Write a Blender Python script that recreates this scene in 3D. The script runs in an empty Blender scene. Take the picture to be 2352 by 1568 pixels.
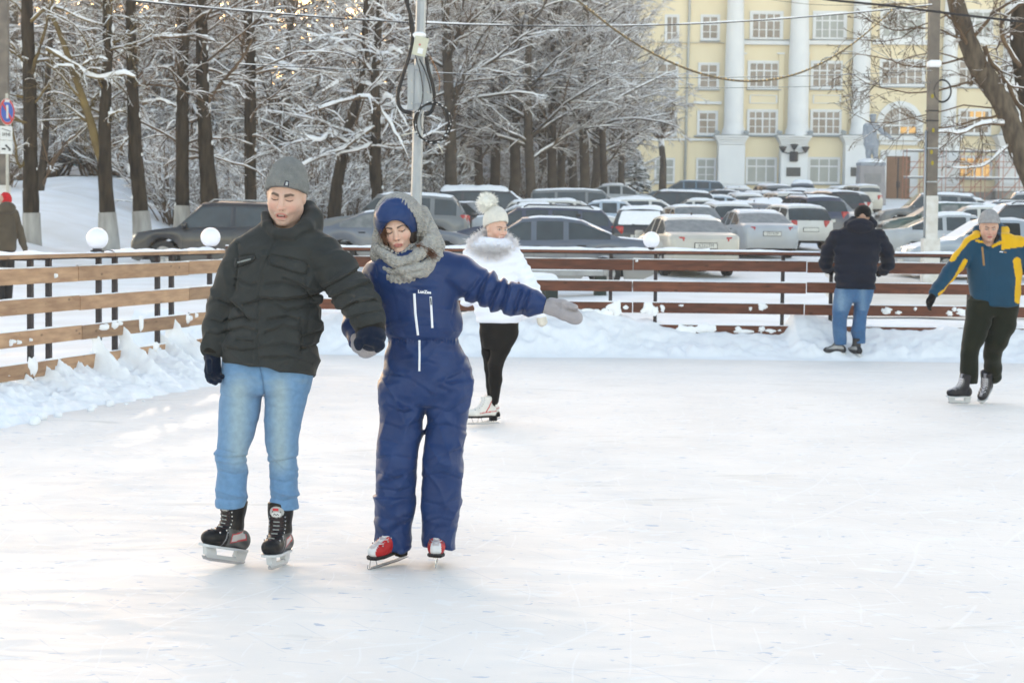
import bpy, math, random
import numpy as np
from mathutils import Matrix, Vector
random.seed(7); RNG = np.random.default_rng(7)
SC = bpy.context.scene
# ---------------------------------------------------------------- camera
F = 4400.0; PITCH = math.atan(265/F); ROLL = math.atan(0.011)
CAM = np.array([0.0, 0.0, 1.58])
_fw = np.array([0, math.cos(PITCH), -math.sin(PITCH)]); _u = np.array([0, math.sin(PITCH), math.cos(PITCH)]); _r = np.array([1.0, 0, 0])
RX = _r*math.cos(ROLL)+_u*math.sin(ROLL); UX = _u*math.cos(ROLL)-_r*math.sin(ROLL)
cd = bpy.data.cameras.new('camera'); co = bpy.data.objects.new('camera', cd); SC.collection.objects.link(co)
cd.sensor_width = 36; cd.lens = 36*F/2352; cd.clip_end = 2000; cd.clip_start = 0.1
co.matrix_world = Matrix([[RX[0], UX[0], -_fw[0], CAM[0]], [RX[1], UX[1], -_fw[1], CAM[1]], [RX[2], UX[2], -_fw[2], CAM[2]], [0, 0, 0, 1]])
cd.dof.use_dof = True; cd.dof.focus_distance = 8.8; cd.dof.aperture_fstop = 8.0
SC.camera = co
# ---------------------------------------------------------------- world and sun
SUN_EL = math.radians(9.0); SUN_AZ = math.radians(-11.0)     # azimuth from +Y towards +X
W = bpy.data.worlds.new("World"); SC.world = W; W.use_nodes = True
nt = W.node_tree; bg = nt.nodes['Background']; sk = nt.nodes.new('ShaderNodeTexSky')
sk.sky_type = 'NISHITA'; sk.sun_disc = False; sk.sun_elevation = SUN_EL; sk.sun_rotation = SUN_AZ
sk.air_density = 1.0; sk.dust_density = 0.8; sk.ozone_density = 1.0
wb = nt.nodes.new('ShaderNodeMixRGB'); wb.blend_type = 'MULTIPLY'; wb.inputs[0].default_value = 1; wb.inputs[2].default_value = (1.0, .815, .695, 1)   # neutral camera balance for a cold blue sky
nt.links.new(sk.outputs[0], wb.inputs[1]); nt.links.new(wb.outputs[0], bg.inputs[0]); bg.inputs[1].default_value = 0.15
sl = bpy.data.lights.new('sun', 'SUN'); sl.energy = 2.4; sl.angle = math.radians(1.0); sl.color = (1.0, 0.80, 0.58)
so = bpy.data.objects.new('sun', sl); SC.collection.objects.link(so)
sd = Vector((math.sin(SUN_AZ)*math.cos(SUN_EL), math.cos(SUN_AZ)*math.cos(SUN_EL), math.sin(SUN_EL)))
so.rotation_euler = sd.to_track_quat('Z', 'Y').to_euler()
SC.view_settings.view_transform = 'Standard'; SC.view_settings.look = 'None'
SC.view_settings.exposure = 2.6; SC.view_settings.gamma = 1; SC.view_settings.use_curve_mapping = False
SC.cycles.max_bounces = 6; SC.cycles.transparent_max_bounces = 8; SC.cycles.diffuse_bounces = 3
# ---------------------------------------------------------------- measuring helpers
def P(px, py, Y):
    d = RX*((px-1176)/F)+UX*((784-py)/F)+_fw
    return CAM+d*(Y/d[1])
def XY(px, Y):            # world x of picture column px at distance Y (level with the eye)
    return P(px, 519, Y)[0]
def sstep(a, b, x):
    t = np.clip((np.asarray(x, float)-a)/(b-a), 0, 1); return t*t*(3-2*t)
_gy = [-50, 25, 40, 47, 59, 85, 110, 163, 300]; _gz = [0, 0.03, .32, .42, .70, 1.5, 2.35, 4.2, 6.5]
def ground(x, y):
    x = np.asarray(x, float); y = np.asarray(y, float)
    z = np.interp(y, _gy, _gz)
    z = z+sstep(0, 1, (-5.6-0.1*(y-30)-x)/6)*sstep(36, 75, y)*1.9*(1-.6*sstep(90, 140, y))
    z = z+sstep(82, 105, y)*sstep(0, 1, (14+.06*(y-60)-x)/14)*0.7*(1-sstep(115, 150, y))
    return z
# ---------------------------------------------------------------- noise
def _h(ix, iy, iz):
    n = (ix*374761393+iy*668265263+iz*2147483647*0+iz*1274126177) & 0xffffffff
    n = ((n ^ (n >> 13))*1274126177) & 0xffffffff
    n = (n ^ (n >> 16)) & 0xffffff
    return n/float(0xffffff)*2-1
def vn(Q):
    Q = np.asarray(Q, float); i = np.floor(Q).astype(np.int64); f = Q-i; f = f*f*(3-2*f)
    o = 0
    for dx in (0, 1):
        wx = f[:, 0] if dx else 1-f[:, 0]
        for dy in (0, 1):
            wy = f[:, 1] if dy else 1-f[:, 1]
            for dz in (0, 1):
                wz = f[:, 2] if dz else 1-f[:, 2]
                o = o+wx*wy*wz*_h(i[:, 0]+dx, i[:, 1]+dy, i[:, 2]+dz)
    return o
def fbm(Q, n=3):
    o = 0; a = 1
    for k in range(n):
        o = o+a*vn(Q*(2**k)+k*17.3); a *= .5
    return o
def aniso(P_, axis, fa, fp, off=0):
    a = np.asarray(axis, float); a = a/np.linalg.norm(a)
    t = P_@a
    return P_*fp+np.outer(t, a)*(fa-fp)+off
def fold(P_, axis, fa, fp, off=0):           # creases: ridged stretched noise, 0..1
    n = vn(aniso(P_, axis, fa, fp, off)+.6*np.stack([vn(P_*5+off), vn(P_*5+off+9), vn(P_*5+off+19)], 1))
    return 1-np.abs(n)
# ---------------------------------------------------------------- signed distance shapes
def smin(a, b, k):
    h = np.clip(.5+.5*(b-a)/k, 0, 1); return b+(a-b)*h-k*h*(1-h)
def smax(a, b, k): return -smin(-a, -b, k)
def rc(P_, a, b, ra, rb):
    a = np.asarray(a, float); b = np.asarray(b, float); ab = b-a
    t = np.clip(((P_-a)@ab)/(ab@ab+1e-12), 0, 1)
    return np.linalg.norm(P_-a-t[:, None]*ab, axis=1)-(ra+(rb-ra)*t)
def ell(P_, c, r, R=None):
    q = P_-np.asarray(c, float)
    if R is not None: q = q@R            # R columns are local axes
    r = np.asarray(r, float)
    k0 = np.linalg.norm(q/r, axis=1); k1 = np.linalg.norm(q/(r*r), axis=1)+1e-9
    return k0*(k0-1)/k1
def rbox(P_, c, h, rad=.01, R=None):
    q = P_-np.asarray(c, float)
    if R is not None: q = q@R
    q = np.abs(q)-(np.asarray(h, float)-rad)
    return np.linalg.norm(np.maximum(q, 0), axis=1)+np.minimum(q.max(1), 0)-rad
def chain(P_, pts, rs, k=.03):
    d = None
    for i in range(len(pts)-1):
        e = rc(P_, pts[i], pts[i+1], rs[i], rs[i+1]); d = e if d is None else smin(d, e, k)
    return d
def loft(P_, S, p=2.0, capr=.01):
    """stack of superellipse sections (z, cx, cy, rx, ry)"""
    S = sorted(S); z = np.array([s[0] for s in S]); q = P_[:, 2]
    cx, cy, rx, ry = [np.interp(q, z, [s[i] for s in S]) for i in (1, 2, 3, 4)]
    u = np.abs((P_[:, 0]-cx)/rx); v = np.abs((P_[:, 1]-cy)/ry)
    k = (u**p+v**p)**(1/p)
    d = (k-1)*np.minimum(rx, ry)*.95
    dz = np.maximum(z[0]-q, q-z[-1])
    return smax(d, dz, capr)
def rotm(yaw=0, pitch=0, roll=0):
    """columns: local x, y, z. yaw about z, pitch about x (+ = nod down for a face looking -y), roll about y"""
    return np.array(Matrix.Rotation(yaw, 3, 'Z')@Matrix.Rotation(pitch, 3, 'X')@Matrix.Rotation(roll, 3, 'Y'))
# ---------------------------------------------------------------- surface nets
def surfnet(f, lo, hi, h, coarse=3, margin=1.7):
    lo = np.asarray(lo, float)-2*h; hi = np.asarray(hi, float)+2*h
    n = np.ceil((hi-lo)/h).astype(int)+1; C = coarse; n = ((n+C-1)//C)*C
    ax = [lo[i]+h*(np.arange(n[i]//C)+.5)*C-h*.5 for i in range(3)]
    g = np.stack(np.meshgrid(*ax, indexing='ij'), -1).reshape(-1, 3)
    dc = f(g).reshape([len(a) for a in ax])
    act = np.abs(dc) < margin*C*h
    full = np.repeat(np.repeat(np.repeat(dc, C, 0), C, 1), C, 2)
    am = np.repeat(np.repeat(np.repeat(act, C, 0), C, 1), C, 2)
    idx = np.argwhere(am)
    vals = np.empty(len(idx)); 
    for s in range(0, len(idx), 400000):
        vals[s:s+400000] = f(lo+idx[s:s+400000]*h)
    full[am] = vals; V = full
    sg = V < 0; N = V.shape
    m = tuple(s-1 for s in N)
    cnt = np.zeros(m); acc = np.zeros(m+(3,))
    for a in range(3):
        b, c = (a+1) % 3, (a+2) % 3
        s0 = [slice(None)]*3; s1 = [slice(None)]*3; s0[a] = slice(0, -1); s1[a] = slice(1, None)
        A = V[tuple(s0)]; B = V[tuple(s1)]; cr = (A < 0) != (B < 0)
        t = np.where(cr, A/(A-B+1e-30), 0)
        for ob in (0, 1):
            for oc in (0, 1):
                sl_ = [slice(None)]*3; sl_[b] = slice(ob, ob+m[b]); sl_[c] = slice(oc, oc+m[c])
                cc = cr[tuple(sl_)]; tt = t[tuple(sl_)]
                cnt += cc; acc[..., a] += tt*cc; acc[..., b] += ob*cc; acc[..., c] += oc*cc
    cell = cnt > 0; vid = -np.ones(m, int); vid[cell] = np.arange(cell.sum())
    ci = np.argwhere(cell); verts = lo+(ci+acc[cell]/cnt[cell][:, None])*h
    faces = []
    for a in range(3):
        b, c = (a+1) % 3, (a+2) % 3
        s0 = [slice(None)]*3; s1 = [slice(None)]*3; s0[a] = slice(0, -1); s1[a] = slice(1, None)
        A = sg[tuple(s0)]; B = sg[tuple(s1)]
        E = np.argwhere(A != B)
        E = E[(E[:, b] > 0) & (E[:, c] > 0) & (E[:, b] < N[b]-1) & (E[:, c] < N[c]-1)]
        if len(E) == 0: continue
        ins = A[tuple(E.T)]
        def cid(ob, oc):
            e = E.copy(); e[:, b] -= ob; e[:, c] -= oc; return vid[tuple(e.T)]
        q = np.stack([cid(1, 1), cid(0, 1), cid(0, 0), cid(1, 0)], 1)
        q[~ins] = q[~ins][:, ::-1]
        faces.append(q)
    fc = np.concatenate(faces); fc = fc[(fc >= 0).all(1)]
    return verts, fc
# ---------------------------------------------------------------- mesh and object helpers
def mesh_np(name, v, f, smooth=True, col=None, mi=None):
    v = np.asarray(v, np.float32)
    me = bpy.data.meshes.new(name)
    if isinstance(f, np.ndarray):
        k = f.shape[1]; nf = len(f)
        me.vertices.add(len(v)); me.vertices.foreach_set('co', v.ravel())
        me.loops.add(nf*k); me.loops.foreach_set('vertex_index', f.astype(np.int32).ravel())
        me.polygons.add(nf); me.polygons.foreach_set('loop_start', np.arange(0, nf*k, k, dtype=np.int32))
        try: me.polygons.foreach_set('loop_total', np.full(nf, k, np.int32))
        except Exception: pass
        if mi is not None: me.polygons.foreach_set('material_index', np.asarray(mi, np.int32))
        me.update(calc_edges=True); me.validate()
    else:
        me.from_pydata([tuple(map(float, p)) for p in v], [], [tuple(int(i) for i in q) for q in f])
        if mi is not None: me.polygons.foreach_set('material_index', np.asarray(mi, np.int32))
        me.update()
    if len(me.polygons): me.polygons.foreach_set('use_smooth', np.full(len(me.polygons), smooth))
    if col is not None and len(me.vertices) == len(col):
        ca = me.color_attributes.new('Col', 'FLOAT_COLOR', 'POINT')
        c = np.ones((len(col), 4), np.float32); c[:, :3] = col
        ca.data.foreach_set('color', c.ravel())
    return me
def obj(name, me, mat=None, parent=None, loc=None):
    o = bpy.data.objects.new(name, me); SC.collection.objects.link(o)
    for m in (mat if isinstance(mat, (list, tuple)) else [mat] if mat else []): me.materials.append(m)
    if parent is not None: o.parent = parent
    if loc is not None: o.location = tuple(map(float, loc))
    return o
def tag(o, label=None, cat=None, group=None, kind=None):
    if label: o['label'] = label
    if cat: o['category'] = cat
    if group: o['group'] = group
    if kind: o['kind'] = kind
    return o
def empty(name, loc=(0, 0, 0), rz=0):
    o = bpy.data.objects.new(name, None); SC.collection.objects.link(o); o.location = tuple(map(float, loc)); o.rotation_euler = (0, 0, rz)
    o.empty_display_size = .2; return o
def copy_tree(o, parent=None):
    c = o.copy(); SC.collection.objects.link(c); c.parent = parent
    for ch in list(o.children): copy_tree(ch, c)
    return c
class MB:
    def __init__(s): s.v = []; s.f = []; s.n = 0
    def add(s, v, f):
        v = np.asarray(v, float); s.v.append(v); s.f += [tuple(int(i)+s.n for i in q) for q in f]; s.n += len(v); return s
    def box(s, c, h, R=None, bev=0):
        c = np.asarray(c, float); h = np.asarray(h, float)
        if bev > 0:
            pts = []
            for sx in (-1, 1):
                for sy in (-1, 1):
                    for sz in (-1, 1):
                        for a in range(3):
                            q = h-bev; q[a] = h[a]; pts.append(np.array([sx, sy, sz])*q)
            pts = np.array(pts)
            import bmesh
            bm = bmesh.new()
            for p in pts: bm.verts.new(p)
            bmesh.ops.convex_hull(bm, input=bm.verts)
            bm.verts.index_update()
            vv = np.array([list(x.co) for x in bm.verts]); ff = [[x.index for x in fc.verts] for fc in bm.faces]; bm.free()
        else:
            vv = np.array([[x, y, z] for x in (-1, 1) for y in (-1, 1) for z in (-1, 1)])*h
            ff = [(0, 1, 3, 2), (4, 6, 7, 5), (0, 4, 5, 1), (2, 3, 7, 6), (0, 2, 6, 4), (1, 5, 7, 3)]
        if R is not None: vv = vv@np.asarray(R).T
        return s.add(vv+c, ff)
    def tube(s, pts, rs, n=8, cap=True):
        v, f = tube(pts, rs, n, cap); return s.add(v, f)
    def build(s, name, mat, parent=None, smooth=False, loc=None, off=None):
        v = np.concatenate(s.v)
        if off is not None: v = v-np.asarray(off)
        return obj(name, mesh_np(name, v, s.f, smooth), mat, parent, loc)
def tube(pts, rs, n=8, cap=True):
    pts = np.asarray(pts, float); k = len(pts); rs = np.broadcast_to(np.asarray(rs, float), (k,))
    t = np.gradient(pts, axis=0); t /= np.linalg.norm(t, axis=1)[:, None]+1e-12
    ref = np.array([0, 0, 1.0]) if abs(t[:, 2]).mean() < .85 else np.array([1.0, 0, 0])
    a = np.cross(t, ref); a /= np.linalg.norm(a, axis=1)[:, None]+1e-12; b = np.cross(t, a)
    th = np.arange(n)*2*math.pi/n
    v = pts[:, None]+rs[:, None, None]*(a[:, None]*np.cos(th)[None, :, None]+b[:, None]*np.sin(th)[None, :, None])
    v = v.reshape(-1, 3); f = []
    for i in range(k-1):
        for j in range(n):
            j2 = (j+1) % n; f.append((i*n+j, i*n+j2, (i+1)*n+j2, (i+1)*n+j))
    if cap: f.append(tuple(range(n))[::-1]); f.append(tuple((k-1)*n+j for j in range(n)))
    return v, f
def twigs(pts, rs, n=3):
    """many tubes at once: pts (B,K,3), rs (B,K) -> one vertex and face array"""
    B, K, _ = pts.shape
    t = np.gradient(pts, axis=1); t /= np.linalg.norm(t, axis=2)[..., None]+1e-12
    ref = np.where(np.abs(t[..., 2:3]) < .9, np.array([0, 0, 1.0]), np.array([1.0, 0, 0]))
    a = np.cross(t, ref); a /= np.linalg.norm(a, axis=2)[..., None]+1e-12; b = np.cross(t, a)
    th = np.arange(n)*2*math.pi/n+math.pi/2
    v = pts[:, :, None]+rs[:, :, None, None]*(a[:, :, None]*np.cos(th)[:, None]+b[:, :, None]*np.sin(th)[:, None])
    base = (np.arange(B)*K*n)[:, None, None]
    i = np.arange(K-1)[None, :, None]*n; j = np.arange(n)[None, None, :]; j2 = (j+1) % n
    f = np.stack([base+i+j, base+i+j2, base+i+n+j2, base+i+n+j], -1).reshape(-1, 4)
    return v.reshape(-1, 3), f
def lathe(prof, n=24, c=(0, 0, 0)):
    th = np.arange(n)*2*math.pi/n; v = []; f = []
    for r, z in prof: v += [(c[0]+r*math.cos(t), c[1]+r*math.sin(t), c[2]+z) for t in th]
    for i in range(len(prof)-1):
        for j in range(n): f.append((i*n+j, i*n+(j+1) % n, (i+1)*n+(j+1) % n, (i+1)*n+j))
    return np.array(v), f
# ---------------------------------------------------------------- materials
MATS = {}
def mat(name, c, rough=.7, crinkle=0, cscale=9, cstretch=(1, 1, 1), **kw):
    new = name not in MATS; m = _mat(name, c, rough, **kw)
    if crinkle and new:
        t = m.node_tree; N = t.nodes; L = t.links; b = N['Principled BSDF']; tc = N.new('ShaderNodeTexCoord'); mp = N.new('ShaderNodeMapping'); mp.inputs['Scale'].default_value = cstretch; L.new(tc.outputs['Object'], mp.inputs[0])
        n = N.new('ShaderNodeTexNoise'); n.noise_type = 'RIDGED_MULTIFRACTAL'; n.inputs['Scale'].default_value = cscale; n.inputs['Detail'].default_value = 2.5; n.inputs['Roughness'].default_value = .55; n.inputs['Distortion'].default_value = .4; L.new(mp.outputs[0], n.inputs[0])
        bp = N.new('ShaderNodeBump'); bp.inputs['Strength'].default_value = min(1, crinkle); bp.inputs['Distance'].default_value = .035; L.new(n.outputs['Fac'], bp.inputs['Height'])
        if b.inputs['Normal'].links: L.new(b.inputs['Normal'].links[0].from_socket, bp.inputs['Normal'])
        L.new(bp.outputs[0], b.inputs['Normal'])
    return m
def _mat(name, c, rough=.7, var=.15, scale=8, bump=0, bscale=60, c2=None, metal=0, spec=.3, sheen=0, coat=0, attr=False, sss=0, stretch=None, alpha=None):
    if name in MATS: return MATS[name]
    m = bpy.data.materials.new(name); m.use_nodes = True; t = m.node_tree; N = t.nodes; L = t.links
    b = N['Principled BSDF']; b.inputs['Roughness'].default_value = rough; b.inputs['Metallic'].default_value = metal
    b.inputs['Specular IOR Level'].default_value = spec
    if sheen: b.inputs['Sheen Weight'].default_value = min(sheen, .12); b.inputs['Sheen Roughness'].default_value = .5
    if coat: b.inputs['Coat Weight'].default_value = coat
    if sss: b.inputs['Subsurface Weight'].default_value = sss; b.inputs['Subsurface Radius'].default_value = (.02, .008, .004); b.inputs['Subsurface Scale'].default_value = .3
    tc = N.new('ShaderNodeTexCoord'); mp = N.new('ShaderNodeMapping'); L.new(tc.outputs['Object'], mp.inputs[0])
    if stretch: mp.inputs['Scale'].default_value = stretch
    n1 = N.new('ShaderNodeTexNoise'); n1.inputs['Scale'].default_value = scale; n1.inputs['Detail'].default_value = 5; L.new(mp.outputs[0], n1.inputs[0])
    rp = N.new('ShaderNodeValToRGB'); L.new(n1.outputs['Fac'], rp.inputs[0])
    rp.color_ramp.elements[0].position = .32; rp.color_ramp.elements[1].position = .68
    if attr:
        rp.color_ramp.elements[0].color = (1-var, 1-var, 1-var, 1); rp.color_ramp.elements[1].color = (1, 1, 1, 1)
        at = N.new('ShaderNodeAttribute'); at.attribute_name = 'Col'
        mx = N.new('ShaderNodeMixRGB'); mx.blend_type = 'MULTIPLY'; mx.inputs[0].default_value = 1
        L.new(at.outputs['Color'], mx.inputs[1]); L.new(rp.outputs[0], mx.inputs[2]); L.new(mx.outputs[0], b.inputs['Base Color'])
    else:
        ca = c2 if c2 else tuple(x*(1-var) for x in c); 
        cb = c if c2 else tuple(min(1, x*(1+var*.6)) for x in c)
        rp.color_ramp.elements[0].color = (*ca, 1); rp.color_ramp.elements[1].color = (*cb, 1)
        L.new(rp.outputs[0], b.inputs['Base Color'])
    if bump:
        n2 = N.new('ShaderNodeTexNoise'); n2.inputs['Scale'].default_value = bscale; n2.inputs['Detail'].default_value = 4; L.new(mp.outputs[0], n2.inputs[0])
        bp = N.new('ShaderNodeBump'); bp.inputs['Strength'].default_value = min(1, bump); bp.inputs['Distance'].default_value = .01; L.new(n2.outputs['Fac'], bp.inputs['Height']); L.new(bp.outputs[0], b.inputs['Normal'])
    if alpha is not None: b.inputs['Alpha'].default_value = alpha
    MATS[name] = m; return m
def snowy(name, bark, c2, thr=.15, rough=.9, var_scale=3):
    """bark below, snow lying on whatever faces up"""
    if name in MATS: return MATS[name]
    m = mat(name, bark, rough, c2=c2, scale=var_scale, bump=.6, bscale=25, spec=.1); t = m.node_tree; N = t.nodes; L = t.links
    b = N['Principled BSDF']; src = b.inputs['Base Color'].links[0].from_socket
    g = N.new('ShaderNodeNewGeometry'); sp = N.new('ShaderNodeSeparateXYZ'); L.new(g.outputs['Normal'], sp.inputs[0])
    nz = N.new('ShaderNodeTexNoise'); nz.inputs['Scale'].default_value = 4; tc = N.new('ShaderNodeTexCoord'); L.new(tc.outputs['Object'], nz.inputs[0])
    ad = N.new('ShaderNodeMath'); ad.operation = 'MULTIPLY_ADD'; L.new(nz.outputs['Fac'], ad.inputs[0]); ad.inputs[1].default_value = 1.1; L.new(sp.outputs['Z'], ad.inputs[2])
    r = N.new('ShaderNodeMapRange'); r.inputs['From Min'].default_value = thr+.5; r.inputs['From Max'].default_value = thr+.66; L.new(ad.outputs[0], r.inputs[0])
    mx = N.new('ShaderNodeMixRGB'); L.new(r.outputs[0], mx.inputs[0]); L.new(src, mx.inputs[1]); mx.inputs[2].default_value = (.84, .85, .88, 1)
    L.new(mx.outputs[0], b.inputs['Base Color'])
    return m
def vary(m, lo=.8, hi=1.15, knots=0):
    t = m.node_tree; N = t.nodes; L = t.links; b = N['Principled BSDF']; src = b.inputs['Base Color'].links[0].from_socket
    oi = N.new('ShaderNodeObjectInfo'); mr = N.new('ShaderNodeMapRange'); mr.inputs['To Min'].default_value = lo; mr.inputs['To Max'].default_value = hi; L.new(oi.outputs['Random'], mr.inputs[0])
    mx = N.new('ShaderNodeVectorMath'); mx.operation = 'SCALE'; L.new(src, mx.inputs[0]); L.new(mr.outputs[0], mx.inputs['Scale']); out = mx.outputs[0]
    if knots:
        tc = N.new('ShaderNodeTexCoord'); mp = N.new('ShaderNodeMapping'); mp.inputs['Scale'].default_value = (1, 1, 2.2); L.new(tc.outputs['Object'], mp.inputs[0]); v = N.new('ShaderNodeTexVoronoi'); v.inputs['Scale'].default_value = knots; L.new(mp.outputs[0], v.inputs[0])
        r = N.new('ShaderNodeMapRange'); r.inputs['From Min'].default_value = .06; r.inputs['From Max'].default_value = .16; r.inputs['To Min'].default_value = .45; L.new(v.outputs['Distance'], r.inputs[0]); m2 = N.new('ShaderNodeVectorMath'); m2.operation = 'SCALE'; L.new(out, m2.inputs[0]); L.new(r.outputs[0], m2.inputs['Scale']); out = m2.outputs[0]
    L.new(out, b.inputs['Base Color'])
SNOW = mat('snow', (.80, .82, .86), .65, var=.05, scale=3, bump=.35, bscale=18, spec=.2, sss=0)
SNOWF = mat('fresh_snow', (.84, .85, .88), .7, var=.03, scale=10, bump=.3, bscale=40, spec=.15)
# ================================================================ ground, ice, snow
def ice_mat():
    m = bpy.data.materials.new('ice'); m.use_nodes = True; t = m.node_tree; N = t.nodes; L = t.links; b = N['Principled BSDF']
    tc = N.new('ShaderNodeTexCoord')
    def noise(sc, det, st=(1, 1, 1), rot=0, dist=0):
        mp = N.new('ShaderNodeMapping'); mp.inputs['Scale'].default_value = st; mp.inputs['Rotation'].default_value = (0, 0, rot); L.new(tc.outputs['Object'], mp.inputs[0])
        n = N.new('ShaderNodeTexNoise'); n.inputs['Scale'].default_value = sc; n.inputs['Detail'].default_value = det; n.inputs['Distortion'].default_value = dist; L.new(mp.outputs[0], n.inputs[0]); return n.outputs['Fac']
    def ramp(s, p0, p1, c0=(0, 0, 0), c1=(1, 1, 1)):
        r = N.new('ShaderNodeValToRGB'); r.color_ramp.elements[0].position = p0; r.color_ramp.elements[1].position = p1
        r.color_ramp.elements[0].color = (*c0, 1); r.color_ramp.elements[1].color = (*c1, 1); L.new(s, r.inputs[0]); return r.outputs[0]
    def mix(f, a, c):
        x = N.new('ShaderNodeMixRGB'); 
        if isinstance(f, float): x.inputs[0].default_value = f
        else: L.new(f, x.inputs[0])
        L.new(a, x.inputs[1])
        if isinstance(c, tuple): x.inputs[2].default_value = (*c, 1)
        else: L.new(c, x.inputs[2])
        return x.outputs[0]
    base = ramp(noise(.9, 6), .35, .65, (.745, .715, .685), (.805, .775, .742))
    c = mix(ramp(noise(6, 9, (.8, 1.4, 1), .3, 1.5), .60, .66), base, (.80, .79, .775))       # frosty patches
    c = mix(ramp(noise(13, 9, (.8, 1.5, 1), -.15, .8), .645, .69), c, (.50, .54, .62))       # wet bluish flecks
    c = mix(ramp(noise(1.6, 5, (.4, 1.2, 1), .9, 1.5), .64, .72), c, (.68, .655, .62))
    # skate scratches: thin lines from warped wave textures
    for k, (sc, rot, w, d) in enumerate(((1.6, .4, .985, 5), (2.1, 1.9, .988, 6), (1.2, 1.1, .986, 7), (2.6, 2.6, .988, 4), (3.3, .05, .986, 5))):
        mp = N.new('ShaderNodeMapping'); mp.inputs['Rotation'].default_value = (0, 0, rot); mp.inputs['Location'].default_value = (k*3.1, k*1.7, 0); L.new(tc.outputs['Object'], mp.inputs[0])
        wv = N.new('ShaderNodeTexWave'); wv.inputs['Scale'].default_value = sc*.5; wv.inputs['Distortion'].default_value = d; wv.inputs['Detail'].default_value = 1; wv.inputs['Detail Scale'].default_value = .5; L.new(mp.outputs[0], wv.inputs[0])
        s = ramp(wv.outputs['Fac'], w+.008, .9995)
        gate = ramp(noise(1.3+.3*k, 2, (1, 1, 1), k), .5, .56)
        ml = N.new('ShaderNodeMath'); ml.operation = 'MULTIPLY'; L.new(s, ml.inputs[0]); L.new(gate, ml.inputs[1])
        m2 = N.new('ShaderNodeMath'); m2.operation = 'MULTIPLY'; L.new(ml.outputs[0], m2.inputs[0]); m2.inputs[1].default_value = .5
        c = mix(m2.outputs[0], c, (.58, .60, .64) if k % 2 else (.84, .83, .82))
    L.new(c, b.inputs['Base Color'])
    L.new(ramp(noise(5, 8, (.5, 1.6, 1), .3, 1.2), .45, .62, (.6, .6, .6), (.85, .85, .85)), b.inputs['Roughness'])
    b.inputs['Specular IOR Level'].default_value = .12
    bp = N.new('ShaderNodeBump'); bp.inputs['Strength'].default_value = .22; bp.inputs['Distance'].default_value = .01
    L.new(noise(22, 9, (.8, 1.3, 1), .2, .3), bp.inputs['Height']); L.new(bp.outputs[0], b.inputs['Normal'])
    return m
def sheet(name, x0, x1, y0, y1, nx, ny, zf, m, warp=None):
    xs = np.linspace(x0, x1, nx); ys = np.linspace(y0, y1, ny)
    if warp is not None: ys = y0+(y1-y0)*np.linspace(0, 1, ny)**warp
    X, Y = np.meshgrid(xs, ys, indexing='ij'); v = np.stack([X.ravel(), Y.ravel(), zf(X.ravel(), Y.ravel())], 1)
    i, j = np.meshgrid(np.arange(nx-1), np.arange(ny-1), indexing='ij'); a = (i*ny+j).ravel()
    f = np.stack([a, a+ny, a+ny+1, a+1], 1)
    return obj(name, mesh_np(name, v, f), m)
FA = np.array([XY(-60, 15.6), 15.6]); FB = np.array([XY(503, 20.6), 20.6])   # left fence line, near end to corner
FY0, FY1 = 24.2, 23.9                                                        # back fence depth at left and right
ICE = ice_mat()
tag(sheet('ice', -40, 40, -30, 25.6, 60, 60, lambda x, y: 0*x, ICE), kind='structure')
SNOWG = mat('packed_snow', (.80, .81, .83), .75, c2=(.70, .69, .68), scale=.8, bump=.5, bscale=3, spec=.15)
def lotz(x, y):
    q = np.stack([x*.5, y*.25, 0*x], 1); z = ground(x, y)+.06*fbm(q, 3)*sstep(25.5, 30, y)
    z = z+.06*sstep(24.6, 25.4, y)-.02
    # ploughed hummocks at the foot of the trees on the left
    z = z+sstep(-8, -12, x)*sstep(36, 44, y)*.22*fbm(np.stack([x*.45, y*.2, 0*x+3], 1), 3)
    return z
tag(sheet('snowy_ground', -130, 130, 24.6, 420, 260, 420, lotz, SNOWG, 1.8), kind='structure')
tag(sheet('snowfield', -160, 160, -200, -29.9, 40, 30, lambda x, y: .03+0*x, SNOWG), kind='structure')  # unseen snow ground behind the camera, added for its bounce light
for sx in (-1, 1): tag(sheet('snowfield', min(sx*39.9, sx*160), max(sx*39.9, sx*160), -30, 26, 30, 20, lambda x, y: .03+0*x, SNOWG), kind='structure')
# strip of snowy ground outside the left fence
def outl(x, y):
    lx = FA[0]+(FB[0]-FA[0])*(y-FA[1])/(FB[1]-FA[1])
    return .05+.05*fbm(np.stack([x*1.2, y*.8, 0*x], 1), 3)-.2*sstep(-.05, .12, x-lx)+.0*y
tag(sheet('snowy_verge', -39.5, FA[0]+1.9, -6, 24.65, 150, 190, outl, SNOWG), kind='structure')
# wheel tracks and brown slush on the lane of the car park
LANE = mat('trodden_snow', (.74, .70, .65), .8, c2=(.56, .51, .44), scale=.5, bump=.8, bscale=4, spec=.1)
def lanez(x, y): return lotz(x, y)+.02+.0*x
xs = np.linspace(-1, 1, 24); ys = np.linspace(31, 120, 160)
v = []
for y in ys:
    a = XY(np.interp(y, [31, 45, 60, 120], [1905, 1900, 1925, 2000]), y); b = XY(np.interp(y, [31, 45, 60, 120], [2420, 2110, 2075, 2090]), y)
    for t in xs:
        x = a+(b-a)*(t+1)/2+.3*math.sin(y*.7+t*3)*.3; v.append((x, y, 0))
v = np.array(v); v[:, 2] = lanez(v[:, 0], v[:, 1])-.03*sstep(.9, 1, np.abs(np.tile(xs, len(ys))))
i, j = np.meshgrid(np.arange(len(ys)-1), np.arange(23), indexing='ij'); a = (i*24+j).ravel()
tag(obj('lane', mesh_np('lane', v, np.stack([a, a+1, a+25, a+24], 1)), LANE), kind='structure')
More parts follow.
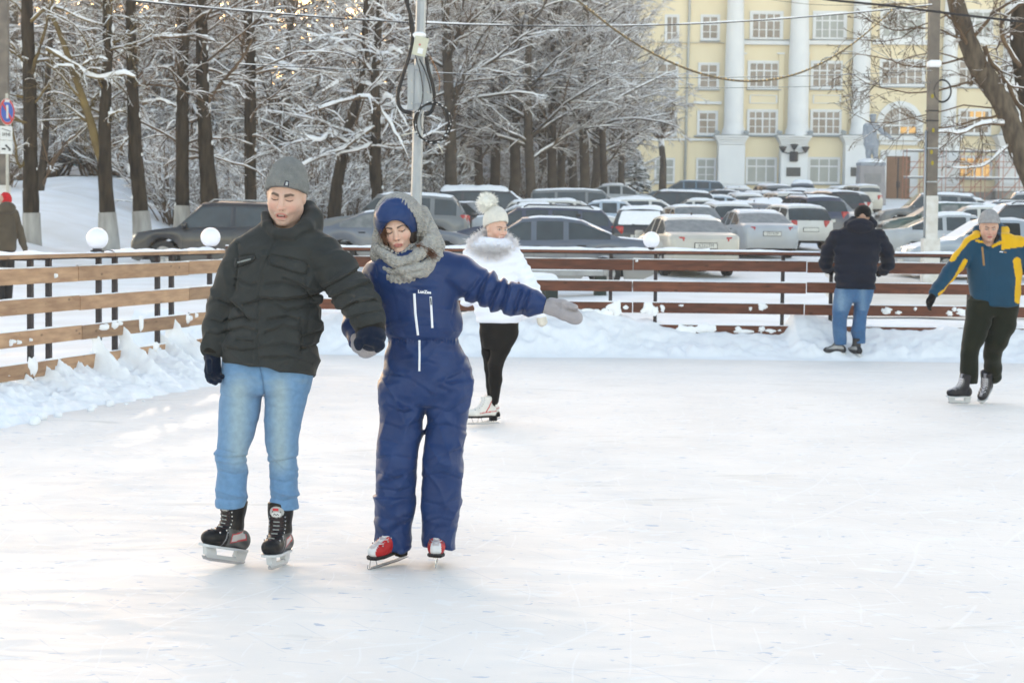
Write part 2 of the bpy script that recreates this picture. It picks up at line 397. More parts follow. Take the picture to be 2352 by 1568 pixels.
# ---------------------------------------------------------------- snow banks
def bank_back():
    nx, ny = 900, 46; xs = np.linspace(XY(300, 24), XY(2750, 24), nx); u = np.linspace(0, 1, ny)
    X, U = np.meshgrid(xs, u, indexing='ij'); X = X.ravel(); U = U.ravel()
    px = 1176+X/24*F
    fy = FY0+(FY1-FY0)*(px-500)/1900
    depth = .95+.10*vn(np.stack([X*.7, 0*X, 0*X+4], 1))
    Y = fy-depth+U*(depth+.28)
    # crest height along the fence, read from where boards show
    H = np.interp(px, [300, 700, 760, 1050, 1230, 1330, 1380, 1480, 1530, 1640, 1690, 1790, 1800, 1822, 1850, 1905, 1950, 2050, 2200, 2350, 2700],
                      [.45, .44, .43, .47, .50, .56, .50, .42, .36, .33, .30, .27, .30, .50, .52, .50, .36, .38, .36, .36, .4])
    n = fbm(np.stack([X*2.2, Y*2.2, 0*X], 1), 4); n2 = fbm(np.stack([X*9, Y*9, 0*X], 1), 3)
    prof = sstep(0, .9, U)**.8
    drop = sstep(.93, 1.0, U)*.35
    Z = H*prof+n*.05*sstep(.0, .5, U)+n2*.022*sstep(.02, .25, U)*(1-.4*U)-drop*H
    Z = Z+.05*np.abs(fbm(np.stack([X*4, Y*3, 0*X+7], 1), 3))*sstep(0, .2, U)*(1-sstep(.3, .5, U))
    Z = np.where(U < .02, -.01, Z)
    i, j = np.meshgrid(np.arange(nx-1), np.arange(ny-1), indexing='ij'); a = (i*ny+j).ravel()
    tag(obj('snowbank', mesh_np('snowbank', np.stack([X, Y, Z], 1), np.stack([a, a+ny, a+ny+1, a+1], 1)), SNOW),
        'long smooth snow bank heaped against the brown back fence of the rink', 'snow bank')
bank_back()
def bank_left():
    d = FB-FA; Ln = np.linalg.norm(d); t = d/Ln; nrm = np.array([t[1], -t[0]])      # towards the rink
    rng = np.random.default_rng(5); L_ = []
    k = 0; s = -.5
    peaks = {.35: .25, .78: .32, 1.25: .2, 1.75: .38, 2.15: .62, 2.72: .70, 3.3: .42, 3.9: .75, 4.3: .5, 4.9: .60, 5.25: .62, 5.6: .4}
    while s < Ln+.2:
        h = .14+.26*rng.random()
        for p_, hh in peaks.items():
            h = max(h, hh*.78*math.exp(-((s-p_)/.10)**2))
        L_.append((s, .06+.16*rng.random(), h, .065+.06*rng.random(), rng.uniform(-.5, .5))); s += .06+.11*rng.random()
    for q in range(40): L_.append((rng.uniform(-.3, Ln), rng.uniform(.35, .65), .08+.08*rng.random(), .08+.06*rng.random(), 0))
    org = np.array([FA[0], FA[1], 0.0]); T = np.array([t[0], t[1], 0]); Nn = np.array([nrm[0], nrm[1], 0]); Z = np.array([0, 0, 1.0])
    def crest(x):
        z = 0*x; q = np.stack([x, z, z], 1); c = .20+.10*vn(q*1.3)+.10*(1-np.abs(vn(q*3.1+4)))**3+.11*(1-np.abs(vn(q*7.3+9)))**4+.03*vn(q*17)
        for p_, hh in peaks.items(): c = np.maximum(c, hh*.80*np.exp(-(np.abs(x-p_)/(.07+.05*hh))**1.6)+.0)
        return c
    def f(Q):                      # local coords: s along, w toward rink, z
        w = Q[:, 1]; z = Q[:, 2]; x = Q[:, 0]
        wb = .80+.14*vn(np.stack([x*1.5, 0*w, 0*w], 1))+.05*vn(np.stack([x*6, 0*w, 0*w], 1)); u = np.clip(w/wb, 0, 1.3)
        c = crest(x+.16*w+.03*vn(Q*6)); top = c*np.clip(1-u, 0, 1)**1.25+.05*(1-sstep(.7, 1.05, u))-.05*sstep(.9, 1.15, u)+.03*fbm(np.stack([x*5, w*5, 0*w], 1), 3)*(1-sstep(.9, 1.1, u))
        dd = (z-top)*.62; dd = smax(dd, -(w+.04+.05*vn(Q*7)), .03)
        for (s_, w_, r_) in chunks:
            near = np.abs(x-s_) < r_+.1
            if near.any(): dd[near] = smin(dd[near], ell(Q[near], (s_, w_, r_*.35), (r_, r_*.9, r_*.8)), .03)
        return dd-.013*vn(Q*14)-.010*vn(Q*31)*sstep(0, .08, z)
    chunks = [(rng.uniform(-2, Ln), rng.uniform(.45, .85), rng.uniform(.02, .07)) for _ in range(26)]
    v, fc = surfnet(f, (-2.2, -.12, -.08), (Ln+.3, 1.05, .85), .018)
    wv = org+v[:, :1]*T+v[:, 1:2]*Nn+v[:, 2:3]*Z
    o = obj('snowbank', mesh_np('snowbank', wv-org, fc), SNOW, loc=org)
    tag(o, 'lumpy shovelled snow bank with tall spikes against the pale left fence', 'snow bank')
bank_left()
# ---------------------------------------------------------------- fences
WOODP = mat('pine_board', (.44, .28, .17), .65, c2=(.28, .165, .10), scale=3.5, bump=.3, bscale=30, spec=.25, stretch=(1, 1, 6))
WOODB = mat('brown_stained_board', (.145, .052, .030), .6, c2=(.075, .028, .018), scale=4, bump=.3, bscale=30, spec=.3, stretch=(1, 1, 6))
vary(WOODP, .72, 1.2, 4.5); vary(WOODB, .75, 1.3, 4.0)
IRON = mat('dark_iron', (.035, .03, .035), .6, var=.3, scale=20)
def oriented(a, b):
    t = np.array([b[0]-a[0], b[1]-a[1], 0]); L_ = np.linalg.norm(t); t /= L_
    R = np.stack([t, np.array([-t[1], t[0], 0]), np.array([0, 0, 1.0])], 1); return R, L_
def snowstrip(a, b, z, wid, th, seed, gaps=0.0):
    """bumpy line of snow lying on a board edge, from a to b (xy)"""
    R, L_ = oriented(a, b); n = max(8, int(L_/.05)); s = np.linspace(0, L_, n); m = 7
    u = np.linspace(-1, 1, m); S, U = np.meshgrid(s, u, indexing='ij')
    nn = fbm(np.stack([S.ravel()*3, 0*S.ravel()+seed, U.ravel()*.6], 1), 3).reshape(S.shape)
    h = th*(.75+.75*nn)*np.sqrt(np.clip(1-U*U, 0, 1)); h = np.clip(h, -.002, None)
    if gaps: h = np.where(nn < gaps-1, -.002, h)
    v = np.stack([S.ravel(), (U*wid*.5).ravel(), (h+.001).ravel()], 1)@R.T+np.array([a[0], a[1], z])
    i, j = np.meshgrid(np.arange(n-1), np.arange(m-1), indexing='ij'); q = (i*m+j).ravel()
    return v, [tuple(x) for x in np.stack([q, q+m, q+m+1, q+1], 1)]
def board(mb, a, b, zc, hz, th, sag=0):
    R, L_ = oriented(a, b); mb.box(((a[0]+b[0])/2, (a[1]+b[1])/2, zc), (L_/2-.002, th/2, hz/2), R, bev=.004)
def nails(a, b, zc, hz, side):
    return None
def fence(name, A, B, base, wood, cutlist, posts, label, side, seed, zoff=0, brackets=False):
    """boards run from A to B; cutlist per course = fractions where boards butt; posts = fractions"""
    A = np.array(A, float); B = np.array(B, float); R, L_ = oriented(A, B); nv = R[:, 1]*side
    root = empty(name, (A[0], A[1], 0)); tag(root, label, 'fence'); off = (A[0], A[1], 0)
    pt = lambda f_, o=0: A+(B-A)*f_+nv[:2]*o
    courses = [(1.11, .135), (.845, .13), (.575, .13), (.30, .13)]
    rng = np.random.default_rng(seed)
    for ci, (zc, hz) in enumerate(courses):
        cuts = [0]+cutlist[ci]+[1]
        for a_, b_ in zip(cuts[:-1], cuts[1:]):
            mb = MB(); g = .004/L_; dz = rng.uniform(-.006, .006); board(mb, pt(a_+g, .035), pt(b_-g, .035), zc+zoff+dz, hz, .025)
            o = mb.build('board', wood, root, off=off); 
            s = MB(); s.add(*snowstrip(pt(a_, .035), pt(b_, .035), zc+zoff+dz+hz/2, .032, .013, seed+ci*3+a_*50, gaps=.45)); s.build('snow_strip', SNOWF, o, True, off=off)
    cuts = [0]+cutlist[4]+[1]
    for a_, b_ in zip(cuts[:-1], cuts[1:]):
        mb = MB(); R_, l_ = oriented(pt(a_), pt(b_)); c = (pt(a_)+pt(b_))/2
        mb.box((c[0], c[1], 1.272+zoff), (l_/2-.003, .075, .017), R_, bev=.004); o = mb.build('cap_rail', wood, root, off=off)
        s = MB(); s.add(*snowstrip(pt(a_), pt(b_), 1.289+zoff, .145, .030, seed+a_*31)); s.build('snow_strip', SNOWF, o, True, off=off)
    for f_ in posts:
        mb = MB(); p = pt(f_, 0); mb.box((p[0], p[1], .62+zoff*.5), (.022, .022, .632+zoff*.5), R)
        if brackets: q = pt(f_, -.06); mb.box((q[0], q[1], 1.243+zoff), (.02, .085, .009), R)
        mb.build('post', IRON, root, off=off)
    mb = MB(); c = pt(.5); mb.box((c[0], c[1], 1.247+zoff), (L_/2, .016, .006), R); mb.build('under_rail', IRON, root, off=off)
    return root
def fr(pxs, A, B):      # picture columns -> fractions along the fence line
    o = []
    for px in pxs:
        k = (px-1176)/F; # X = k*Y
        t = (k*A[1]-A[0])/((B[0]-A[0])-k*(B[1]-A[1])); o.append(float(t))
    return o
LF = fence('wooden_fence', FA, FB, 0, WOODP,
      [fr([168, 423], FA, FB), fr([172, 424, 645/2], FA, FB)[:2], fr([176, 425], FA, FB), fr([130, 400], FA, FB), fr([247, 415], FA, FB)],
      fr([-30, 68, 110, 225, 262, 360, 392, 480], FA, FB), 'unpainted pine board fence running along the left side of the ice', -1, 3, brackets=True)
FC = (XY(520, FY0), FY0); FD = (XY(2800, FY1), FY1)
pb = fr([560, 700, 790, 1000, 1106, 1401, 1504, 1796, 1907, 2224, 2330, 2650], FC, FD)
BF = fence('wooden_fence', FC, FD, 0, WOODB,
      [fr([795, 1452, 1850, 2600], FC, FD), fr([795, 1451, 1850, 2600], FC, FD), fr([795, 1452, 1846, 2600], FC, FD), fr([795, 1452, 1812, 2600], FC, FD), fr([760, 1627, 1850, 2600], FC, FD)],
      pb, 'dark brown stained board fence along the far side of the ice', -1, 11)
# snow thrown onto the boards
def splats(A, B, items, root):
    R, L_ = oriented(A, B); off = tuple(root.location)
    for (px, z, w, h) in items:
        mb = MB()
        t = fr([px], A, B)[0]; p = np.array(A)+(np.array(B)-np.array(A))*t
        n = 18; th = np.arange(n)*2*math.pi/n; rr = 1+.5*vn(np.stack([np.cos(th)*1.9+px, np.sin(th)*1.9, 0*th+z*9], 1))
        nv = -R[:, 1]; c = np.array([p[0], p[1], z])+nv*.049
        ring = c+np.outer(np.cos(th)*rr*w/2, R[:, 0])+np.outer(np.sin(th)*rr*h/2, R[:, 2])
        mid = c+nv*.025+np.outer(np.cos(th)*rr*w/3, R[:, 0])+np.outer(np.sin(th)*rr*h/3, R[:, 2])
        v = np.concatenate([ring, mid, [c+nv*.03]]); f = [(j, (j+1) % n, n+(j+1) % n, n+j) for j in range(n)]+[(n+j, n+(j+1) % n, 2*n) for j in range(n)]
        mb.add(v, f); mb.build('snow_clump', SNOWF, root, True, off=off)
its = [(1413, .57, .20, .19), (1437, .575, .07, .05), (1488, .57, .18, .18), (1503, .53, .10, .12), (1521, .57, .06, .1), (1564, .61, .06, .03), (1722, .58, .05, .05), (1750, .61, .10, .08), (1747, .58, .06, .05),
       (1695, .31, .12, .09), (1711, .29, .2, .05), (1748, .32, .08, .08), (1770, .30, .12, .05), (1790, .31, .04, .03), (1620, .33, .26, .12), (1575, .30, .3, .14),
       (1460, 1.16, .04, .03), (2025, .58, .05, .04), (2038, .57, .12, .11), (2060, .55, .08, .05), (2100, .60, .04, .04), (2190, .6, .07, .05), (2207, .57, .16, .09), (2222, .54, .2, .05), (2180, .55, .08, .07)]
for x_ in range(1250, 1400, 20): its.append((x_, .50-.0003*(1400-x_), .20, .12))
splats(FC, FD, its, BF)
its = [(15, .56, .05, .03), (28, .55, .06, .04), (8, .55, .03, .06), (54, .56, .02, .03), (225, .60, .20, .06), (250, .61, .12, .07), (262, .62, .06, .05), (310, .60, .06, .18), (113, 1.10, .03, .04), (545, .6, .03, .03),
       (418, .59, .05, .10), (425, .60, .03, .06), (438, .62, .04, .05), (500, .6, .03, .02), (60, .33, .12, .2), (300, .33, .1, .1), (345, .35, .1, .12), (375, .33, .12, .12)]
splats(FA, FB, its, LF)
# ================================================================ cars
GLASS = mat('car_glass', (.035, .045, .05), .12, var=.3, scale=3, spec=.6)
GLASSF = mat('frosted_glass', (.22, .23, .23), .45, c2=(.13, .14, .15), scale=6, spec=.4)
TYRE = mat('tyre', (.03, .03, .03), .85, var=.4, scale=20)
RIM = mat('wheel_rim', (.42, .42, .43), .4, var=.3, scale=9, metal=.4)
TRIM = mat('black_trim', (.02, .02, .02), .55, var=.3)
CHROME = mat('chrome', (.6, .6, .6), .25, metal=.9, var=.1)
REDL = mat('red_lamp_glass', (.42, .02, .015), .25, var=.3, scale=20, spec=.6)
WHTL = mat('clear_lamp_glass', (.62, .62, .60), .2, var=.3, scale=20, spec=.7)
PLATE = mat('plate_white', (.62, .61, .57), .5, var=.2, scale=30)
INK = mat('dark_ink', (.03, .03, .035), .6)
def paint(name, c, dirt=(.34, .32, .29)):
    if name in MATS: return MATS[name]
    m = mat(name, c, .32, c2=tuple(x*.85 for x in c), scale=2, coat=.35, spec=.45); t = m.node_tree; N = t.nodes; L = t.links; b = N['Principled BSDF']
    src = b.inputs['Base Color'].links[0].from_socket
    tc = N.new('ShaderNodeTexCoord'); sp = N.new('ShaderNodeSeparateXYZ'); L.new(tc.outputs['Object'], sp.inputs[0])
    n = N.new('ShaderNodeTexNoise'); n.inputs['Scale'].default_value = 3; n.inputs['Detail'].default_value = 6; L.new(tc.outputs['Object'], n.inputs[0])
    a = N.new('ShaderNodeMath'); a.operation = 'MULTIPLY_ADD'; L.new(n.outputs['Fac'], a.inputs[0]); a.inputs[1].default_value = .5; L.new(sp.outputs['Z'], a.inputs[2])
    r = N.new('ShaderNodeMapRange'); r.inputs['From Min'].default_value = .55; r.inputs['From Max'].default_value = 1.05; r.inputs['To Min'].default_value = .75; r.inputs['To Max'].default_value = .05; L.new(a.outputs[0], r.inputs[0])
    mx = N.new('ShaderNodeMixRGB'); L.new(r.outputs[0], mx.inputs[0]); L.new(src, mx.inputs[1]); mx.inputs[2].default_value = (*dirt, 1); L.new(mx.outputs[0], b.inputs['Base Color'])
    r2 = N.new('ShaderNodeMapRange'); r2.inputs['From Min'].default_value = .55; r2.inputs['From Max'].default_value = 1.05; r2.inputs['To Min'].default_value = .75; r2.inputs['To Max'].default_value = .3; L.new(a.outputs[0], r2.inputs[0]); L.new(r2.outputs[0], b.inputs['Roughness'])
    return m
# type: length, width, height, wheel radius, wheelbase, profile points as (x fraction from rear, z fraction of height)
CT = {
 'sedan': dict(L=4.5, W=1.74, H=1.45, wr=.31, wb=2.62, belt=[(0, .60), (.03, .67), (.2, .68), (.5, .645), (.72, .64), (.86, .60), (.96, .52), (1, .42)],
               roof=[(.0, .60), (.03, .675), (.155, .71), (.33, .955), (.42, .995), (.52, 1.0), (.60, .975), (.755, .655), (.86, .605), (.96, .525), (1, .42)], cab=(.16, .335, .575, .75), pil=[.40, .545], pw=.012, side=(.20, .71)),
 'hatch': dict(L=4.0, W=1.70, H=1.50, wr=.30, wb=2.5, belt=[(0, .50), (.02, .62), (.3, .64), (.7, .62), (.86, .58), (.96, .50), (1, .40)],
               roof=[(.0, .50), (.015, .63), (.075, .86), (.12, .955), (.3, .995), (.5, 1.0), (.60, .97), (.79, .64), (.88, .585), (.96, .51), (1, .40)], cab=(.018, .11, .57, .785), pil=[.27, .50], pw=.014, side=(.09, .74)),
 'wagon': dict(L=4.7, W=1.76, H=1.52, wr=.32, wb=2.7, belt=[(0, .52), (.02, .62), (.3, .64), (.7, .63), (.86, .58), (.96, .51), (1, .40)],
               roof=[(.0, .52), (.012, .63), (.06, .86), (.09, .95), (.25, .985), (.5, 1.0), (.60, .975), (.765, .645), (.88, .59), (.96, .51), (1, .40)], cab=(.015, .085, .58, .76), pil=[.22, .40, .56], pw=.012, side=(.05, .72)),
 'suv': dict(L=4.4, W=1.84, H=1.70, wr=.36, wb=2.65, belt=[(0, .52), (.02, .60), (.3, .615), (.72, .60), (.86, .575), (.96, .53), (1, .40)],
               roof=[(.0, .50), (.015, .62), (.07, .87), (.10, .95), (.25, .985), (.5, 1.0), (.60, .98), (.735, .625), (.86, .585), (.965, .53), (1, .38)], cab=(.018, .09, .585, .73), pil=[.23, .42], pw=.015, side=(.07, .70)),
 'van': dict(L=4.8, W=1.86, H=1.90, wr=.34, wb=2.9, belt=[(0, .45), (.02, .54), (.3, .56), (.75, .55), (.88, .48), (.97, .40), (1, .32)],
               roof=[(.0, .48), (.01, .60), (.03, .88), (.05, .96), (.25, .99), (.5, 1.0), (.66, .97), (.87, .52), (.93, .45), (.975, .39), (1, .32)], cab=(.012, .045, .655, .86), pil=[.25, .52, .70], pw=.012, side=(.04, .80)),
}
def car(kind, px, d, heading, color, label, snow=1.0, pxr=False, group=None, tint=GLASS, wind=None, plate=True, scale=1.0, dz=0, rails=False, roofc=None, light='red', snow_hood=0.0, text=None, cat='car', snow_rear=0):
    """heading in degrees from +X (0 = nose to the right, 180 = nose to the left, 90 = away)"""
    T = CT[kind]; L_ = T['L']*scale; Wd = T['W']*scale; H = T['H']*scale; wr = T['wr']*scale; wb = T['wb']*scale
    x0 = XY(px, d); rz = math.radians(heading)
    gx = float(ground(x0, d))
    root = empty('parked_car', (x0, d, gx+.02+dz), rz); tag(root, label, cat, group or 'cars parked in the snowy car park')
    key = np.array(sorted(set([0, .004, .012, .025, .05, .5, .975, .99, 1]+[a for a, _ in T['roof']]+[a for a, _ in T['belt']]+list(T['cab'])+list(T['side'])+[p+s*T['pw'] for p in T['pil'] for s in (-1, 1)])))
    wx = [(.5*L_-wb/2-.06*L_*(1 if kind != 'sedan' else -.6))/L_+0.0, 0]
    rearw = (L_-wb)/2*1.05/L_; frontw = rearw+wb/L_
    arch = [(c+math.cos(t)*(wr*1.17)/L_) for c in (rearw, frontw) for t in np.linspace(0, math.pi, 9)]
    xs = np.array(sorted(set(np.round(np.concatenate([key, arch, np.linspace(.05, .95, 20)]), 4))))
    xs = xs[np.concatenate([[True], np.diff(xs) > .0025])]
    bx, bz = zip(*T['belt']); rx, rzf = zip(*T['roof'])
    zb = np.interp(xs, bx, bz)*H; zr = np.maximum(np.interp(xs, rx, rzf)*H, zb+.012)
    e0 = np.clip(xs/.10, 0, 1); e1 = np.clip((1-xs)/.14, 0, 1)
    w = Wd/2*(.86+.14*np.sqrt(1-(1-e0)**2))*(.80+.20*np.sqrt(1-(1-e1)**2))
    zl = np.full(len(xs), .20*scale)
    zl = zl+.10*(1-np.clip(xs/.05, 0, 1))+.06*(1-np.clip((1-xs)/.05, 0, 1))
    for c in (rearw, frontw):
        dd = (xs-c)*L_; m = np.abs(dd) < wr*1.17-1e-6
        zl = np.where(m, np.maximum(zl, wr+np.sqrt(np.clip((wr*1.17)**2-dd**2, 0, None))), zl)
    gh = np.clip((zr-zb)/(H-H*.62), 0, 1)
    wt = w*(.94-.20*gh)
    X = (xs-.5)*L_; n = len(xs); rows = []
    mid = zb-zl
    rows.append((w*.93, zl)); rows.append((w*.985, zl+.22*mid)); rows.append((w*1.0, zl+.62*mid)); rows.append((w*.99, zb-.05*H*.5)); rows.append((w*.955, zb))
    for k in (.07, .5, .90): rows.append((w*.95+(wt-w*.95)*k, zb+(zr-.035*H*gh-zb)*k))
    rows.append((wt, zr-.035*H*gh)); rows.append((wt*.86, zr-.008*H*gh)); rows.append((wt*.45, zr+.006*H*gh)); rows.append((wt*0, zr+.012*H*gh))
    R_ = len(rows); V = []
    for (yy, zz) in rows: V.append(np.stack([X, -yy, zz], 1))
    for (yy, zz) in rows[-2::-1]: V.append(np.stack([X, yy, zz], 1))
    M = len(V); V = np.concatenate(V)
    def cabx(a, b): return (xs[:-1] >= a-1e-6) & (xs[1:] <= b+1e-6)
    c0, c1, c2, c3 = T['cab']; s0, s1 = T['side']
    sidew = cabx(s0, s1)
    for p in T['pil']: sidew &= ~cabx(p-T['pw'], p+T['pw'])
    rearg = cabx(c0, c1-.01); frontg = cabx(c2+.012, c3-.012)
    body = []; gl = {'side': [], 'rear': [], 'front': []}
    hood = (zr-zb) < .08*H
    for j in range(M-1):
        jj = j if j < R_-1 else M-2-j
        for i in range(n-1):
            q = (j*n+i, j*n+i+1, (j+1)*n+i+1, (j+1)*n+i)
            tall = (zr[i]-zb[i] > .07*H) and (zr[i+1]-zb[i+1] > .07*H)
            if jj in (5, 6) and sidew[i] and tall: gl['side'].append(q)
            elif jj >= 8 and rearg[i]: gl['rear'].append(q)
            elif jj >= 8 and frontg[i]: gl['front'].append(q)
            else: body.append(q)
    body.append(tuple(j*n for j in range(M))); body.append(tuple(j*n+n-1 for j in range(M))[::-1])
    obj('body', mesh_np('body', V, body), color, root)
    def sub(name, F_, m, inset=.008):
        if not F_: return
        ids = sorted({i for q in F_ for i in q}); mp = {a: b for b, a in enumerate(ids)}
        v = V[ids].copy(); v[:, 1] *= (1-inset); v[:, 2] -= inset*.3; v[:, 0] *= (1-inset*.1)
        obj(name, mesh_np(name, v, [tuple(mp[i] for i in q) for q in F_], False), m, root)
    for sgn in (0, 1):
        sub('side_window', [q for q in gl['side'] if (q[0]//n < R_) == (sgn == 0)], tint)
    sub('rear_window', gl['rear'], wind or tint); sub('windscreen', gl['front'], wind or tint)
    mb = MB(); mb.box((0, 0, .30*scale+.08), (L_*.44, Wd*.40, .14)); mb.build('underbody', TRIM, root)
    for c in (rearw, frontw):
        for sy in (-1, 1):
            x = (c-.5)*L_; mb = MB(); y = sy*(Wd/2-.11)
            pr = [(wr*.62, -.10), (wr*.93, -.10), (wr, -.06), (wr, .06), (wr*.93, .10), (wr*.62, .10)]
            v, f = lathe(pr, 20); v = v[:, [0, 2, 1]]+np.array([x, y, wr]); mb.add(v, f); t = mb.build('wheel', TYRE, root, True)
            mb = MB(); v, f = lathe([(0.001, .085), (wr*.16, .085), (wr*.2, .06), (wr*.62, .07), (wr*.64, .03)], 20); v[:, 2] *= sy; mb.add(v[:, [0, 2, 1]]+np.array([x, y, wr]), f)
            for k in range(7):
                a = k*2*math.pi/7; mb.tube([(x+math.cos(a)*wr*.15, y+sy*.085, wr+math.sin(a)*wr*.15), (x+math.cos(a)*wr*.6, y+sy*.08, wr+math.sin(a)*wr*.6)], [.035*scale, .022*scale], 4)
            mb.build('rim', RIM, t)
    zq = lambda f_: float(np.interp(f_, xs, zb))
    for sy in (-1, 1):
        mb = MB(); yw = Wd/2*.97
        mb.box((T['cab'][3]*L_-L_/2-.18, sy*(yw+.09), zq(T['cab'][3])+.09), (.06, .10, .065), bev=.025); mb.build('wing_mirror', color if color != TRIM else TRIM, root, True)
        for p in ([.60, .40] if kind != 'van' else [.70, .5]):
            mb = MB(); mb.box(((p-.5)*L_-.32, sy*(Wd/2*.985), zq(p)-.09), (.09, .02, .016), bev=.008); mb.build('door_handle', TRIM if snow < 2 else color, root)
        # lamps
        zt = (.60 if kind in ('sedan',) else .56)*H; hgt = .062*H if kind == 'sedan' else .12*H
        mb = MB(); Rz = rotm(-sy*.35); mb.box((-L_/2+.125, sy*(Wd*.5-.235), zt), (.09, .17, hgt*.68), Rz, bev=.03); mb.build('tail_light', REDL, root, True)
        if light == 'mixed':
            mb = MB(); mb.box((-L_/2+.10, sy*(Wd*.5-.30), zt), (.085, .08, hgt*.45), Rz, bev=.02); mb.build('reversing_light', WHTL, root, True)
        Rz = rotm(sy*.5); mb = MB(); mb.box((L_/2-.16, sy*(Wd*.5-.27), .455*H), (.09, .20, .055*H), Rz, bev=.03); mb.build('headlight', WHTL, root, True)
        mb = MB(); mb.box((-L_/2+.05, sy*(Wd*.5-.32), .27*H), (.03, .09, .018), bev=.008); mb.build('reflector', REDL, root)
        # door seams
        for p in T['pil'][:2]+[T['cab'][3]-.03]:
            if abs(p-.5) < .35: 
                mb = MB(); zz = zq(p); mb.box(((p-.5)*L_, sy*Wd/2*.9935, zz*.62), (.004, .006, zz*.30)); mb.build('door_seam', TRIM, root)
    for sx, nm in ((-1, 'rear_bumper'), (1, 'front_bumper')):
        mb = MB(); mb.box((sx*(L_/2-.06), 0, .26*H), (.05, Wd*.36, .05*H), bev=.03); mb.build(nm, TRIM, root, True)
    if kind not in ('sedan',) or True:
        mb = MB(); mb.box((L_/2-.03, 0, .40*H), (.035, Wd*.25, .04*H), bev=.015); mb.build('grille', TRIM, root)
    if plate:
        for sx in (-1, 1):
            mb = MB(); zz = (.50 if kind == 'sedan' else .44)*H if sx < 0 else .28*H; mb.box((sx*(L_/2+.012), 0, zz), (.012, .26, .056)); o = mb.build('number_plate', PLATE, root)
            if sx < 0:
                if text:
                    cu = bpy.data.curves.new('t', 'FONT'); cu.body = text; cu.size = .105; cu.align_x = 'CENTER'; cu.align_y = 'CENTER'; cu.resolution_u = 2
                    to = bpy.data.objects.new('tmp', cu); SC.collection.objects.link(to); dg = bpy.context.evaluated_depsgraph_get(); me = bpy.data.meshes.new_from_object(to.evaluated_get(dg)); bpy.data.objects.remove(to)
                    me.transform(Matrix(((0, 0, -1, -L_/2-.026), (-1, 0, 0, 0), (0, 1, 0, zz), (0, 0, 0, 1)))); obj('plate_lettering', me, INK, o)
                mb = MB(); mb.box((sx*(L_/2+.004), 0, zz), (.012, .28, .072), bev=.01); mb.build('plate_frame', TRIM, o)
    if kind == 'hatch' or kind == 'suv' or kind == 'wagon':
        mb = MB(); mb.tube([(-L_/2+.05, 0, H*.64), (-L_/2+.11, .22, H*.68)], .012, 5); mb.build('rear_wiper', TRIM, root)
    if kind == 'sedan': mb = MB(); mb.box((-L_*.16, 0, H*1.0+.03), (.05, .012, .03), bev=.01); mb.build('roof_aerial', TRIM, root)
    if rails:
        for sy in (-1, 1):
            mb = MB(); a, b_ = .14, .56; pts = [((a-.5)*L_, sy*Wd*.345, H*.96), ((a+.03-.5)*L_, sy*Wd*.345, H*1.015), ((b_-.03-.5)*L_, sy*Wd*.345, H*1.03), ((b_-.5)*L_, sy*Wd*.345, H*.985)]
            mb.tube(pts, .02, 6); mb.build('roof_rail', TRIM if rails == 1 else RIM, root, True)
    # snow lying on the roof, boot, bonnet
    def cap(a, b, th, seed, wk=1.0):
        ids = [i for i in range(n) if a-1e-6 <= xs[i] <= b+1e-6]
        if len(ids) < 3: return
        xx = np.linspace(xs[ids[0]], xs[ids[-1]], 26); Ux = np.linspace(-1, 1, 13); G, U = np.meshgrid(xx, Ux, indexing='ij'); G = G.ravel(); U = U.ravel()
        zz = np.interp(G, xs, zr); ww = np.interp(G, xs, wt)*wk; ghh = np.interp(G, xs, gh)
        s = np.linspace(0, 1, 26); edge = np.minimum(1, np.minimum(s, 1-s)/.12); ed = np.sqrt(np.repeat(1-(1-edge)**2, 13))*np.sqrt(np.clip(1-np.abs(U)**5, 0, 1))
        nn = fbm(np.stack([G*L_*2+seed, U*2, 0*U+seed], 1), 3)
        z0 = zz-.035*H*ghh*np.clip((np.abs(U)-.80)/.2, 0, 1)**1.5+.008
        Z = z0+th*(1+.55*nn)*ed-(1-ed)*.02
        v = np.stack([(G-.5)*L_, U*ww*.99, Z], 1); i, j = np.meshgrid(np.arange(25), np.arange(12), indexing='ij'); q = (i*13+j).ravel()
        obj('snow_cap', mesh_np('snow_cap', v, np.stack([q, q+13, q+14, q+1], 1)), SNOWF, root)
    if snow > 0: cap(T['cab'][1]-.01, T['cab'][2]+.01, .05*snow, d)
    if snow_hood > 0: cap(T['cab'][3]+.01, .965, .05*snow_hood, d+3, .95); cap(T['cab'][2]+.01, T['cab'][3]-.005, .04*snow_hood, d+6, .92)
    if snow_rear > 0:
        cap(T['cab'][0]+.004, T['cab'][1], .03*snow_rear, d+9, .93)
        if kind == 'sedan': cap(.03, T['cab'][0], .035*snow_rear, d+11, .9)
    return root
pW = paint('paint_white', (.62, .61, .58)); pBe = paint('paint_cream', (.55, .52, .46)); pSi = paint('paint_silver', (.42, .45, .49)); pSiB = paint('paint_pale_blue', (.42, .50, .60))
pGy = paint('paint_grey_blue', (.085, .105, .145)); pG2 = paint('paint_slate', (.13, .15, .19)); pBk = paint('paint_black', (.018, .018, .022), (.12, .11, .10)); pNv = paint('paint_navy', (.02, .03, .07))
pGr = paint('paint_green', (.035, .075, .065)); pG3 = paint('paint_grey', (.16, .17, .18)); pBu = paint('paint_blue', (.08, .15, .22))
car('suv', 514, 47, 180, pBk, 'black off-road car behind the skater in the grey beanie', 0, rails=2, wind=GLASS, snow_rear=0, scale=.97)
car('sedan', 905, 50, 0, pG2, 'slate grey-blue saloon parked side-on between the two front skaters', .35, tint=GLASSF)
car('sedan', 1248, 39.6, 180, pGy, 'dark grey-blue saloon side-on beyond the girl in white', .22, light='mixed', snow_rear=.5)
car('suv', 905, 60, 178, pG3, 'grey off-road car with red and white tail lamp behind the metal pole', .8, scale=1.06, light='mixed', tint=GLASS)
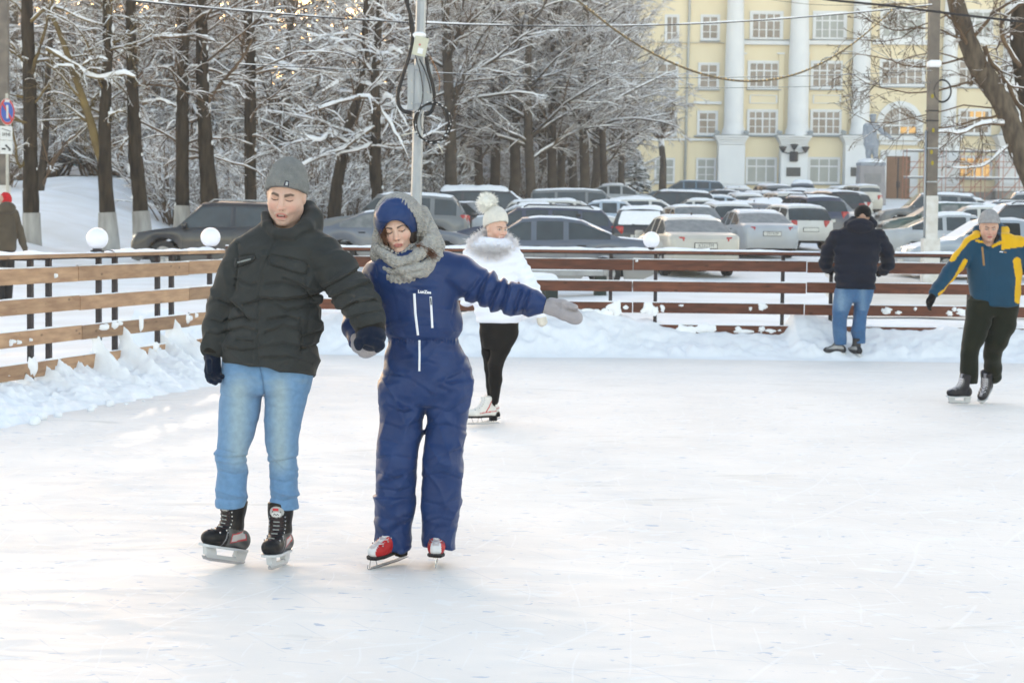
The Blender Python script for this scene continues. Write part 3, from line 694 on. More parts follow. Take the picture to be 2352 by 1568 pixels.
car('sedan', 1075, 66, -35, pBk, 'black saloon with a bright windscreen behind the girl in the blue suit', .4, wind=GLASSF)
car('van', 1128, 76, 0, pBk, 'dark van buried under thick snow behind the white bobble hat', 2.6, scale=.93, snow_hood=1.6, cat='van')
car('wagon', 1225, 55, 180, pNv, 'navy estate car with snowy roof and roof bars', 1.2, rails=1, tint=GLASS)
car('hatch', 1476, 56, 84, pBk, 'black hatchback seen from behind with clumps of snow on its tailgate', 1.1, tint=GLASS, snow_rear=.3, text='A164AX')
car('sedan', 1572, 47, 98, pBe, 'cream saloon seen from behind beside the rightmost globe lamp', .3, wind=GLASSF, text='K232TM', scale=1.0)
car('hatch', 1588, 61, -82, pW, 'white hatchback facing the rink above the cream saloon', .7, wind=GLASSF)
car('hatch', 1655, 67, 100, pW, 'white hatchback with upright red tail lamps left of the silver saloon', .7)
car('sedan', 1728, 58.5, 98, pSi, 'silver saloon seen from behind with orange-red tail lamps', .25, wind=GLASSF, text='T519OP', scale=1.0)
car('hatch', 1812, 65, 103, pW, 'white hatchback with long red tail lamps right of the silver saloon', .5)
car('suv', 1850, 73, 104, pNv, 'navy off-road car with a snowy spare wheel', .7, rails=1)
car('hatch', 1896, 80, -76, pG3, 'grey hatchback facing the camera left of the man at the fence', .6, wind=GLASSF)
car('suv', 1905, 90, 104, pBk, 'dark off-road car just above the left shoulder of the man at the fence', .6)
car('hatch', 1935, 100, 104, pW, 'white hatchback near the end of the lane', .7)
car('van', 1968, 114, 100, pBe, 'cream van farthest along the lane', 1.0, cat='van', scale=.9)
car('sedan', 1718, 72, 100, pBk, 'black saloon half hidden behind the silver one', 1.0)
car('sedan', 1752, 80, 100, pW, 'white saloon in the third row of the lane', 1.2, snow_rear=1)
car('wagon', 1790, 92, 98, pBe, 'cream estate car in the middle of the car park', 1.0)
car('suv', 1842, 125, 80, pG2, 'slate off-road car wearing a thick cap of snow in front of the lamp bracket', 2.4)
car('suv', 1532, 84, 180, pBk, 'black off-road car side-on with snow over its rear window', 1.0, snow_rear=1.5)
car('wagon', 1577, 118, 180, pBu, 'blue estate car close to the yellow wall', .2)
car('sedan', 1655, 95, 178, pBk, 'black saloon with a snowy rear window in front of the leftmost white pier', .5, snow_rear=1.2)
car('van', 1340, 78, 0, pG3, 'grey minivan side-on with a snowy roof', .6, scale=.95, cat='van')
car('wagon', 1300, 68, 0, pW, 'white estate car with a snow covered bonnet', 1.0, snow_hood=.7)
car('sedan', 1240, 64, 0, pSi, 'silver saloon under a smooth blanket of snow', 1.2, snow_hood=1, snow_rear=1)
car('sedan', 1405, 72, 0, pSiB, 'pale blue saloon with a snowy windscreen', .8, snow_hood=.8)
car('hatch', 1490, 74, 0, pW, 'small white hatchback under thick snow', 1.6, snow_hood=.8)
car('sedan', 1415, 95, 0, pSi, 'silver saloon in the far row beside the trees', 1.0, snow_hood=.6)
car('sedan', 1600, 77, 180, pW, 'white saloon across the second row', 1.0, snow_rear=.8)
car('wagon', 2165, 72, 180, pGr, 'dark green estate car right of the concrete post', .4, tint=GLASSF)
car('hatch', 2240, 66, 176, pW, 'white hatchback beside the dark green car', 1.0, wind=GLASSF)
car('sedan', 2195, 54, -2, pSi, 'silver saloon with its red tail lamp toward the concrete post', .8, tint=GLASS)
car('sedan', 2285, 46, 182, pSiB, 'pale blue saloon nosing out from behind the concrete post', .6, tint=GLASS, snow_hood=.15)
car('suv', 2330, 60, 180, pBk, 'black off-road car behind the skater in yellow and teal', 1.0, rails=1, snow_hood=.5)
car('wagon', 2300, 78, 180, pG2, 'slate estate car with snowy roof bars at the right edge', 1.2, rails=1, snow_hood=1)
car('suv', 2345, 92, 180, pSi, 'silver off-road car in the last row on the right', 1.0, rails=1)
car('hatch', 1700, 88, 98, pW, 'white hatchback in the fifth row near the middle of the car park', 1.0)
car('sedan', 1738, 96, 98, pSi, 'silver saloon deep in the rows below the second white pier', 1.0)
car('suv', 1765, 106, 100, pG3, 'grey off-road car in the rearmost rows left of the lane', 1.0)
car('sedan', 1690, 104, 96, pBe, 'cream saloon near the foot of the leftmost white pier', 1.2)
car('hatch', 1808, 104, 100, pBk, 'black hatchback in the rearmost rows left of the lane', 0.8)
car('wagon', 1835, 108, 100, pW, 'white estate car left of the cream van', 1.0)
car('hatch', 1872, 100, 102, pSi, 'silver hatchback two rows beyond the grey hatchback', 0.8)
car('sedan', 1900, 112, 102, pG2, 'slate saloon close to the far end of the lane', 0.8)
car('hatch', 1925, 122, 100, pW, 'small white hatchback behind the cream van', 1.0)
car('sedan', 1640, 86, 178, pSiB, 'pale blue saloon across the third row', 1.0)
car('suv', 2130, 84, 180, pG3, 'grey off-road car behind the concrete post', 0.8)
car('sedan', 2210, 88, 180, pW, 'white saloon in the far row right of the concrete post', 1.0)
car('hatch', 2160, 100, 180, pSi, 'silver hatchback close to the scaffolding', 1.0)
# ================================================================ yellow building
BY = 163.0
YEL = mat('yellow_plaster', (.80, .70, .50), .85, c2=(.76, .655, .455), scale=.5, bump=.2, bscale=6, spec=.1)
WHP = mat('white_plaster', (.76, .77, .78), .8, c2=(.70, .71, .73), scale=.7, bump=.15, bscale=6, spec=.1)
WHF = mat('white_window_frame', (.72, .73, .75), .6, var=.08)
PANE = mat('window_pane', (.16, .13, .11), .25, c2=(.30, .25, .22), scale=.9, spec=.5)
PANEG = mat('window_pane_blinds', (.34, .36, .35), .3, c2=(.27, .29, .29), scale=.9, spec=.5)
GREYS = mat('grey_stone', (.27, .26, .26), .8, c2=(.22, .22, .22), scale=2)
DOORM = mat('brown_door', (.24, .13, .075), .6, c2=(.20, .11, .06), scale=2)
LED = mat('lead_ledge', (.30, .33, .36), .6)
mlit = bpy.data.materials.new('lit_pane'); mlit.use_nodes = True
_n = mlit.node_tree.nodes; _e = _n.new('ShaderNodeEmission'); _e.inputs[0].default_value = (1.0, .62, .22, 1); _e.inputs[1].default_value = .16; mlit.node_tree.links.new(_e.outputs[0], _n['Material Output'].inputs[0])
def q8(x, y, Y=BY): return P(1464+x*.3775, y*.3775, Y)
BZ0 = float(ground(XY(1900, BY), BY))-.3
ORG = (XY(1900, BY), BY, BZ0)
bld = empty('yellow_building', ORG); tag(bld, 'four storey yellow building with white columns and tall windows', 'building')
def bbox(x0, y0, x1, y1, f, b, name, m, parent=None, bev=0):
    """box on the facade from picture corners (zoom 8 pixels); f, b = metres in front of / behind the wall plane"""
    a = q8(x0, y0); c = q8(x1, y1); mb = MB(); xa, xb = a[0], c[0]; 
    mb.box(((xa+xb)/2, BY-(f-b)/2-b*0+0, (a[2]+c[2])/2), (abs(xb-xa)/2, (f+b)/2, abs(a[2]-c[2])/2), bev=bev); o = mb.build(name, m, parent or bld, off=ORG); return o
TOP = -420
X0 = q8(-1500, 0)[0]; X1 = q8(3300, 0)[0]; ztop = q8(0, TOP)[2]
mb = MB(); mb.box(((X0+X1)/2, BY+9, (BZ0+ztop)/2), ((X1-X0)/2, 8.99, (ztop-BZ0)/2)); mb.build('wall', YEL, bld, off=ORG)
mb = MB(); mb.box(((X0+X1)/2, BY+9, ztop+.4), ((X1-X0)/2+.6, 9.9, .4)); mb.build('roof', LED, bld, off=ORG)
def pierx(xa, xb, w=0): return xa, xb
def window(x0, y0, x1, y1, cols, rows, pane=PANE, trans=.33, sur=14, lit=None, sill=True):
    a = q8(x0, y0); c = q8(x1, y1); w = c[0]-a[0]; h = a[2]-c[2]; cx = (a[0]+c[0])/2; cz = (a[2]+c[2])/2; s = sur*.3775/27*1.0
    fr_ = MB()
    for sx in (-1, 1): fr_.box((cx+sx*(w/2+s/2), BY-.06, cz), (s/2, .06, h/2+s))
    for sz in (-1, 1): fr_.box((cx, BY-.057, cz+sz*(h/2+s/2)), (w/2, .057, s/2))
    o = fr_.build('window', WHP if sur > 8 else WHF, bld, off=ORG)
    mb = MB(); mb.box((cx, BY+.035, cz), (w/2, .05, h/2)); mb.build('pane', pane, o, off=ORG)
    mb = MB(); zt = a[2]-h*trans; b = .055
    for sx in (-1, 1): mb.box((cx+sx*(w/2-b), BY-.045, cz), (b, .03, h/2))
    for sz in (-1, 1): mb.box((cx, BY-.043, cz+sz*(h/2-b)), (w/2-2*b, .028, b))
    mb.box((cx, BY-.041, zt), (w/2-2*b, .028, b*1.1))
    for k in range(1, cols): mb.box((a[0]+w*k/cols, BY-.0405, cz), (b*.9 if cols < 4 or k != 2 else b*1.2, .0255, h/2-2*b))
    for k in range(1, rows): mb.box((cx, BY-.0395, c[2]+(zt-c[2])*k/rows), (w/2-2*b, .02, .03))
    mb.build('frame', WHF, o, off=ORG)
    if lit:
        mb = MB(); 
        for (u0, v0, u1, v1) in lit: mb.box((a[0]+w*(u0+u1)/2, BY-.018, c[2]+h*(v0+v1)/2), (w*(u1-u0)/2, .004, h*(v1-v0)/2))
        mb.build('lit_pane', mlit, o, off=ORG)
    if sill:
        mb = MB(); mb.box((cx, BY-.13, c[2]-s-.04), (w/2+s+.05, .13, .04)); mb.build('sill', LED, o, off=ORG)
bays = [((685, 885), (675, 865), (668, 852), (665, 840)), ((1068, 1272), (1058, 1250), (1053, 1240), (1045, 1224))]
PD = 150
for k, (A_, B_, C_, D_) in enumerate(bays):
    for yb in (-220,): window(A_[0]+8, yb, A_[1]-8, yb+165, 4, 1, PANE, sur=10)
    window(A_[0]+12, 80, A_[1]-12, 238, 4, 2, PANEG if k else PANE, sur=12, trans=.30)
    window(B_[0]+6, 380, B_[1]-6, 535, 4, 2, sur=10, trans=.33)
    window(C_[0]+8, 675, C_[1]-6, 820, 4, 2, sur=9, trans=.33, lit=None)
    window(D_[0], 962, D_[1], 1115, 3, 1, PANEG, sur=6, trans=.33)
    bbox(A_[0]-50, 248, A_[1]+40, 276, .35, 0, 'string_course', WHP); bbox(A_[0]-50, 242, A_[1]+40, 248, .45, 0, 'ledge', LED)
    # moulded panel
    x0, x1 = C_[0]+14, C_[1]-2
    for r_ in ((x0, 578, x1, 584), (x0, 626, x1, 632), (x0, 584, x0+7, 626), (x1-7, 584, x1, 626)): bbox(*r_, .08, 0, 'panel_moulding', WHP)
    for sx, xx in ((-1, C_[0]-28), (1, C_[1]+18)):
        bbox(xx-8, 332, xx+14, 820, .17, 0, 'pilaster_strip', YEL); bbox(xx-20, 322, xx+24, 332, .22, 0, 'pilaster_cap', WHP)
    bbox(C_[0]-40, 822, C_[1]+30, 830, .40, 0, 'ledge', LED)
for (a, b, c, d_) in (((393, 492, 98, 242)), (378, 488, 390, 538), (372, 480, 682, 818), (362, 472, 965, 1110)):
    window(a, c, b, d_, 2, 2, PANEG if c > 900 else PANE, sur=8 if c < 900 else 4, trans=.36)
for (a, b, c, d_) in ((175, 245, 98, 250), (118, 240, 385, 540), (115, 232, 682, 820), (108, 222, 965, 1112), (-120, -10, 965, 1112), (-120, 0, 385, 540), (-120, -5, 682, 820), (-350, -240, 965, 1112), (-350, -240, 385, 540), (-350, -240, 682, 820), (-120, 0, 98, 250)):
    window(a, c, b, d_, 2, 2, PANEG if c > 900 else PANE, sur=8 if c < 900 else 4, trans=.36)
bbox(-700, 250, 530, 262, .25, 0, 'string_course', WHP); bbox(-700, 832, 470, 858, .25, 0, 'string_course', WHP); bbox(340, 618, 510, 636, .30, 0, 'window_hood', WHP)
bbox(345, 825, 480, 834, .35, 0, 'ledge', LED)
# fourth and further bays
window(1492, 70, 1735, 232, 5, 2, PANEG, sur=14, trans=.3); window(1485, 370, 1738, 520, 5, 2, PANE, sur=10, trans=.33)
bbox(1430, 242, 1780, 276, .35, 0, 'string_course', WHP)
window(1955, 70, 2150, 232, 4, 2, PANEG, sur=12); window(1955, 370, 2145, 525, 4, 2, PANE, sur=10)
window(1960, 670, 2140, 815, 4, 2, PANE, sur=9, lit=[(.35, .66, .85, .98)]); window(1950, 955, 2148, 1082, 4, 1, PANE, sur=8, lit=[(.02, .03, .98, .97)])
bbox(1915, 242, 2200, 276, .35, 0, 'string_course', WHP)
for x_ in (2330, 2700):
    for yy in (70, 370, 670, 955): window(x_, yy, x_+190, yy+150, 4, 2, PANEG if yy == 70 else PANE, sur=9)
# arched window over the door
def arch():
    a = q8(1490, 818); c = q8(1700, 655); r = (c[0]-a[0])/2; cx = (a[0]+c[0])/2; zs = c[2]-r; zb_ = a[2]
    th = np.linspace(0, math.pi, 25)
    mb = MB(); v = [(cx+r*1.0*math.cos(t), BY-.02, zs+r*math.sin(t)) for t in th]+[(cx-r, BY-.02, zb_), (cx+r, BY-.02, zb_)]
    mb.add(v, [tuple(range(len(v)))]); o = mb.build('arched_window', PANE, bld, off=ORG)
    mb = MB()
    for (ri, ro, y0) in ((1.10, 1.36, -.24), (1.0, 1.10, -.12)):
        vi = [(cx+r*ri*math.cos(t), y0+BY, zs+r*ri*math.sin(t)) for t in th]; vo = [(cx+r*ro*math.cos(t), y0+BY, zs+r*ro*math.sin(t)) for t in th]
        vb = [(x, BY, z) for x, _, z in vo]; vc = [(x, BY, z) for x, _, z in vi]; m_ = len(th)
        mb.add(vi+vo+vb+vc, [(i, i+1, m_+i+1, m_+i) for i in range(m_-1)]+[(m_+i, m_+i+1, 2*m_+i+1, 2*m_+i) for i in range(m_-1)]+[(3*m_+i, 3*m_+i+1, i+1, i) for i in range(m_-1)])
        for sx in (-1, 1): mb.box((cx+sx*r*(ri+ro)/2, BY+y0/2, (zs+zb_)/2), (r*(ro-ri)/2, -y0/2, (zs-zb_)/2))
    mb.build('arch_surround', WHP, o, off=ORG)
    mb = MB(); 
    for k in range(1, 12):
        t = math.pi*k/12; mb.tube([(cx+r*.12*math.cos(t), BY-.05, zs+r*.12*math.sin(t)), (cx+r*math.cos(t), BY-.05, zs+r*math.sin(t))], .02, 4)
    for rr in (.55, 1.0): mb.tube([(cx+r*rr*math.cos(t), BY-.05, zs+r*rr*math.sin(t)) for t in th], .035, 4)
    mb.box((cx, BY-.06, (c[2]+zb_)/2), (.07, .03, (c[2]-zb_)/2)); mb.box((cx, BY-.055, zs-.1), (r, .03, .08))
    for k in (-.5, .5): mb.box((cx+r*k, BY-.05, (zs+zb_)/2-.05), (.06, .03, (zs-zb_)/2-.05))
    mb.build('frame', WHF, o, off=ORG)
    mb = MB(); mb.box((cx+r*.25, BY-.027, zb_+(zs-zb_)*.45), (r*.2, .004, (zs-zb_)*.3)); mb.box((cx+r*.75, BY-.027, zb_+(zs-zb_)*.45), (r*.2, .004, (zs-zb_)*.3)); mb.build('lit_pane', mlit, o, off=ORG)
arch()
bbox(1465, 825, 1730, 858, .5, 0, 'door_hood', WHP); bbox(1475, 818, 1720, 825, .6, 0, 'ledge', LED); bbox(1475, 858, 1700, 885, .3, 0, 'door_hood', WHP)
for r_ in ((1478, 912, 1508, 1200), (1660, 912, 1700, 1200), (1508, 912, 1660, 952)): bbox(*r_, .25, 0, 'door_surround', WHP)
dr = bbox(1508, 952, 1660, 1215, .06, 0, 'door', DOORM)
bbox(1583, 960, 1585, 1210, .075, 0, 'door_seam', INK, dr)
for x_ in (1575, 1590): bbox(x_, 1105, x_+4, 1140, .16, 0, 'door_handle', INK, dr)
# columns on stepped piers
for (xt0, xt1, xb0, xb1, p0, p1) in ((541, 640, 520, 637, 485, 640), (931, 1035, 905, 1030, 862, 1020), (1311, 1415, 1290, 1400, 1250, 1400), (1850, 1925, 1835, 1925, 1810, 1935), (2215, 2310, 2200, 2305, 2180, 2320)):
    a = q8((xt0+xt1)/2, 0); b = q8((xb0+xb1)/2, 780); r0 = (q8(xt1, 0)[0]-q8(xt0, 0)[0])/2; r1 = (q8(xb1, 780)[0]-q8(xb0, 780)[0])/2
    cx = (q8(xb0, 780)[0]+q8(xb1, 780)[0])/2; zt = q8(0, TOP+10)[2]; z1 = b[2]; zc = q8(0, 826)[2]; zb2 = q8(0, 1180)[2]
    v, f = lathe([(r1*1.28, zc), (r1*1.28, zc+.25), (r1*1.18, zc+.3), (r1*1.2, zc+.5), (r1*1.05, zc+.75), (r1, zc+1.2), (r1*.99, (z1+a[2])/2), (r0, a[2]), (r0*.93, zt)], 40, (cx, BY-.75, 0))
    mb = MB(); mb.add(v, f); mb.build('column', WHP, bld, True, off=ORG)
    xm = (p0+p1)/2; hw = (p1-p0)/2
    for (k, y0, y1, ff) in ((1.30, 830, 844, 1.75), (1.20, 844, 857, 1.65), (1.10, 857, 870, 1.55), (1.03, 870, 884, 1.5)):
        bbox(xm-hw*k, y0, xm+hw*k, y1, ff, 0, 'pier_cornice', WHP)
    bbox(xm-hw*1.33, 824, xm+hw*1.33, 830, 1.8, 0, 'ledge', LED)
    bbox(p0, 884, p1, 1125, 1.42, 0, 'pier', WHP)
    bbox(p0-12, 1125, p1+12, 1145, 1.5, 0, 'pier_foot', WHP); bbox(p0-26, 1145, p1+26, 1166, 1.62, 0, 'pier_foot', WHP); bbox(p0-30, 1166, p1+30, 1215, 1.68, 0, 'pier_foot', GREYS)
for (a, b) in ((640, 862), (1020, 1250), (-700, 485), (1935, 2180), (2320, 3300)):
    bbox(a, 1168, b, 1215, .5, 0, 'plinth', GREYS)
for (a, b, c, d_) in ((892, 1022, 976, 1076), (1280, 1022, 1345, 1076)):
    bbox(a, c-0, b+0, d_, 1.5, 0, 'plaque', mat('plaque_dark', (.055, .06, .065), .4)) if False else bbox(a, b, c, d_, 1.5, 0, 'plaque', mat('plaque_dark', (.055, .06, .065), .4))
# lamp bracket on the second pier
lm = MB(); c = q8(935, 950); y = BY-1.5
lm.box((c[0], y-.1, c[2]-.1), (.35, .12, .42), bev=.08)
for sx in (-1, 0, 1):
    e = c+np.array([sx*.95, 0, .55 if sx else .75]); lm.tube([(c[0], y-.1, c[2]+.1), (e[0], y-.3, c[2]+.25), (e[0], y-.3, e[2]-.15)], .045, 6)
    v, f = lathe([(.02, -.35), (.16, -.2), (.32, .1), (.36, .16), (.1, .2)], 12, (e[0], y-.3, e[2])); lm.add(v, f)
lm.build('lamp_bracket', INK, bld, True, off=ORG)
# floodlights
for x_ in (472, 648, 848, 1035, 1235, 1740):
    c = q8(x_, 812); mb = MB(); mb.box((c[0], BY-1.7, c[2]), (.22, .12, .14), rotm(0, .4, .3), bev=.03); mb.build('floodlight', LED, bld, off=ORG)
# downpipe
pts = [q8(320, TOP), q8(316, 60), q8(301, 560), q8(288, 1110)]; mb = MB(); mb.tube([(p[0], BY-.2, p[2]) for p in pts], .11, 8); mb.build('downpipe', mat('pipe_grey', (.42, .43, .42), .5), bld, True, off=ORG)
# red scaffolding in front of the entrance
SCF = mat('scaffold_red', (.42, .16, .10), .7); SCP = mat('scaffold_plank', (.20, .20, .21), .8)
so_ = q8(2000, 1200, 158); root = empty('scaffolding', (so_[0], 158, BZ0)); tag(root, 'red pipe scaffolding with snowy planks against the yellow building', 'scaffolding')
zA = BZ0-.1; offs = (so_[0], 158, BZ0)
for x_ in (1640, 1745, 1880, 1990, 2060, 2120, 2230, 2330, 2440):
    for yy in (158, 159.4):
        a = q8(x_, 905, 158); mb = MB(); mb.tube([(a[0], yy, zA), (a[0], yy, a[2])], .03, 5); mb.build('upright', SCF, root, off=offs)
for yq, m_ in ((918, SCP), (1080, SCP)):
    a = q8(1640, yq, 158); b = q8(2450, yq+10, 158); mb = MB(); mb.box(((a[0]+b[0])/2, 158.7, a[2]), ((b[0]-a[0])/2, .7, .05)); mb.build('plank', m_, root, off=offs)
    mb = MB(); mb.box(((a[0]+b[0])/2, 158.7, a[2]+.1), ((b[0]-a[0])/2, .68, .045)); mb.build('snow_strip', SNOWF, root, off=offs)
for k, x_ in enumerate((1640, 1745, 1880, 1990, 2120, 2230, 2330)):
    a = q8(x_, 1195, 158); b = q8(x_+105, 1085, 158); c = q8(x_, 1075, 158); d_ = q8(x_+110, 925, 158); mb = MB(); mb.tube([(a[0], 157.9, a[2]), (b[0], 157.9, b[2])], .03, 4); mb.tube([(c[0], 157.9, c[2]), (d_[0], 157.9, d_[2])], .03, 4)
    for q in (985, 1020, 1140): e = q8(x_, q, 158); g = q8(x_+105, q, 158); mb.tube([(e[0], 157.95, e[2]), (g[0], 157.95, g[2])], .03, 4)
    mb.build('brace', SCF, root, off=offs)
# ---------------------------------------------------------------- statue
STW = mat('statue_frosted', (.33, .36, .41), .85, c2=(.24, .27, .32), scale=3, bump=.3, bscale=12, spec=.1)
SY = 138.0
def sp_(x, y, dy=0): return q8(x, y, SY)+np.array([0, dy, 0])
g0 = float(ground(XY(1998, SY), SY)); pe = empty('monument_pedestal', (sp_(1418, 1100)[0], SY, g0)); tag(pe, 'grey stone pedestal carrying the white statue', 'pedestal'); of = (sp_(1418, 1100)[0], SY, g0)
a = sp_(1345, 1010); b = sp_(1495, 1010); cxp = (a[0]+b[0])/2; hw = (b[0]-a[0])/2; zt = a[2]
mb = MB(); v = np.array([[sx*k*hw, sy*k*hw, z] for z, k in ((g0-.3, 1.10), (zt, .97)) for sx in (-1, 1) for sy in (-1, 1)])+np.array([cxp, SY, 0])
mb.add(v, [(0, 1, 5, 4), (1, 3, 7, 5), (3, 2, 6, 7), (2, 0, 4, 6), (4, 5, 7, 6), (0, 2, 3, 1)]); mb.build('shaft', mat('pedestal_stone', (.33, .31, .32), .8, c2=(.27, .26, .27), scale=1.2), pe, off=of)
mb = MB(); mb.box((cxp, SY, zt+.12), (hw*1.02, hw*1.02, .12), bev=.03); mb.build('slab', STW, pe, off=of)
mb = MB(); v, f = lathe([(hw*1.08, .24), (hw*1.02, .42), (hw*.6, .52), (.01, .55)], 16, (cxp, SY, zt)); mb.add(v, f); mb.build('snow_cap', SNOWF, pe, True, off=of)
mb = MB(); c_ = sp_(1418, 1050); mb.box((cxp, SY-hw*1.0-.03, zt-.9), (hw*.66, .03, .33)); mb.build('inscription_plate', GREYS, pe, off=of)
def statue(Q):
    d = chain(Q, [sp_(1424, 785), sp_(1424, 850)], [.40, .38], .1)
    d = smin(d, chain(Q, [sp_(1400, 768), sp_(1450, 768)], [.22, .22]), .12)
    d = smin(d, ell(Q, sp_(1424, 875), (.56, .40, .50)), .15)                                # coat skirt
    d = smin(d, chain(Q, [sp_(1409, 890), sp_(1405, 962)], [.27, .17]), .08); d = smin(d, chain(Q, [sp_(1441, 890, -.1), sp_(1447, 962, -.2)], [.27, .17]), .08)
    for x_ in (1400, 1450): d = smin(d, ell(Q, sp_(x_, 973, -.2), (.2, .36, .12)), .06)
    d = smin(d, chain(Q, [sp_(1393, 768), sp_(1385, 820), sp_(1391, 868, -.2)], [.21, .17, .13]), .05)
    d = smin(d, chain(Q, [sp_(1456, 768), sp_(1488, 805, -.3), sp_(1528, 840, -.6)], [.21, .16, .10]), .06)
    d = smin(d, ell(Q, sp_(1536, 845, -.65), (.20, .12, .09)), .04)
    d = smin(d, chain(Q, [sp_(1430, 760), sp_(1432, 735)], [.15, .13]), .05); d = smin(d, ell(Q, sp_(1433, 722, -.03), (.22, .26, .31)), .03)
    d = smin(d, ell(Q, sp_(1433, 703, -.04), (.27, .30, .10)), .02)                                # cap
    d = smin(d, ell(Q, sp_(1434, 724, -.30), (.05, .08, .08)), .03)
    return d-.04*(fold(Q, (0, .2, 1), 1.2, 3)-.5)
lo = np.minimum(sp_(1360, 985, -1.2), sp_(1560, 690, 1)); hi = np.maximum(sp_(1360, 985, -1.2), sp_(1560, 690, 1))
v, fc = surfnet(statue, (min(lo[0], hi[0]), SY-1.3, min(lo[2], hi[2])), (max(lo[0], hi[0]), SY+.9, max(lo[2], hi[2])), .04)
so2 = (cxp, SY, zt+.3); tag(obj('statue', mesh_np('statue', v-np.array(so2), fc), STW, loc=so2), 'snow-frosted statue of a standing figure with one arm stretched down to the side', 'statue')
# ================================================================ trees
BARK = snowy('bark', (.10, .080, .062), (.050, .040, .032), thr=.55)
TWIG = mat('twig_bark', (.17, .112, .068), .9, c2=(.085, .058, .04), scale=2, spec=.05)
TWIGG = mat('mossy_twig_bark', (.20, .145, .06), .9, c2=(.09, .065, .035), scale=1.5, spec=.05)
BRANCHS = mat('branch_snow', (.86, .87, .90), .8, var=.06, scale=2, spec=.1)
WASH = mat('whitewash', (.42, .41, .39), .9, c2=(.24, .23, .22), scale=5, bump=.5, bscale=30, stretch=(1, 1, .25), spec=.05)
def bark2():
    m = mat('old_bark', (.058, .045, .032), .95, c2=(.014, .011, .009), scale=9, stretch=(1, 1, .22), bump=1, bscale=14, spec=.05); return m
OLDB = bark2()
def polyl(pos, dr, L_, K, rng, wig, up, droop=0):
    B = len(pos); pts = [pos]; d = dr/np.linalg.norm(dr, axis=1)[:, None]
    for k in range(K-1):
        d = d+rng.normal(0, wig, (B, 3)); d[:, 2] += up+droop*k/(K-1); d /= np.linalg.norm(d, axis=1)[:, None]
        pts.append(pts[-1]+d*(L_/(K-1))[:, None])
    return np.stack(pts, 1)
def sprout(pp, pr, nch, t0, t1, Lf, ang, K, rng, wig, up, rr=.6, tip=.25, minr=.004, droop=0, flat=0):
    B, KP, _ = pp.shape
    pi = np.repeat(np.arange(B), nch); n = len(pi); t = rng.uniform(t0, t1, n); x = t*(KP-1); i = np.minimum(x.astype(int), KP-2); f = (x-i)[:, None]
    pos = pp[pi, i]*(1-f)+pp[pi, i+1]*f; tan = pp[pi, i+1]-pp[pi, i]; tan /= np.linalg.norm(tan, axis=1)[:, None]+1e-9
    rv = rng.normal(0, 1, (n, 3)); rv[:, 2] *= (1-flat); rv -= (rv*tan).sum(1)[:, None]*tan; rv /= np.linalg.norm(rv, axis=1)[:, None]
    a = ang*rng.uniform(.6, 1.3, n)[:, None]; d = tan*np.cos(a)+rv*np.sin(a)
    PL = np.linalg.norm(np.diff(pp, axis=1), axis=2).sum(1)[pi]
    L_ = Lf*PL*(1.15-.7*t)*rng.uniform(.6, 1.2, n)
    pts = polyl(pos, d, L_, K, rng, wig, up, droop)
    r0 = np.maximum((pr[pi, i]*(1-f[:, 0])+pr[pi, i+1]*f[:, 0])*rr, minr*1.3)
    r = r0[:, None]*np.linspace(1, tip, K)[None]; return pts, np.maximum(r, minr)
def snow_on(pts, r, rng, th, k=1.0, frac=.9, sides=4):
    B, K, _ = pts.shape; m = rng.random(B) < frac; pts = pts[m]; r = r[m]
    if len(pts) == 0: return None
    t = np.gradient(pts, axis=1); t /= np.linalg.norm(t, axis=2)[..., None]+1e-9
    hz = np.sqrt(np.clip(1-t[..., 2]**2, 0, 1))**1.5
    s = (th*(.45+.75*rng.random((len(pts), K)))+r*.55*k)*hz; s[:, 0] *= .5; s[:, -1] *= .45
    q = pts.copy(); q[..., 2] += r*.55+s*.55
    return twigs(q, np.maximum(s, .0015), sides)
def cat_(L_):
    v = []; f = []; n = 0
    for a in L_:
        if a is None: continue
        v.append(a[0]); f.append(a[1]+n); n += len(a[0])
    return np.concatenate(v), np.concatenate(f)
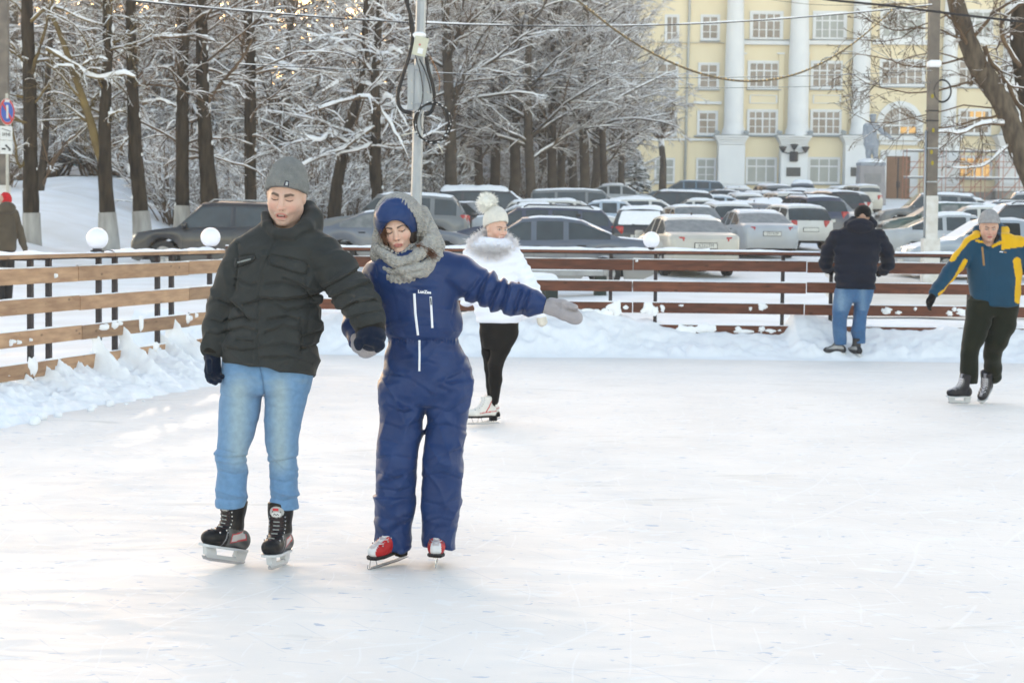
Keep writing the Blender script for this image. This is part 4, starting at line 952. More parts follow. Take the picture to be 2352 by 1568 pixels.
def grove_tree(seed, H=16, r0=.26, low=2.2, spread=5.0, dens=1.0, droop=-.10, th=.022, lean=0):
    rng = np.random.default_rng(seed); K = 9
    z = np.linspace(0, H, K); tr = np.stack([np.cumsum(rng.normal(lean*.1, .12, K)), np.cumsum(rng.normal(0, .12, K)), z], 1); tr[0, :2] = 0; tr = tr[None]
    r = (r0*(1-.82*np.linspace(0, 1, K)**1.1))[None]
    n1 = int(30*dens); t = np.sort(rng.uniform(low/H, .97, n1)); x = t*(K-1); i = np.minimum(x.astype(int), K-2); f = (x-i)[:, None]
    pos = tr[0, i]*(1-f)+tr[0, i+1]*f; th_ = rng.uniform(0, 2*math.pi, n1); el = np.radians(rng.uniform(5, 40, n1)+35*t)
    d = np.stack([np.cos(th_)*np.cos(el), np.sin(th_)*np.cos(el), np.sin(el)], 1)
    L1 = spread*(.55+.6*np.sin(np.clip(t*1.15, 0, 1)*math.pi)**.7)*rng.uniform(.75, 1.2, n1)*(1.1-.55*t)
    p1 = polyl(pos, d, L1, 8, rng, .10, .02, droop); q1 = (r0*(1-.8*t)*.42)[:, None]*np.linspace(1, .16, 8)[None]
    p2, q2 = sprout(p1, q1, 9, .12, 1, .50, .75, 6, rng, .14, .02, .55, .25, .008, droop*.8, .35)
    p3, q3 = sprout(p2, q2, 7, .1, 1, .48, .7, 5, rng, .17, .0, .6, .35, .0065, droop*.6, .3)
    p4, q4 = sprout(p3, q3, 4, .1, 1, .5, .7, 3, rng, .2, .0, .7, .5, .0055, droop*.3)
    bark = twigs(tr, r, 12); lm = twigs(p1, q1, 6)
    crown = cat_([twigs(p2, q2, 4), twigs(p3, q3, 3), twigs(p4, q4, 3)])
    snow = cat_([snow_on(p1, q1, rng, th*1.5, 1), snow_on(p2, q2, rng, th*1.25), snow_on(p3, q3, rng, th*.95, .8, .95, 3), snow_on(p4, q4, rng, th*.7, .8, .8, 3)])
    return cat_([bark, lm]), crown, snow
def plant(name, meshes, mats, loc, rz, sc, label, cat, group):
    root = empty(name, loc, rz); root.scale = (sc, sc, sc); tag(root, label, cat, group)
    for nm, me, m in zip(('trunk', 'crown', 'snow_load'), meshes, mats):
        if me is None: continue
        obj(nm, me, None, root)
        if not me.materials: me.materials.append(m)
    return root
VAR = []
for s in range(5):
    b, c, sn = grove_tree(40+s, H=15.5+s*.6, dens=1.0, droop=(-.10, -.14, -.08, -.12, -.16)[s])
    VAR.append([mesh_np('trunk', *b), mesh_np('crown', *c), mesh_np('snow_load', *sn)])
for m_ in VAR:
    for me, m in zip(m_, (BARK, TWIG, BRANCHS)): me.materials.append(m)
rng = np.random.default_rng(12)
spots = []
for px, d in ((640, 78), (740, 84), (845, 80), (955, 88), (1045, 80), (1130, 92), (1210, 84), (1290, 96), (1360, 104), (1425, 112), (1060, 112), (1180, 118), (900, 112), (780, 108), (700, 120), (1300, 124), (1000, 132), (600, 104), (560, 86),
              (490, 92), (400, 84), (310, 90), (215, 84), (120, 92), (30, 86), (-60, 90), (350, 118), (250, 122), (140, 125), (40, 120), (450, 122), (540, 124), (-30, 130), (860, 140), (1120, 142), (740, 145), (620, 148), (200, 150), (420, 150), (1440, 132), (1270, 90), (1330, 88), (1385, 98), (1240, 104), (1320, 110), (1400, 122), (1170, 88), (1100, 96), (990, 98)):
    spots.append((px, d))
for k_ in range(46): spots.append((rng.uniform(-80, 1400) if k_ % 3 else rng.uniform(-80, 640), rng.uniform(150, 215)))
for k, (px, d) in enumerate(spots):
    x = XY(px, d); z = float(ground(x, d))-.15; sc = rng.uniform(.9, 1.1)
    if px > 1340: sc *= .90
    lab = ('snow-laden broad tree in the grove behind the parked cars' if px > 620 else 'snow-covered slim tree in the park far behind the left fence')
    plant('snowy_tree', VAR[k % 5], (BARK, TWIG, BRANCHS), (x, d, z), rng.uniform(0, 6.28), sc, lab, 'tree', 'snow-laden trees of the grove' if px > 620 else 'park trees beyond the left fence')
# shrubs (understorey)
def shrub(seed, H=2.6):
    rng = np.random.default_rng(seed); n = 26
    a = rng.uniform(0, 6.28, n); d = np.stack([np.cos(a)*.45, np.sin(a)*.45, np.ones(n)], 1); pos = np.stack([np.cos(a)*.25, np.sin(a)*.25, 0*a-.1], 1)*rng.random((n, 1))
    p1 = polyl(pos, d, H*rng.uniform(.6, 1.1, n), 7, rng, .10, -.02, -.10); q1 = .018*np.ones((n, 1))*np.linspace(1, .3, 7)[None]
    p2, q2 = sprout(p1, q1, 9, .15, 1, .4, .7, 4, rng, .15, .05, .6, .4, .006); p3, q3 = sprout(p2, q2, 5, .1, 1, .5, .7, 3, rng, .2, 0, .7, .5, .005)
    return None, cat_([twigs(p1, q1, 4), twigs(p2, q2, 3), twigs(p3, q3, 3)]), cat_([snow_on(p1, q1, rng, .02), snow_on(p2, q2, rng, .026, 1, .9, 3), snow_on(p3, q3, rng, .022, 1, .8, 3)])
SV = []
for s in range(3):
    _, c, sn = shrub(90+s); a = mesh_np('stems', *c); b = mesh_np('snow_load', *sn); a.materials.append(TWIG); b.materials.append(BRANCHS); SV.append((a, b))
k = 0
for px, d in ((20, 70), (60, 76), (360, 72), (395, 66), (430, 74), (455, 66), (500, 72), (530, 64), (560, 70), (590, 62), (620, 68), (655, 66), (690, 72), (730, 70), (770, 78), (810, 74), (250, 80), (300, 78), (340, 84), (540, 80), (600, 80), (660, 82), (860, 82), (1220, 98), (1010, 84), (930, 86)):
    x = XY(px, d); r_ = empty('snowy_shrub', (x, d, float(ground(x, d))), rng.uniform(0, 6)); s_ = rng.uniform(.8, 1.5); r_.scale = (s_, s_, s_)
    tag(r_, 'leafless snow-dusted shrub growing at the foot of the park trees', 'shrub', 'shrubs under the trees')
    a, b = SV[k % 3]; obj('stems', a, None, r_); obj('snow_load', b, None, r_); k += 1
for k_ in range(80):
    d = rng.uniform(76, 150); px = rng.uniform(-60, 900) if k_ % 2 else rng.uniform(-60, 620); x = XY(px, d); r_ = empty('snowy_shrub', (x, d, float(ground(x, d))), rng.uniform(0, 6)); s_ = rng.uniform(1.6, 3.2); r_.scale = (s_, s_, s_*.9)
    tag(r_, 'leafless snow-dusted shrub growing at the foot of the park trees', 'shrub', 'shrubs under the trees'); a, b = SV[k_ % 3]; obj('stems', a, None, r_); obj('snow_load', b, None, r_)
for k_ in range(34):
    d = rng.uniform(112, 155); px = rng.uniform(860, 1440); x = XY(px, d); r_ = empty('snowy_shrub', (x, d, float(ground(x, d))), rng.uniform(0, 6)); s_ = rng.uniform(1.0, 1.7); r_.scale = (s_*1.4, s_, s_)
    tag(r_, 'leafless snow-dusted shrub growing at the foot of the park trees', 'shrub', 'shrubs under the trees'); a, b = SV[k_ % 3]; obj('stems', a, None, r_); obj('snow_load', b, None, r_)
# the row of big trunks on the left
def big_tree(px_pts, ws, d, limbs, seed, label, white=55, twig=TWIG, wash=True, bark=OLDB, heavy=1.0, nl=16, base_extra=None, tw=1.0):
    rng = np.random.default_rng(seed); s = F/d; NT = 80
    pts = np.array([P(x, y, d) for x, y in px_pts]); g = float(ground(pts[0][0], d)); org = np.array([pts[0][0], d, g])
    base = pts[0].copy(); base[2] = g-.3; pts = np.concatenate([[base], pts]); w = np.array([ws[0]*1.12]+list(ws))/2/s
    t = np.linspace(0, 1, NT); u = np.linspace(0, 1, len(pts)); cum = np.concatenate([[0], np.cumsum(np.linalg.norm(np.diff(pts, axis=0), axis=1))]); u = cum/cum[-1]
    pp = np.stack([np.interp(t, u, pts[:, i]) for i in range(3)], 1)
    for _ in range(12): pp[1:-1] = (pp[:-2]+2*pp[1:-1]+pp[2:])/4
    rr = np.interp(t, u, w); root = empty('bare_tree', org); tag(root, label, 'tree')
    v, f = tube(pp, rr, 36, False); v = np.asarray(v); ax = np.repeat(pp, 36, 0); nv = v-ax; n_ = fbm(v*np.array([5, 5, 1.2]), 3)+.8*fbm(v*np.array([16, 16, 3.0])+5, 2); v = ax+nv*(1+.085*n_)[:, None]
    if wash:
        zc = P(px_pts[0][0], px_pts[0][1]-white, d)[2]
        rows = [i for i in range(NT) if pp[i, 2] < zc+.02]; k_ = len(rows)
        obj('trunk', mesh_np('trunk', v-org, np.array(f)), bark, root)
        tt = np.linspace(0, 1, 8); zz = g-.2+(zc-g+.2)*tt; qx = np.interp(zz, pp[:, 2], pp[:, 0]); qr = np.interp(zz, pp[:, 2], rr)*1.105+.006
        v2, f2 = tube(np.stack([qx, 0*zz+d, zz], 1), qr, 20, False); a_ = np.repeat(np.stack([qx, 0*zz+d, zz], 1), 20, 0); v2 = a_+(v2-a_)*(1+.03*fbm(v2*np.array([5, 5, 1.2]), 2))[:, None]
        o = obj('whitewashed_base', mesh_np('w', v2-org, np.array(f2)), WASH, root)
    else: obj('trunk', mesh_np('trunk', v-org, np.array(f)), bark, root)
    LP = []; LR = []; SN = []
    for (lp, w0, w1, sn) in limbs:
        q = np.array([P(x, y, d+dy) for x, y, dy in lp]); tq = np.linspace(0, 1, 10); uq = np.linspace(0, 1, len(q)); q = np.stack([np.interp(tq, uq, q[:, i]) for i in range(3)], 1)
        for _ in range(1): q[1:-1] = (q[:-2]+2*q[1:-1]+q[2:])/4
        q += rng.normal(0, .02, q.shape); LP.append(q); LR.append(np.linspace(w0, w1, 10)/2/s)
        if sn: SN.append(snow_on(q[None], LR[-1][None], rng, sn/2/s, .6, 1, 8))
    # random limbs
    i0 = rng.integers(NT//3, NT, nl); a = rng.uniform(0, 6.28, nl); el = np.radians(rng.uniform(-5, 45, nl)); dd = np.stack([np.cos(a)*np.cos(el), np.sin(a)*np.cos(el), np.sin(el)], 1)
    rl = polyl(pp[i0], dd, rng.uniform(1.5, 3.6, nl), 10, rng, .12, .02, -.10); rq = (rr[i0]*.22)[:, None]*np.linspace(1, .25, 10)[None]
    allp = np.concatenate([np.array(LP).reshape(-1, 10, 3), rl]); allr = np.concatenate([np.array(LR).reshape(-1, 10), rq])
    p2, q2 = sprout(allp, allr, 7, .15, 1, .42, .8, 6, rng, .16, 0, .5, .3, .006, -.12, .3); p3, q3 = sprout(p2, q2, 6, .1, 1, .5, .75, 5, rng, .2, 0, .6, .4, .005, -.12); p4, q4 = sprout(p3, q3, int(3*tw), .1, 1, .6, .7, 3, rng, .2, 0, .7, .5, .0042, -.1)
    cv, cf = cat_([twigs(allp, allr, 8), twigs(p2, q2, 4), twigs(p3, q3, 3), twigs(p4, q4, 3)]); obj('crown', mesh_np('crown', cv-org, cf), twig, root)
    SN += [snow_on(rl, rq, rng, .022*heavy, .7), snow_on(p2, q2, rng, .016*heavy, .8, .8, 4), snow_on(p3, q3, rng, .011*heavy, .9, .6, 3)]
    sv, sf = cat_(SN); obj('snow_load', mesh_np('snow_load', sv-org, sf), BRANCHS, root)
    # snow stuck on the bark
    for k in range(9):
        mb = MB()
        i = rng.integers(NT//6, NT-2); sx = rng.choice([-1, 1]); c = pp[i]+np.array([sx*rr[i]*.9, -rr[i]*.35, 0]); h = rng.uniform(.05, .16); v, f = lathe([(.005, -h), (.03, -h*.5), (.04, 0), (.02, h*.8), (.003, h)], 8, c+rng.normal(0, .01, 3)); mb.add(v, f); mb.build('snow_patch', BRANCHS, root, True, off=org)
    return root
big_tree([(74, 549), (71, 440), (70, 343), (68, 190), (62, 20), (60, -160)], [37, 34, 32, 30, 27, 18], 50,
    [([(70, 343, 0), (45, 400, -.2), (30, 300, -.4), (20, 200, -.3)], 8, 3, 0), ([(66, 180, 0), (90, 120, -.4), (105, 60, -.6), (122, 0, -.8)], 10, 4, 7), ([(62, 150, 0), (40, 120, -.2), (15, 90, -.4)], 8, 3, 6), ([(60, 60, 0), (120, 10, -.5), (180, 40, -1), (240, 60, -1.4)], 9, 3, 5)],
    1, 'thick dark tree trunk with a whitewashed foot right of the no-parking sign', 60, TWIGG)
big_tree([(250, 556), (246, 488), (240, 362), (243, 228), (248, 100), (246, 0), (244, -160)], [44, 35, 32, 26, 24, 22, 14], 49,
    [([(236, 372, 0), (215, 300, -.1), (187, 213, -.2), (164, 152, -.3), (145, 100, -.4), (120, 30, -.5)], 22, 10, 0), ([(103, 114, -.6), (145, 133, -.5), (183, 156, -.4), (213, 187, -.6), (244, 183, -.8), (274, 171, -1), (311, 177, -1.1)], 9, 5, 12),
     ([(120, 160, -.6), (135, 150, -.6), (165, 155, -.5), (190, 180, -.5)], 6, 4, 8), ([(193, 145, -.5), (215, 135, -.7), (247, 137, -.9)], 5, 3, 7), ([(240, 260, 0), (262, 262, -.2), (286, 252, -.4)], 7, 4, 6)],
    2, 'forked dark tree with a long snow-loaded bough reaching right', 68, TWIGG)
big_tree([(328, 545), (322, 460), (312, 381), (306, 229), (301, 76), (300, 0), (298, -160)], [40, 34, 32, 28, 24, 22, 14], 50,
    [([(324, 240, 0), (366, 228, -.2), (404, 248, -.3)], 8, 5, 6), ([(303, 130, 0), (332, 91, -.3), (381, 82, -.5), (442, 80, -.6), (492, 95, -.8)], 9, 4, 6), ([(300, 310, 0), (280, 330, -.3), (268, 370, -.5)], 6, 3, 5)],
    3, 'dark tree trunk just left of the bonnet of the black off-road car', 60)
big_tree([(417, 540), (418, 460), (419, 343), (419, 190), (423, 38), (425, -160)], [35, 31, 30, 27, 24, 15], 52,
    [([(419, 200, 0), (395, 150, -.3), (360, 160, -.4), (335, 200, -.5)], 8, 3, 5), ([(421, 90, 0), (450, 40, -.3), (500, 20, -.5), (550, 50, -.6)], 8, 3, 5)],
    4, 'straight dark trunk rising above the roof of the black off-road car', 68)
big_tree([(486, 540), (484, 495), (473, 343), (466, 229), (463, 76), (462, 0), (460, -160)], [48, 42, 34, 30, 27, 25, 15], 52,
    [([(474, 240, 0), (488, 215, -.1), (511, 190, -.2), (549, 145, -.3), (580, 90, -.5)], 13, 5, 4), ([(511, 190, -.2), (540, 200, -.4), (562, 228, -.5)], 6, 3, 6), ([(463, 160, 0), (440, 150, -.3), (425, 175, -.3)], 6, 3, 6)],
    5, 'dark trunk with a low side bough, second from the grey beanie', 58)
big_tree([(576, 520), (575, 400), (575, 300), (575, 110), (570, 0), (568, -160)], [29, 27, 26, 24, 22, 14], 54,
    [([(575, 150, 0), (555, 130, -.2), (560, 70, -.4), (575, 20, -.6)], 6, 3, 7), ([(573, 60, 0), (600, 40, -.3), (640, 50, -.5)], 7, 3, 6)],
    6, 'slender dark trunk directly left of the grey beanie', 40)
big_tree([(88, 462), (96, 400), (103, 343), (107, 248), (112, 150), (118, 60), (122, -80)], [22, 19, 17, 15, 12, 10, 7], 66,
    [([(92, 440, 0), (115, 385, -.1), (140, 345, -.2), (160, 320, -.3), (185, 300, -.5)], 11, 5, 4)], 7, 'thin leaning tree standing between the two thick trunks at the left', 0, wash=False, nl=10)
for (pts_, lab, sd) in (([(768, 470), (778, 400), (800, 300), (830, 190)], 'leaning snowy maple trunk right of the grey beanie', 21), ([(868, 452), (860, 380), (866, 300), (860, 180)], 'mossy maple trunk left of the metal pole', 22)):
    big_tree(pts_+[(pts_[-1][0]+10, 60), (pts_[-1][0]+15, -100)], [30, 27, 24, 20, 15, 8], 64,
        [([(870, 250, -1), (850, 222, -1.4), (780, 236, -1.8), (700, 262, -2.2)], 8, 5, 9), ([(870, 240, -1), (900, 290, -1.4), (925, 330, -1.6), (940, 375, -1.8)], 6, 3, 14), ([(850, 300, -1), (780, 345, -1.4), (720, 370, -1.8), (640, 390, -2)], 7, 3, 9),
         ([(800, 330, -1), (760, 300, -1.4), (735, 330, -1.7), (700, 310, -1.8)], 6, 3, 13)] if sd == 21 else
        [([(860, 260, 0), (890, 220, -.8), (915, 250, -1), (935, 290, -1.2)], 6, 3, 13), ([(860, 180, 0), (820, 130, -.6), (780, 110, -1), (700, 130, -1.2)], 7, 3, 12), ([(862, 150, 0), (900, 110, -.6), (925, 130, -.8)], 6, 3, 11), ([(858, 200, 0), (800, 180, -.8), (740, 210, -1)], 6, 3, 11), ([(860, 330, 0), (830, 345, -.8), (790, 350, -1.2), (740, 370, -1.4)], 6, 3, 9)],
        sd, lab, 0, wash=False, nl=30, heavy=2.0)
# far grove trunks in a row
# pollarded lime and small fir before the building
rng = np.random.default_rng(77)
def pollard():
    d = 128.0; a = P(1522, 432, d); b = P(1518, 318, d); g = float(ground(a[0], d)); org = np.array([a[0], d, g]); tr = np.array([[a[0], d, g-.2], a, (a+b)/2+[.1, 0, 0], b]); v, f = tube(tr, [.30, .27, .22, .20], 10)
    root = empty('pollarded_tree', org); tag(root, 'small pollarded tree with upright brush of shoots before the yellow wall', 'tree'); obj('trunk', mesh_np('t', v-org, f), BARK, root)
    n = 12; an = rng.uniform(0, 6.28, n); p1 = polyl(np.repeat(b[None], n, 0), np.stack([np.cos(an), np.sin(an), .35+0*an], 1), rng.uniform(1.1, 2.2, n), 6, rng, .1, .12); q1 = np.linspace(.13, .06, 6)[None]*np.ones((n, 1))
    p2, q2 = sprout(p1, q1, 16, .35, 1, 1.15, .3, 6, rng, .06, .22, .35, .4, .014); p3, q3 = sprout(p2, q2, 4, .2, 1, .4, .4, 3, rng, .1, .1, .6, .5, .01)
    c = cat_([twigs(p1, q1, 6), twigs(p2, q2, 3), twigs(p3, q3, 3)]); obj('crown', mesh_np('c', c[0]-org, c[1]), TWIG, root); s = cat_([snow_on(p1, q1, rng, .05), snow_on(p2, q2, rng, .03, 1, .7), snow_on(p3, q3, rng, .02, 1, .5)]); obj('snow_load', mesh_np('s', s[0]-org, s[1]), BRANCHS, root)
pollard()
def fir(px, d, H, label):
    x = XY(px, d); g = float(ground(x, d)); n = 150; z = rng.uniform(.12, 1, n)**.9*H; an = rng.uniform(0, 6.28, n); L_ = (1-z/H)*H*.36+.15
    p1 = polyl(np.stack([0*z, 0*z, z], 1), np.stack([np.cos(an), np.sin(an), 0*an+.05], 1), L_, 6, rng, .05, 0, -.12); q1 = np.linspace(.03, .01, 6)[None]*np.ones((n, 1))
    p2, q2 = sprout(p1, q1, 14, .1, 1, .35, .8, 3, rng, .1, -.05, .8, .6, .022, 0, .8)
    root = empty('fir_tree', (x, d, g)); tag(root, label, 'tree'); v, f = tube([(0, 0, -.2), (0, 0, H)], [.14, .02], 8); obj('trunk', mesh_np('t', v, f), BARK, root)
    c = cat_([twigs(p1, q1, 4), twigs(p2, q2, 3)]); obj('crown', mesh_np('c', *c), mat('fir_needles', (.035, .06, .05), .9, var=.4), root); s = cat_([snow_on(p1, q1, rng, .06), snow_on(p2, q2, rng, .045, .6, .6)]); obj('snow_load', mesh_np('s', *s), BRANCHS, root)
fir(1456, 120, 3.6, 'small dark fir tree at the right edge of the grove')
# large tree at the right edge
big_tree([(2420, 560), (2400, 470), (2372, 415), (2347, 359), (2328, 302), (2306, 245), (2278, 192), (2243, 150), (2222, 94), (2205, 40), (2190, -10), (2175, -160)], [60, 54, 50, 50, 48, 48, 48, 46, 42, 40, 38, 24], 42,
    [([(2262, 175, 0), (2240, 178, 0), (2225, 190, 0)], 16, 8, 0), ([(2222, 94, 0), (2130, 62, -.3), (2050, 72, -.6), (1985, 40, -1)], 6, 1.4, 0), ([(2225, 130, 0), (2110, 160, -.3), (2010, 130, -.6), (1925, 120, -1)], 5, 1.2, 0),
     ([(2228, 190, 0), (2120, 215, -.2), (2020, 205, -.4), (1930, 160, -.6)], 5, 1.2, 0), ([(2306, 262, 0), (2240, 275, -.3), (2180, 300, -.5), (2100, 275, -.8), (2040, 240, -1)], 6, 1.3, 0), ([(2330, 290, 0), (2270, 280, -.4), (2225, 300, -.6), (2180, 310, -.8), (2140, 296, -.9)], 9, 3, 8),
     ([(2330, 320, 0), (2280, 370, -.3), (2230, 390, -.5), (2190, 385, -.7)], 6, 2, 8), ([(2210, 60, 0), (2150, 20, -.3), (2080, 10, -.5), (1990, 20, -.7)], 6, 1.3, 0), ([(2240, 150, 0), (2150, 120, -.2), (2060, 140, -.4), (1960, 250, -.7)], 4, 1, 0),
     ([(2262, 110, .2), (2282, 150, .2), (2312, 190, .2), (2335, 232, .2), (2350, 280, .2)], 12, 10, 18), ([(2345, 150, 0), (2310, 110, -.2), (2290, 60, -.3), (2330, 20, -.5), (2380, 0, -.6)], 10, 7, 12),
     ([(2310, 250, 0), (2200, 235, -.3), (2120, 270, -.5), (2000, 290, -.8), (1940, 250, -.9)], 4, 1, 0), ([(2205, 20, 0), (2120, 60, -.5), (2040, 100, -.8), (1940, 90, -1)], 4, 1, 0)],
    31, 'massive leaning tree with snow in its forks at the right edge', 0, wash=False, nl=3, heavy=.35, bark=mat('grey_brown_bark', (.15, .12, .09), .95, c2=(.055, .044, .036), scale=9, stretch=(1, 1, .3), bump=1, bscale=22, spec=.05), tw=1)
big_tree([(2440, 560), (2400, 400), (2368, 265), (2352, 190), (2338, 90), (2346, 0), (2350, -160)], [50, 46, 44, 42, 40, 38, 25], 44, [([(2345, 190, 0), (2325, 120, .2), (2300, 90, .3)], 8, 4, 7)], 32, 'second dark trunk cut by the right edge of the picture', 0, wash=False, nl=8)
# small turquoise building far behind the left trees
TQ = mat('turquoise_wall', (.14, .42, .42), .8, var=.1, scale=1); TY = 112.0
a = P(-220, 415, TY); b = P(224, 362, TY); c = P(224, 285, TY); g = float(ground(XY(100, TY), TY))-.3
root = empty('turquoise_building', (a[0], TY, g)); tag(root, 'low building with a turquoise wall glimpsed between the left trees', 'building'); of = (a[0], TY, g)
mb = MB(); mb.box(((a[0]+b[0])/2, TY+3, (g+b[2])/2), ((b[0]-a[0])/2, 3, (b[2]-g)/2)); mb.build('wall', TQ, root, off=of)
mb = MB(); mb.box(((a[0]+b[0])/2, TY+3.1, (b[2]+c[2])/2), ((b[0]-a[0])/2, 2.9, (c[2]-b[2])/2)); mb.build('upper_wall', mat('grey_plaster', (.30, .30, .29), .9, var=.15, scale=1), root, off=of)
mb = MB(); mb.box(((a[0]+b[0])/2, TY+3, c[2]+.12), ((b[0]-a[0])/2+.3, 3.3, .12)); mb.build('roof', SNOWF, root, off=of)
for px in (-150, -90, -30, 20, 150, 195):
    p = P(px, 320, TY); mb = MB(); mb.box((p[0], TY+.15, p[2]), (.45, .05, .6)); mb.build('window', PANE, root, off=of)
# ================================================================ people
from mathutils.bvhtree import BVHTree
def proj(Q):
    d = Q-CAM; k = d@_fw; return 1176+F*(d@RX)/k, 784-F*(d@UX)/k
def pdist(px, py, line):
    m = None
    for (x0, y0), (x1, y1) in zip(line[:-1], line[1:]):
        dx, dy = x1-x0, y1-y0; t = np.clip(((px-x0)*dx+(py-y0)*dy)/(dx*dx+dy*dy+1e-9), 0, 1)
        d = np.hypot(px-x0-t*dx, py-y0-t*dy); m = d if m is None else np.minimum(m, d)
    return m
def inpoly(px, py, poly):
    s = None
    n = len(poly); ar = sum(poly[i][0]*poly[(i+1) % n][1]-poly[(i+1) % n][0]*poly[i][1] for i in range(n)); sg = 1 if ar > 0 else -1
    for i in range(n):
        x0, y0 = poly[i]; x1, y1 = poly[(i+1) % n]; L_ = math.hypot(x1-x0, y1-y0)
        d = sg*((x1-x0)*(py-y0)-(y1-y0)*(px-x0))/L_; s = d if s is None else np.minimum(s, d)
    return s             # signed distance in pixels, positive inside (convex)
class Fig:
    def __init__(s, D, foot, label, rz=0):
        s.D = D; s.s = F/D; p = P(foot[0], foot[1], D); s.org = np.array([p[0], D, max(0.0, p[2])]); s.root = empty('person', s.org); tag(s.root, label, 'person')
    def J(s, x, y, dy=0): return P(x, y, s.D+dy)
    def R(s, px): return px/s.s
    def ch(s, Q, pts, k=.03): return chain(Q, [s.J(*p[:2], *(p[3:4])) for p in pts], [s.R(p[2]) for p in pts], k)
    def sec(s, y, xl, xr, ry, dy=0):
        c = s.J((xl+xr)/2, y, dy); return (c[2], c[0], s.D+dy, (xr-xl)/2/s.s, ry)
    def make(s, name, f, box, h, m, dy=(-.3, .3), col=None, parent=None, smooth=True):
        a = s.J(box[0], box[3], 0); b = s.J(box[2], box[1], 0)
        v, fc = surfnet(f, (a[0]-.01, s.D+dy[0], a[2]-.01), (b[0]+.01, s.D+dy[1], b[2]+.01), h)
        if len(fc) == 0: raise RuntimeError('empty '+name)
        c = col(v) if col else None
        o = obj(name, mesh_np(name, v-s.org, fc, smooth, c), m, parent or s.root); o['_n'] = len(v); del o['_n']
        s.last = (v, fc); return o
    def bvh(s): v, fc = s.last; return BVHTree.FromPolygons([tuple(p) for p in v], [tuple(map(int, q)) for q in fc])
    def strip(s, bv, pts, w, m, name, lift=.003, th=.004, parent=None, n=14):
        """a raised ribbon lying on a garment, following picture points"""
        pts = np.array(pts, float); cum = np.concatenate([[0], np.cumsum(np.linalg.norm(np.diff(pts, axis=0), axis=1))]); t = np.linspace(0, cum[-1], n)
        q = np.stack([np.interp(t, cum, pts[:, 0]), np.interp(t, cum, pts[:, 1])], 1); tn = np.gradient(q, axis=0); tn /= np.linalg.norm(tn, axis=1)[:, None]; nn = np.stack([-tn[:, 1], tn[:, 0]], 1)
        V = []
        ww = np.broadcast_to(np.asarray(w, float), (n,)) if np.ndim(w) == 0 else np.interp(np.linspace(0, 1, n), np.linspace(0, 1, len(w)), w)
        for k in range(n):
            for u in (-1, -.4, .4, 1):
                p2 = q[k]+nn[k]*u*ww[k]/2; d = P(p2[0], p2[1], 5.0)-CAM; d /= np.linalg.norm(d); h_, nr, _, _ = bv.ray_cast(Vector(CAM), Vector(d))
                if h_ is None: h_ = Vector(V[-1]) if V else Vector(s.J(p2[0], p2[1]))
                V.append(np.array(h_)-d*(lift+(th if abs(u) < .9 else -.002)))
        f = [(4*k+j, 4*k+j+1, 4*k+j+5, 4*k+j+4) for k in range(n-1) for j in range(3)]
        return obj(name, mesh_np(name, np.array(V)-s.org, f, True), m, parent or s.root)
SKIN = mat('skin', (.5, .3, .2), .5, var=.06, scale=30, attr=True, sss=.15, spec=.3, bump=.08, bscale=200)
def headf(Q, c, R, sc=1.0, fem=0, lid=0.0, mouth=0.0, nose=1.0, jaw=1.0):
    q = (Q-c)@R/sc; x = q[:, 0]; X = q.copy(); X[:, 0] = np.abs(x)      # mirrored
    d = ell(q, (0, .022, .030), (.076, .097, .092))
    d = smin(d, ell(q, (0, -.012, -.030), (.064*jaw, .074, .082)), .03)
    d = smin(d, rc(X, (.047*jaw, .005, -.062), (.010, -.060, -.103), .020*jaw, .0155), .035)
    d = smin(d, ell(q, (0, -.070, -.104), (.019, .015, .014)), .02)
    d = smin(d, ell(X, (.038, -.052, -.028), (.026, .024, .026)), .025)
    d = smin(d, rc(X, (.010, -.080, .020), (.038, -.070, .020), .009, .008), .02)
    d = smax(d, -ell(X, (.031, -.097, .000), (.021, .017, .013)), .016)
    d = smin(d, ell(X, (.031, -.0655, -.001), (.0165, .0155, .0125)), .004)             # closed or lowered lids
    d = smin(d, rc(q, (0, -.078, .010), (0, -.101*1.0, -.034), .0075, .0115*nose), .012)
    d = smin(d, ell(X, (.0115, -.090, -.037), (.0085, .010, .0075)), .006)
    d = smax(d, -ell(X, (.0065, -.100, -.046), (.0035, .006, .004)), .002)
    d = smin(d, ell(q, (0, -.079, -.066), (.027, .012, .014)), .015)
    d = smin(d, ell(q, (0, -.0870, -.0635), (.023+.004*mouth, .0060, .0038)), .004)
    d = smin(d, ell(q, (0, -.0850, -.0745-.008*mouth), (.018+.004*mouth, .0065, .0055)), .004)
    if mouth: d = smax(d, -ell(q, (0, -.094, -.0690-.002*mouth), (.020, .012, .0040*mouth)), .003)
    else: d = smax(d, -rc(X, (0, -.0975, -.0685), (.020, -.090, -.0690), .0016, .0014), .003)
    d = smax(d, -ell(q, (0, -.106, -.053), (.004, .008, .008)), .008)
    e = ell(X, (.077, .012, -.006), (.009, .017, .030)); d = smin(d, e, .008)
    return d*sc
